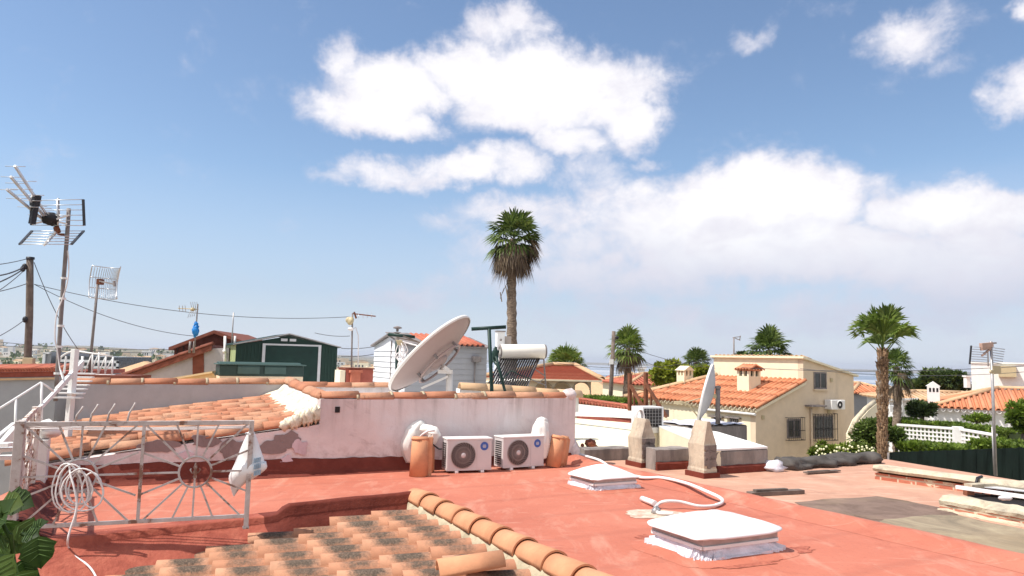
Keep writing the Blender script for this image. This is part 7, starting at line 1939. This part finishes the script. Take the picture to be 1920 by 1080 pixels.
# white garden house on the right
YH2 = 36.0; e0 = A(1752, 772, YH2); P_ = Vector((e0.x, e0.y, 0))
zw = zrow(P_.x, P_.y, 764); zrid = A(1800, 727, YH2 + 2.5).z
gh, GQ, gu, gv = hip_house('garden_house', 'white garden house with an orange hipped tile roof at the right', P_, 11, 7, zw, zrid, M['white_clean'], M['tile_far'], .2, .42, ang=R(-28))
m_ = MB()
for k in range(40): barrel(m_, GQ(-.2 + k * .28, -.25, zw - .06), gv, -Z, .4, .10, .10, seg=5)
m_.build('eave_tiles', M['white_clean'], gh)
m_ = MB(); m_.lathe([(0, .06), (.13, .05), (.14, 0)], GQ(6.3, -.02, zw - .75), -gv, 14); m_.build('wall_lamp', M['mast'], gh)
def box_house(name, label, p, dx, dy, z0, z1, mat, ang, cat='building', group=None):
    u_, v_ = Vector((math.cos(ang), math.sin(ang), 0)), Vector((-math.sin(ang), math.cos(ang), 0)); t_ = thing(name, label, cat, (p.x, p.y, z0), ang, group)
    m_ = MB(); m_.obox((p.x, p.y, z0), u_ * dx, v_ * dy, Z * (z1 - z0)); m_.build('wall', mat, t_)
    m_ = MB(); m_.obox(Vector((p.x, p.y, z1)) - u_ * .06 - v_ * .06, u_ * (dx + .12), v_ * (dy + .12), Z * .08); m_.build('parapet_cap', mat, t_)
    return t_, u_, v_
pw = A(1822, 725, 44); wb, wu, wv_ = box_house('white_building', 'big plain white building at the right edge behind the garden house', pw, 16, 8, GROUND, A(1822, 681, 44).z, M['white_clean'], R(-33))
m_ = MB(); q = Vector((pw.x, pw.y, A(1864, 706, 43).z)) + wu * 1.35 - wv_ * .5; m_.obox(q, wu * .85, wv_ * .49, Z * .62); m_.build('wall_unit', M['tanplastic'], wb)
m_ = MB(); q = A(1813, 727, 43); m_.obox(q, Vector((.22, 0, 0)), Vector((0, .3, 0)), Z * .62); m_.obox(q + Vector((-.05, -.05, .62)), Vector((.32, 0, 0)), Vector((0, .4, 0)), Z * .08); m_.build('chimney', M['white_clean'], wb)
wc = A(1739, 745, 38); wch = thing('chimney', 'white village chimney with small openings left of the garden house roof', 'chimney', (wc.x, wc.y, GROUND))
m_ = MB(); m_.obox((wc.x, wc.y, GROUND), gu * .55, gv * .55, Z * (A(1739, 724, 38).z - GROUND)); m_.build('stack', M['white_clean'], wch)
m_ = MB(); z_ = A(1739, 724, 38).z
for i in range(3): m_.obox(Vector((wc.x, wc.y, z_ - .28)) + gu * (.08 + i * .16) - gv * .01, gu * .09, gv * .01, Z * .2)
m_.build('chimney_vent', M['dark'], wch)
m_ = MB(); m_.prism([Vector((wc.x, wc.y, z_)) - gu * .06, Vector((wc.x, wc.y, z_)) + gu * .61, Vector((wc.x, wc.y, z_ + .25)) + gu * .28], gv * .6); m_.build('chimney_cap', M['white_clean'], wch)
pr2 = A(1675, 748, 42); hip_house('pale_tile_house', 'house with a faded straw coloured tile roof left of the village chimney', Vector((pr2.x, pr2.y, 0)), 6.5, 5, A(1680, 750, 42).z, A(1700, 735, 44).z, M['white_clean'], M['tile_pale'], .3, .4, ang=R(-10))
pr3 = A(1596, 742, 50); hip_house('distant_gable_house', 'grey blue walled house with red tiles between the cream house and the palm', Vector((pr3.x, pr3.y, 0)), 3.4, 5, A(1600, 738, 50).z, A(1612, 720, 51).z, M['blueshade'], M['tile_far'], .25, .4, ang=R(12))
pc_ = A(1668, 773, 36); cpt = thing('carport', 'white carport frame with an arched entrance behind the palm trunk', 'carport', (pc_.x, pc_.y, GROUND))
m_ = MB()
for (a, b, w_) in (((1666, 775), (1666, 752), .08), ((1690, 775), (1690, 750), .08), ((1666, 750), (1722, 748), .09), ((1666, 766), (1690, 766), .30), ((1690, 790), (1690, 766), .2)): m_.bar(A(*a, 36), A(*b, 36), w_)
m_.build('frame', M['white_clean'], cpt)
lp_ = A(1686, 770, 35); sl_t = thing('street_lamp', 'pale curved street lamp arching beside the small palm', 'street lamp', (lp_.x, lp_.y, GROUND))
m_ = MB(); m_.tube(smooth_path([Vector((lp_.x, lp_.y, GROUND)), A(1686, 760, 35), A(1684, 705, 35), A(1677, 690, 35), A(1660, 683, 35)]), .045, 7); m_.build('pole', M['steel'], sl_t)
m_ = MB(); m_.ball(A(1658, 683, 35), .22, .12, .06, seg=10, rings=6); m_.build('lamp_head', M['palegrey'], sl_t)
# arched house
YQ = 37.0; aw = A(1000, 742, YQ); a1 = A(1108, 742, YQ)
ah = thing('arched_house', 'house with a dull red hipped roof over a porch of round arches', 'house', (aw.x, aw.y, GROUND))
zw = A(1050, 711, YQ).z; La = a1.x - aw.x
t_top, zsp = zw, A(1050, 734, YQ).z
m_ = MB(); arches = [(1017, 17), (1052, 17), (1090, 17)]
xs = [aw.x - 1.2]; Wd = .3
def arch_wall(mb, x0, x1, z0, z1, cs, y, th):
    # wall face with round arch openings built from column strips
    n = 140
    for i in range(n):
        xa, xb = x0 + (x1 - x0) * i / n, x0 + (x1 - x0) * (i + 1) / n; xm = (xa + xb) / 2; lo = z0
        for (cx, r, zc) in cs:
            if abs(xm - cx) < r: lo = zc + math.sqrt(max(0, r * r - (xm - cx) ** 2))
        if lo < z1 - .01: mb.obox((xa, y, lo), Vector((xb - xa, 0, 0)), Vector((0, th, 0)), Z * (z1 - lo))
cs = [(A(px, 730, YQ).x, 16.5 * YQ / FPX, A(px, 734, YQ).z) for px in (1020, 1054, 1090)]
zl_ = A(1050, 742, YQ).z
arch_wall(m_, aw.x - 1.5, a1.x, zl_ - .1, zw, cs, YQ, .3)
m_.build('arcade_wall', M['cream'], ah)
m_ = MB(); m_.obox((aw.x - 1.5, YQ, GROUND), Vector((a1.x - aw.x + 1.5, 0, 0)), Vector((0, .3, 0)), Z * (zl_ - .9 - GROUND)); m_.obox((aw.x - 1.5, YQ + 2.2, GROUND), Vector((a1.x - aw.x + .9, 0, 0)), Vector((0, 6, 0)), Z * (zw - GROUND)); m_.build('wall', M['cream'], ah)
m_ = MB(); zr_ = A(1060, 686, YQ + 3).z; c = [Vector((aw.x - 2.6, YQ - .4, zw)), Vector((a1.x + .5, YQ - .4, zw)), Vector((a1.x + .3, YQ + 8, zw)), Vector((aw.x - 2.6, YQ + 8, zw))]
r0_, r1_ = A(1036, 686, YQ + 3.2), A(1079, 686, YQ + 3.2); r0_.z = r1_.z = zr_
m_.face([c[0], c[1], r1_, r0_]); m_.face([c[1], c[2], r1_]); m_.face([c[2], c[3], r0_, r1_]); m_.face([c[3], c[0], r0_]); m_.face(c[::-1]); rfa = m_.build('roof', M['tile_red'], ah)
m_ = MB()
for k in range(17): q = (k + .5) / 17; m_.bar(c[0].lerp(r0_, q) + Z * .02, c[1].lerp(r1_, q) + Z * .02, .05, .03)
m_.build('tile_courses', M['tile_red'], rfa)
m_ = MB()
for (p, q) in ((r0_, r1_), (r0_, c[0]), (r1_, c[1])): barrel(m_, p + Z * .03, q - p, Z, (q - p).length, .16, .16, seg=6)
m_.build('hip_tiles', M['tile_pale'], rfa)
m_ = MB(); m_.bar(c[0] - Z * .04, c[1] - Z * .04, .1, .08); m_.build('eave_board', M['cream'], rfa)
m_ = MB(); 
for cx, r, zc in cs: m_.lathe([(r * .98, 0), (r * 1.12, 0)], (cx, YQ - .02, zc), -Vector((0, 1, 0)), 32, False)
m_.build('arch_surround', M['capstone'], ah)
# boundary wall with clay tile ends, behind the cream roof
bw0, bw1 = A(1082, 757, 25.5), A(1182, 772, 23.6)
twl = thing('tile_capped_wall', 'low wall capped with a row of red tile ends behind the cream roof', 'wall', tuple(flat(bw0, GROUND)))
m_ = MB(); d = bw1 - bw0; m_.prism([bw0, bw1, Vector((bw1.x, bw1.y, GROUND)), Vector((bw0.x, bw0.y, GROUND))], Vector((.1, .3, 0))); m_.build('wall', M['brickred'], twl)
m_ = MB(); n = 17; sd = Vector((d.y, -d.x, 0)).normalized(); sd = sd if sd.y < 0 else -sd
for k in range(n): barrel(m_, bw0 + d * ((k + .5) / n) + Z * .06 + sd * .2, -sd, Z, .5, .16, .15, T=.05, seg=7)
m_.build('tile_ends', M['tile_red'], twl)
m_ = MB(); m_.bar(bw0 - Z * .0 + sd * .1, bw1 + sd * .1, .1, .06); m_.build('tile_bed', M['tile_red'], twl)
bw2, bw3 = A(1085, 745, 34), A(1182, 747, 34)
gwl = thing('grey_street_wall', 'long grey street wall with a red ledge in front of the arched house', 'wall', tuple(flat(bw2, GROUND)))
m_ = MB(); m_.prism([bw2, bw3, Vector((bw3.x, bw3.y, GROUND)), Vector((bw2.x, bw2.y, GROUND))], Vector((0, .3, 0))); m_.build('wall', M['greywall'], gwl)
m_ = MB(); m_.bar(bw2 + Z * .03, bw3 + Z * .03, .4, .09); m_.build('red_ledge', M['tile_red'], gwl)
# far utility pole
YU = 30.0; up_ = thing('utility_pole', 'thin grey utility pole with a white box beside the drooping fan palm', 'utility pole', tuple(flat(A(1144, 765, YU), GROUND)))
m_ = MB(); a, b = A(1151, 621, YU), A(1144, 765, YU); b = b + (b - a) * .3; m_.tube([b, a], .095, 9, r1=.075); m_.build('pole', M['wood'], up_)
m_ = MB(); m_.obox(A(1143, 683, YU - .15), Vector((.16, 0, 0)), Vector((0, .1, 0)), Z * .2); m_.build('meter_box', M['whitepaint'], up_)
m_ = MB(); m_.bar(A(1149, 636, YU), A(1157, 634, YU), .05); m_.ball(A(1157, 633, YU), .07); m_.build('insulator', M['black'], up_)
wcn = A(1197, 715, 60); wcc = thing('chimney', 'slim white chimney rising over the far roofs beside the drooping palm', 'chimney', (wcn.x, wcn.y, terrain(wcn.x, 60)))
m_ = MB(); m_.obox((wcn.x, wcn.y, terrain(wcn.x, 60)), Vector((.5, 0, 0)), Vector((0, .5, 0)), Z * (A(1197, 692, 60).z - terrain(wcn.x, 60))); m_.build('stack', M['white_clean'], wcc)
m_ = MB(); m_.obox((wcn.x - .12, wcn.y - .12, A(1197, 692, 60).z), Vector((.74, 0, 0)), Vector((0, .74, 0)), Z * .2); m_.build('cap', M['white_clean'], wcc)
pz_ = A(1182, 722, 48); hip_house('brown_roof_house', 'house with a dull brown tile roof between the drooping palm and the round tree', Vector((pz_.x, pz_.y, 0)), 6, 6, A(1190, 722, 48).z, A(1225, 702, 51).z, M['cream'], M['tile_red'], .3, .35, ang=R(10))
# left neighbour wall with red capping
lx0, lx1 = A(-80, 700, 17.5), A(108, 697, 18.5)
lnw = thing('left_neighbour_house', 'pale grey walled house with a red tile eave at the far left', 'house', (lx1.x, lx1.y, GROUND))
m_ = MB(); m_.prism([lx0 - Z * .12, lx1 - Z * .12, Vector((lx1.x, lx1.y, GROUND)), Vector((lx0.x, lx0.y, GROUND))], Vector((-.5, 4, 0))); m_.build('wall', M['blueshade'], lnw)
m_ = MB(); m_.prism([lx0 + Z * .0, lx1, lx1 - Z * .115, lx0 - Z * .115], Vector((-.5, 4.2, 0))); m_.build('eave', M['brickred'], lnw)
m_ = MB(); d = lx1 - lx0
for k in range(34): barrel(m_, lx0 + d * ((k + .5) / 34) + Vector((0, -.12, .01)), Vector((-.1, 1, .12)), Z, .9, .10, .09, seg=6)
m_.build('roof_tiles', M['tile_red'], lnw)
m_ = MB(); m_.bar(lx0 - Z * .16 - Vector((0, .04, 0)), lx1 - Z * .16 - Vector((0, .04, 0)), .08, .05); m_.build('eave_trim', M['tile_pale'], lnw)
# office block far left
ob0, ob1 = A(60, 702, 150), A(230, 702, 150)
ob = thing('office_block', 'long dark office block with white horizontal bands behind the left railing', 'building', (ob0.x, ob0.y, terrain(ob0.x, 150)))
def ox(px): return A(px, 690, 150).x
def oz(py): return A(150, py, 150).z
zg_ = terrain(ob0.x, 150) - 6
m_ = MB(); m_.obox((ox(110), 150, zg_), Vector((ox(215) - ox(110), 0, 0)), Vector((0, 15, 0)), Z * (oz(668) - zg_)); m_.build('dark_glass', M['windowdark'], ob)
m_ = MB(); m_.obox((ox(88), 149, zg_), Vector((ox(100) - ox(88), 0, 0)), Vector((0, 16, 0)), Z * (oz(661) - zg_)); m_.build('grey_tower', M['steel'], ob)
m_ = MB()
for (x0, x1, y0, y1) in ((112, 228, 679, 674.5), (112, 228, 690, 685.5), (86, 91, 697, 664), (86, 98, 665, 662), (224, 228, 689, 675)): m_.obox((ox(x0), 148.6, oz(y0)), Vector((ox(x1) - ox(x0), 0, 0)), Vector((0, .35, 0)), Z * (oz(y1) - oz(y0)))
m_.build('white_band', M['white_clean'], ob)
m_ = MB(); m_.obox((ox(8), 165, zg_), Vector((ox(48) - ox(8), 0, 0)), Vector((0, 12, 0)), Z * (A(20, 662, 165).z - zg_)); m_.build('wing', M['cladgrey'], ob)

# ------------------------------------------------------------------ distant village houses (each its own) and the far town
rr = random.Random(99)
spots = [(252, 700, 70, 'low house with clay tiles behind the white crossed railing'), (290, 700, 95, 'tan block of flats past the sloping red verge'), (318, 692, 120, 'pale flats just left of the brown gable house'), (1100, 735, 70, 'straw coloured house roof right of the arches'),
         (1128, 728, 95, 'tan roofed cottage left of the far utility pole'), (1160, 730, 90, 'pale cottage between the utility pole and the palm trunk'), (1108, 715, 150, 'small white cottage high on the slope right of the arched house'), (1185, 712, 120, 'low cottage right of the drooping palm trunk'), (1140, 712, 180, 'tiny distant cottage behind the utility pole'), (702, 694, 140, 'far pale cottage between the red chimney block and grey shed')]
for (px, py, Y, lab) in spots:
    p = A(px, py, Y); zg_ = terrain(p.x, Y) - 3; w_ = rr.uniform(5, 8); zt = p.z
    hip_house('village_house', lab, Vector((p.x - w_ / 2, p.y, 0)), w_, rr.uniform(6, 9), zt - rr.uniform(.2, .8), zt + rr.uniform(.9, 1.7), M[rr.choice(['cream', 'white_clean', 'tan', 'cream'])], M[rr.choice(['tile_pale', 'tile_pale', 'tile_red'])], .3, .4, zg=zg_, strips=False, ang=R(rr.uniform(-25, 30)), windows=[(1.0, .9, zt - 2.2, 1.1, 'u'), (3.2, .9, zt - 2.2, 1.1, 'u')])
cols_ = {'cream': MB(), 'white_clean': MB(), 'tan': MB(), 'tile_far': MB(), 'windowdark': MB()}
for _ in range(2800):
    d = 190 * (rr.random() ** -.62) if rr.random() < .6 else rr.uniform(210, 1500); a = R(rr.uniform(-40, 40))
    if d > 3800 or (a < R(-16) and d < 330): continue
    x, y = d * math.sin(a), d * math.cos(a); zz = terrain(x, y)
    if zz < -34: continue
    lf_ = a < R(-14)
    if lf_ and rr.random() < .35: continue
    s = 1 + d / 900 if not lf_ else .8 + d / 2200; w_, dp, h_ = rr.uniform(5, 12) * s, rr.uniform(5, 10), rr.uniform(2.6, 5.5) * (1 + (d > 900) * rr.uniform(0, 1.6))
    if lf_: h_ *= .75 if d < 1500 else rr.uniform(.9, 1.6)
    g_ = R(rr.uniform(-30, 30)); u_, v_ = Vector((math.cos(g_), math.sin(g_), 0)), Vector((-math.sin(g_), math.cos(g_), 0))
    mb = cols_[rr.choice(['cream', 'white_clean', 'tan', 'white_clean', 'cream', 'tan'])]
    mb.obox((x, y, zz - 2), u_ * w_, v_ * dp, Z * (h_ + 2))
    o = Vector((x, y, zz + h_))
    if rr.random() < (.25 if a < R(-14) else .5): cols_['tile_far'].prism([o - u_ * .3, o + u_ * (w_ + .3), o + u_ * w_ * .5 + Z * 1.5], v_ * dp)
    for k in range(rr.randint(1, 4)): cols_['windowdark'].obox(Vector((x, y, zz + h_ * .45)) + u_ * (w_ * (.1 + .22 * k)) - v_ * .05, u_ * w_ * .1, v_ * .05, Z * h_ * .28)
tw = thing('distant_town', 'hazy sprawl of pale houses spread over the far slopes', 'town', (0, 400, -20)); tw['kind'] = 'stuff'
for k, mb in cols_.items(): o = mb.build({'cream': 'cream_walls', 'white_clean': 'white_walls', 'tan': 'tan_walls', 'tile_far': 'tile_roofs', 'windowdark': 'windows'}[k], M['tile_pale' if k == 'tile_far' else k], tw); o['kind'] = 'stuff'
m_ = MB()
for it_ in range(4200):
    d = 120 * (rr.random() ** -.66); a = R(rr.uniform(-42, 42)) if it_ < 2600 else R(rr.uniform(-42, -12))
    if d > 3000: continue
    x, y = d * math.sin(a), d * math.cos(a); zz = terrain(x, y)
    if zz < -34: continue
    s = rr.uniform(1.2, 3.2) * (1 + d / 900)
    nn = 60 if d < 260 else (26 if d < 600 else 7); sc_ = .30 if d < 260 else (.5 if d < 600 else 1)
    for j in range(nn):
        c = Vector((x + rr.gauss(0, .5) * s, y + rr.uniform(-s, s), zz + rr.uniform(.2, 1.5) * s * .6)); q = s * rr.uniform(.35, .7) * sc_
        m_.leaf(c, Vector((rr.uniform(-1, 1), rr.uniform(-.4, .4), rr.uniform(-.2, 1))), Vector((rr.uniform(-.4, .4), -1, .4)), q * 1.6, q * .6)
kind(tag(m_.build('distant_trees', M['leafdark']), 'dark scrub and garden trees scattered through the far town', 'trees'), 'stuff')

# ------------------------------------------------------------------ vine leaves close to the camera, lower left
vb_ = on_z(20, 1100, .3); vb_ = at_y(25, 1075, 2.6)
vn = thing('vine_plant', 'green broad leaved vine in the near lower left corner', 'plant', (vb_.x, vb_.y, -.6))
m_ = MB(); ms = MB(); mv = MB(); rr = random.Random(17)
def broad(c, d, up, L, mb):
    d = d.normalized(); s_ = d.cross(up).normalized(); n_ = s_.cross(d)
    out = [(0, .0), (.10, .30), (.30, .52), (.42, .46), (.55, .50), (.72, .34), (.86, .18), (1.0, 0)]
    mid = [c + d * L * t + n_ * (-.12 * L * (t - .4) ** 2) for t, _ in out]; b = len(mb.v)
    for k, (t_, w_) in enumerate(out):
        j = .04 * math.sin(k * 2.1); mb.v += [mid[k] + s_ * L * (w_ + j * (w_ > 0)) + n_ * L * w_ * .28, mid[k], mid[k] - s_ * L * (w_ - j * (w_ > 0)) + n_ * L * w_ * .28]
    mv.tube([p - n_ * .002 for p in mid], .0022, 4)
    for k in (1, 2, 3, 4): 
        for sg in (1, -1): mv.tube([mid[k] + n_ * .002, mb.v[b + (k + 1) * 3 + (0 if sg > 0 else 2)] * .85 + mid[k + 1] * .15 + n_ * .002], .0012, 3)
    for k in range(len(out) - 1):
        a = b + k * 3; mb.f += [[a, a + 1, a + 4, a + 3], [a + 1, a + 2, a + 5, a + 4]]
        mb.sm.add(len(mb.f) - 1); mb.sm.add(len(mb.f) - 2)
lf = [(2, 1000, 90, 2.5, (-.2, 0, -1)), (30, 985, 60, 2.6, (.5, .2, -.4)), (-5, 960, 80, 2.7, (.6, -.2, .2)), (45, 1005, 40, 2.4, (1, -.2, .1)), (70, 1005, 75, 2.45, (.25, -.1, -1)), (22, 1040, 90, 2.35, (-.3, -.3, -.9)), (5, 940, 70, 2.8, (.7, .1, -.1)), (-10, 1050, 90, 2.3, (.6, -.3, -.6)), (58, 1000, 46, 2.5, (.6, 0, .5)), (10, 975, 70, 2.9, (.3, .3, -.8)), (35, 960, 50, 2.8, (-.6, .2, .3)), (0, 1010, 70, 2.65, (.7, .2, -.3)), (40, 1050, 60, 2.7, (.2, .4, -1)), (-20, 1000, 90, 2.5, (.3, .1, .6)), (25, 1075, 80, 2.4, (.4, 0, -.6))]
for (px, py, sz, Y, d) in lf:
    c = at_y(px, py, Y); broad(c, Vector(d), Vector((rr.uniform(-.5, .3), -.8, .7)), sz * .78 * Y / FPX, m_)
m_.build('leaves', M['leaffig'], vn)
M['vein'] = simple('pale_leaf_vein', (.08, .14, .03, 1), .1, 9, .6, bump=0); mv.build('leaf_veins', M['vein'], vn)
for (a, b) in (((55, 1005), (80, 1110)), ((20, 1000), (40, 1110)), ((0, 960), (20, 1010)), ((40, 1000), (55, 1005))): ms.tube(smooth_path([at_y(*a, 2.5), at_y((a[0] + b[0]) / 2 - 3, (a[1] + b[1]) / 2, 2.5), at_y(*b, 2.5)]), .006, 6)
sb2 = at_y(30, 1100, 2.5); ms.tube([sb2, Vector((sb2.x - .1, sb2.y, -.3)), Vector((sb2.x - .15, sb2.y + .05, GROUND))], .012, 6)
ms.build('stems', M['leaffig'], vn)

# ------------------------------------------------------------------ air: one even box of haze round everything
hzm = bpy.data.materials.new('haze_air'); hzm.use_nodes = True; nt_ = hzm.node_tree; nt_.nodes.remove(nt_.nodes['Principled BSDF'])
pv = nt_.nodes.new('ShaderNodeVolumePrincipled'); pv.inputs['Color'].default_value = (.86, .90, 1.0, 1); pv.inputs['Density'].default_value = HAZE; pv.inputs['Anisotropy'].default_value = .2
nt_.links.new(pv.outputs[0], nt_.nodes['Material Output'].inputs['Volume'])
m_ = MB(); m_.obox((-9900, -9900, -45), Vector((19800, 0, 0)), Vector((0, 19800, 0)), Z * (45 + 34)); kind(m_.build('haze', hzm), 'stuff', 'pale blue air fading the far shore', 'haze')

scene.view_settings.view_transform = 'Standard'; scene.view_settings.look = 'None'; scene.view_settings.gamma = 1; scene.view_settings.exposure = EXPOSURE
scene.render.engine = 'CYCLES'; cy = scene.cycles
cy.max_bounces = 6; cy.diffuse_bounces = 3; cy.glossy_bounces = 3; cy.transmission_bounces = 3; cy.volume_bounces = 0; cy.use_denoising = True
cy.caustics_reflective = False; cy.caustics_refractive = False
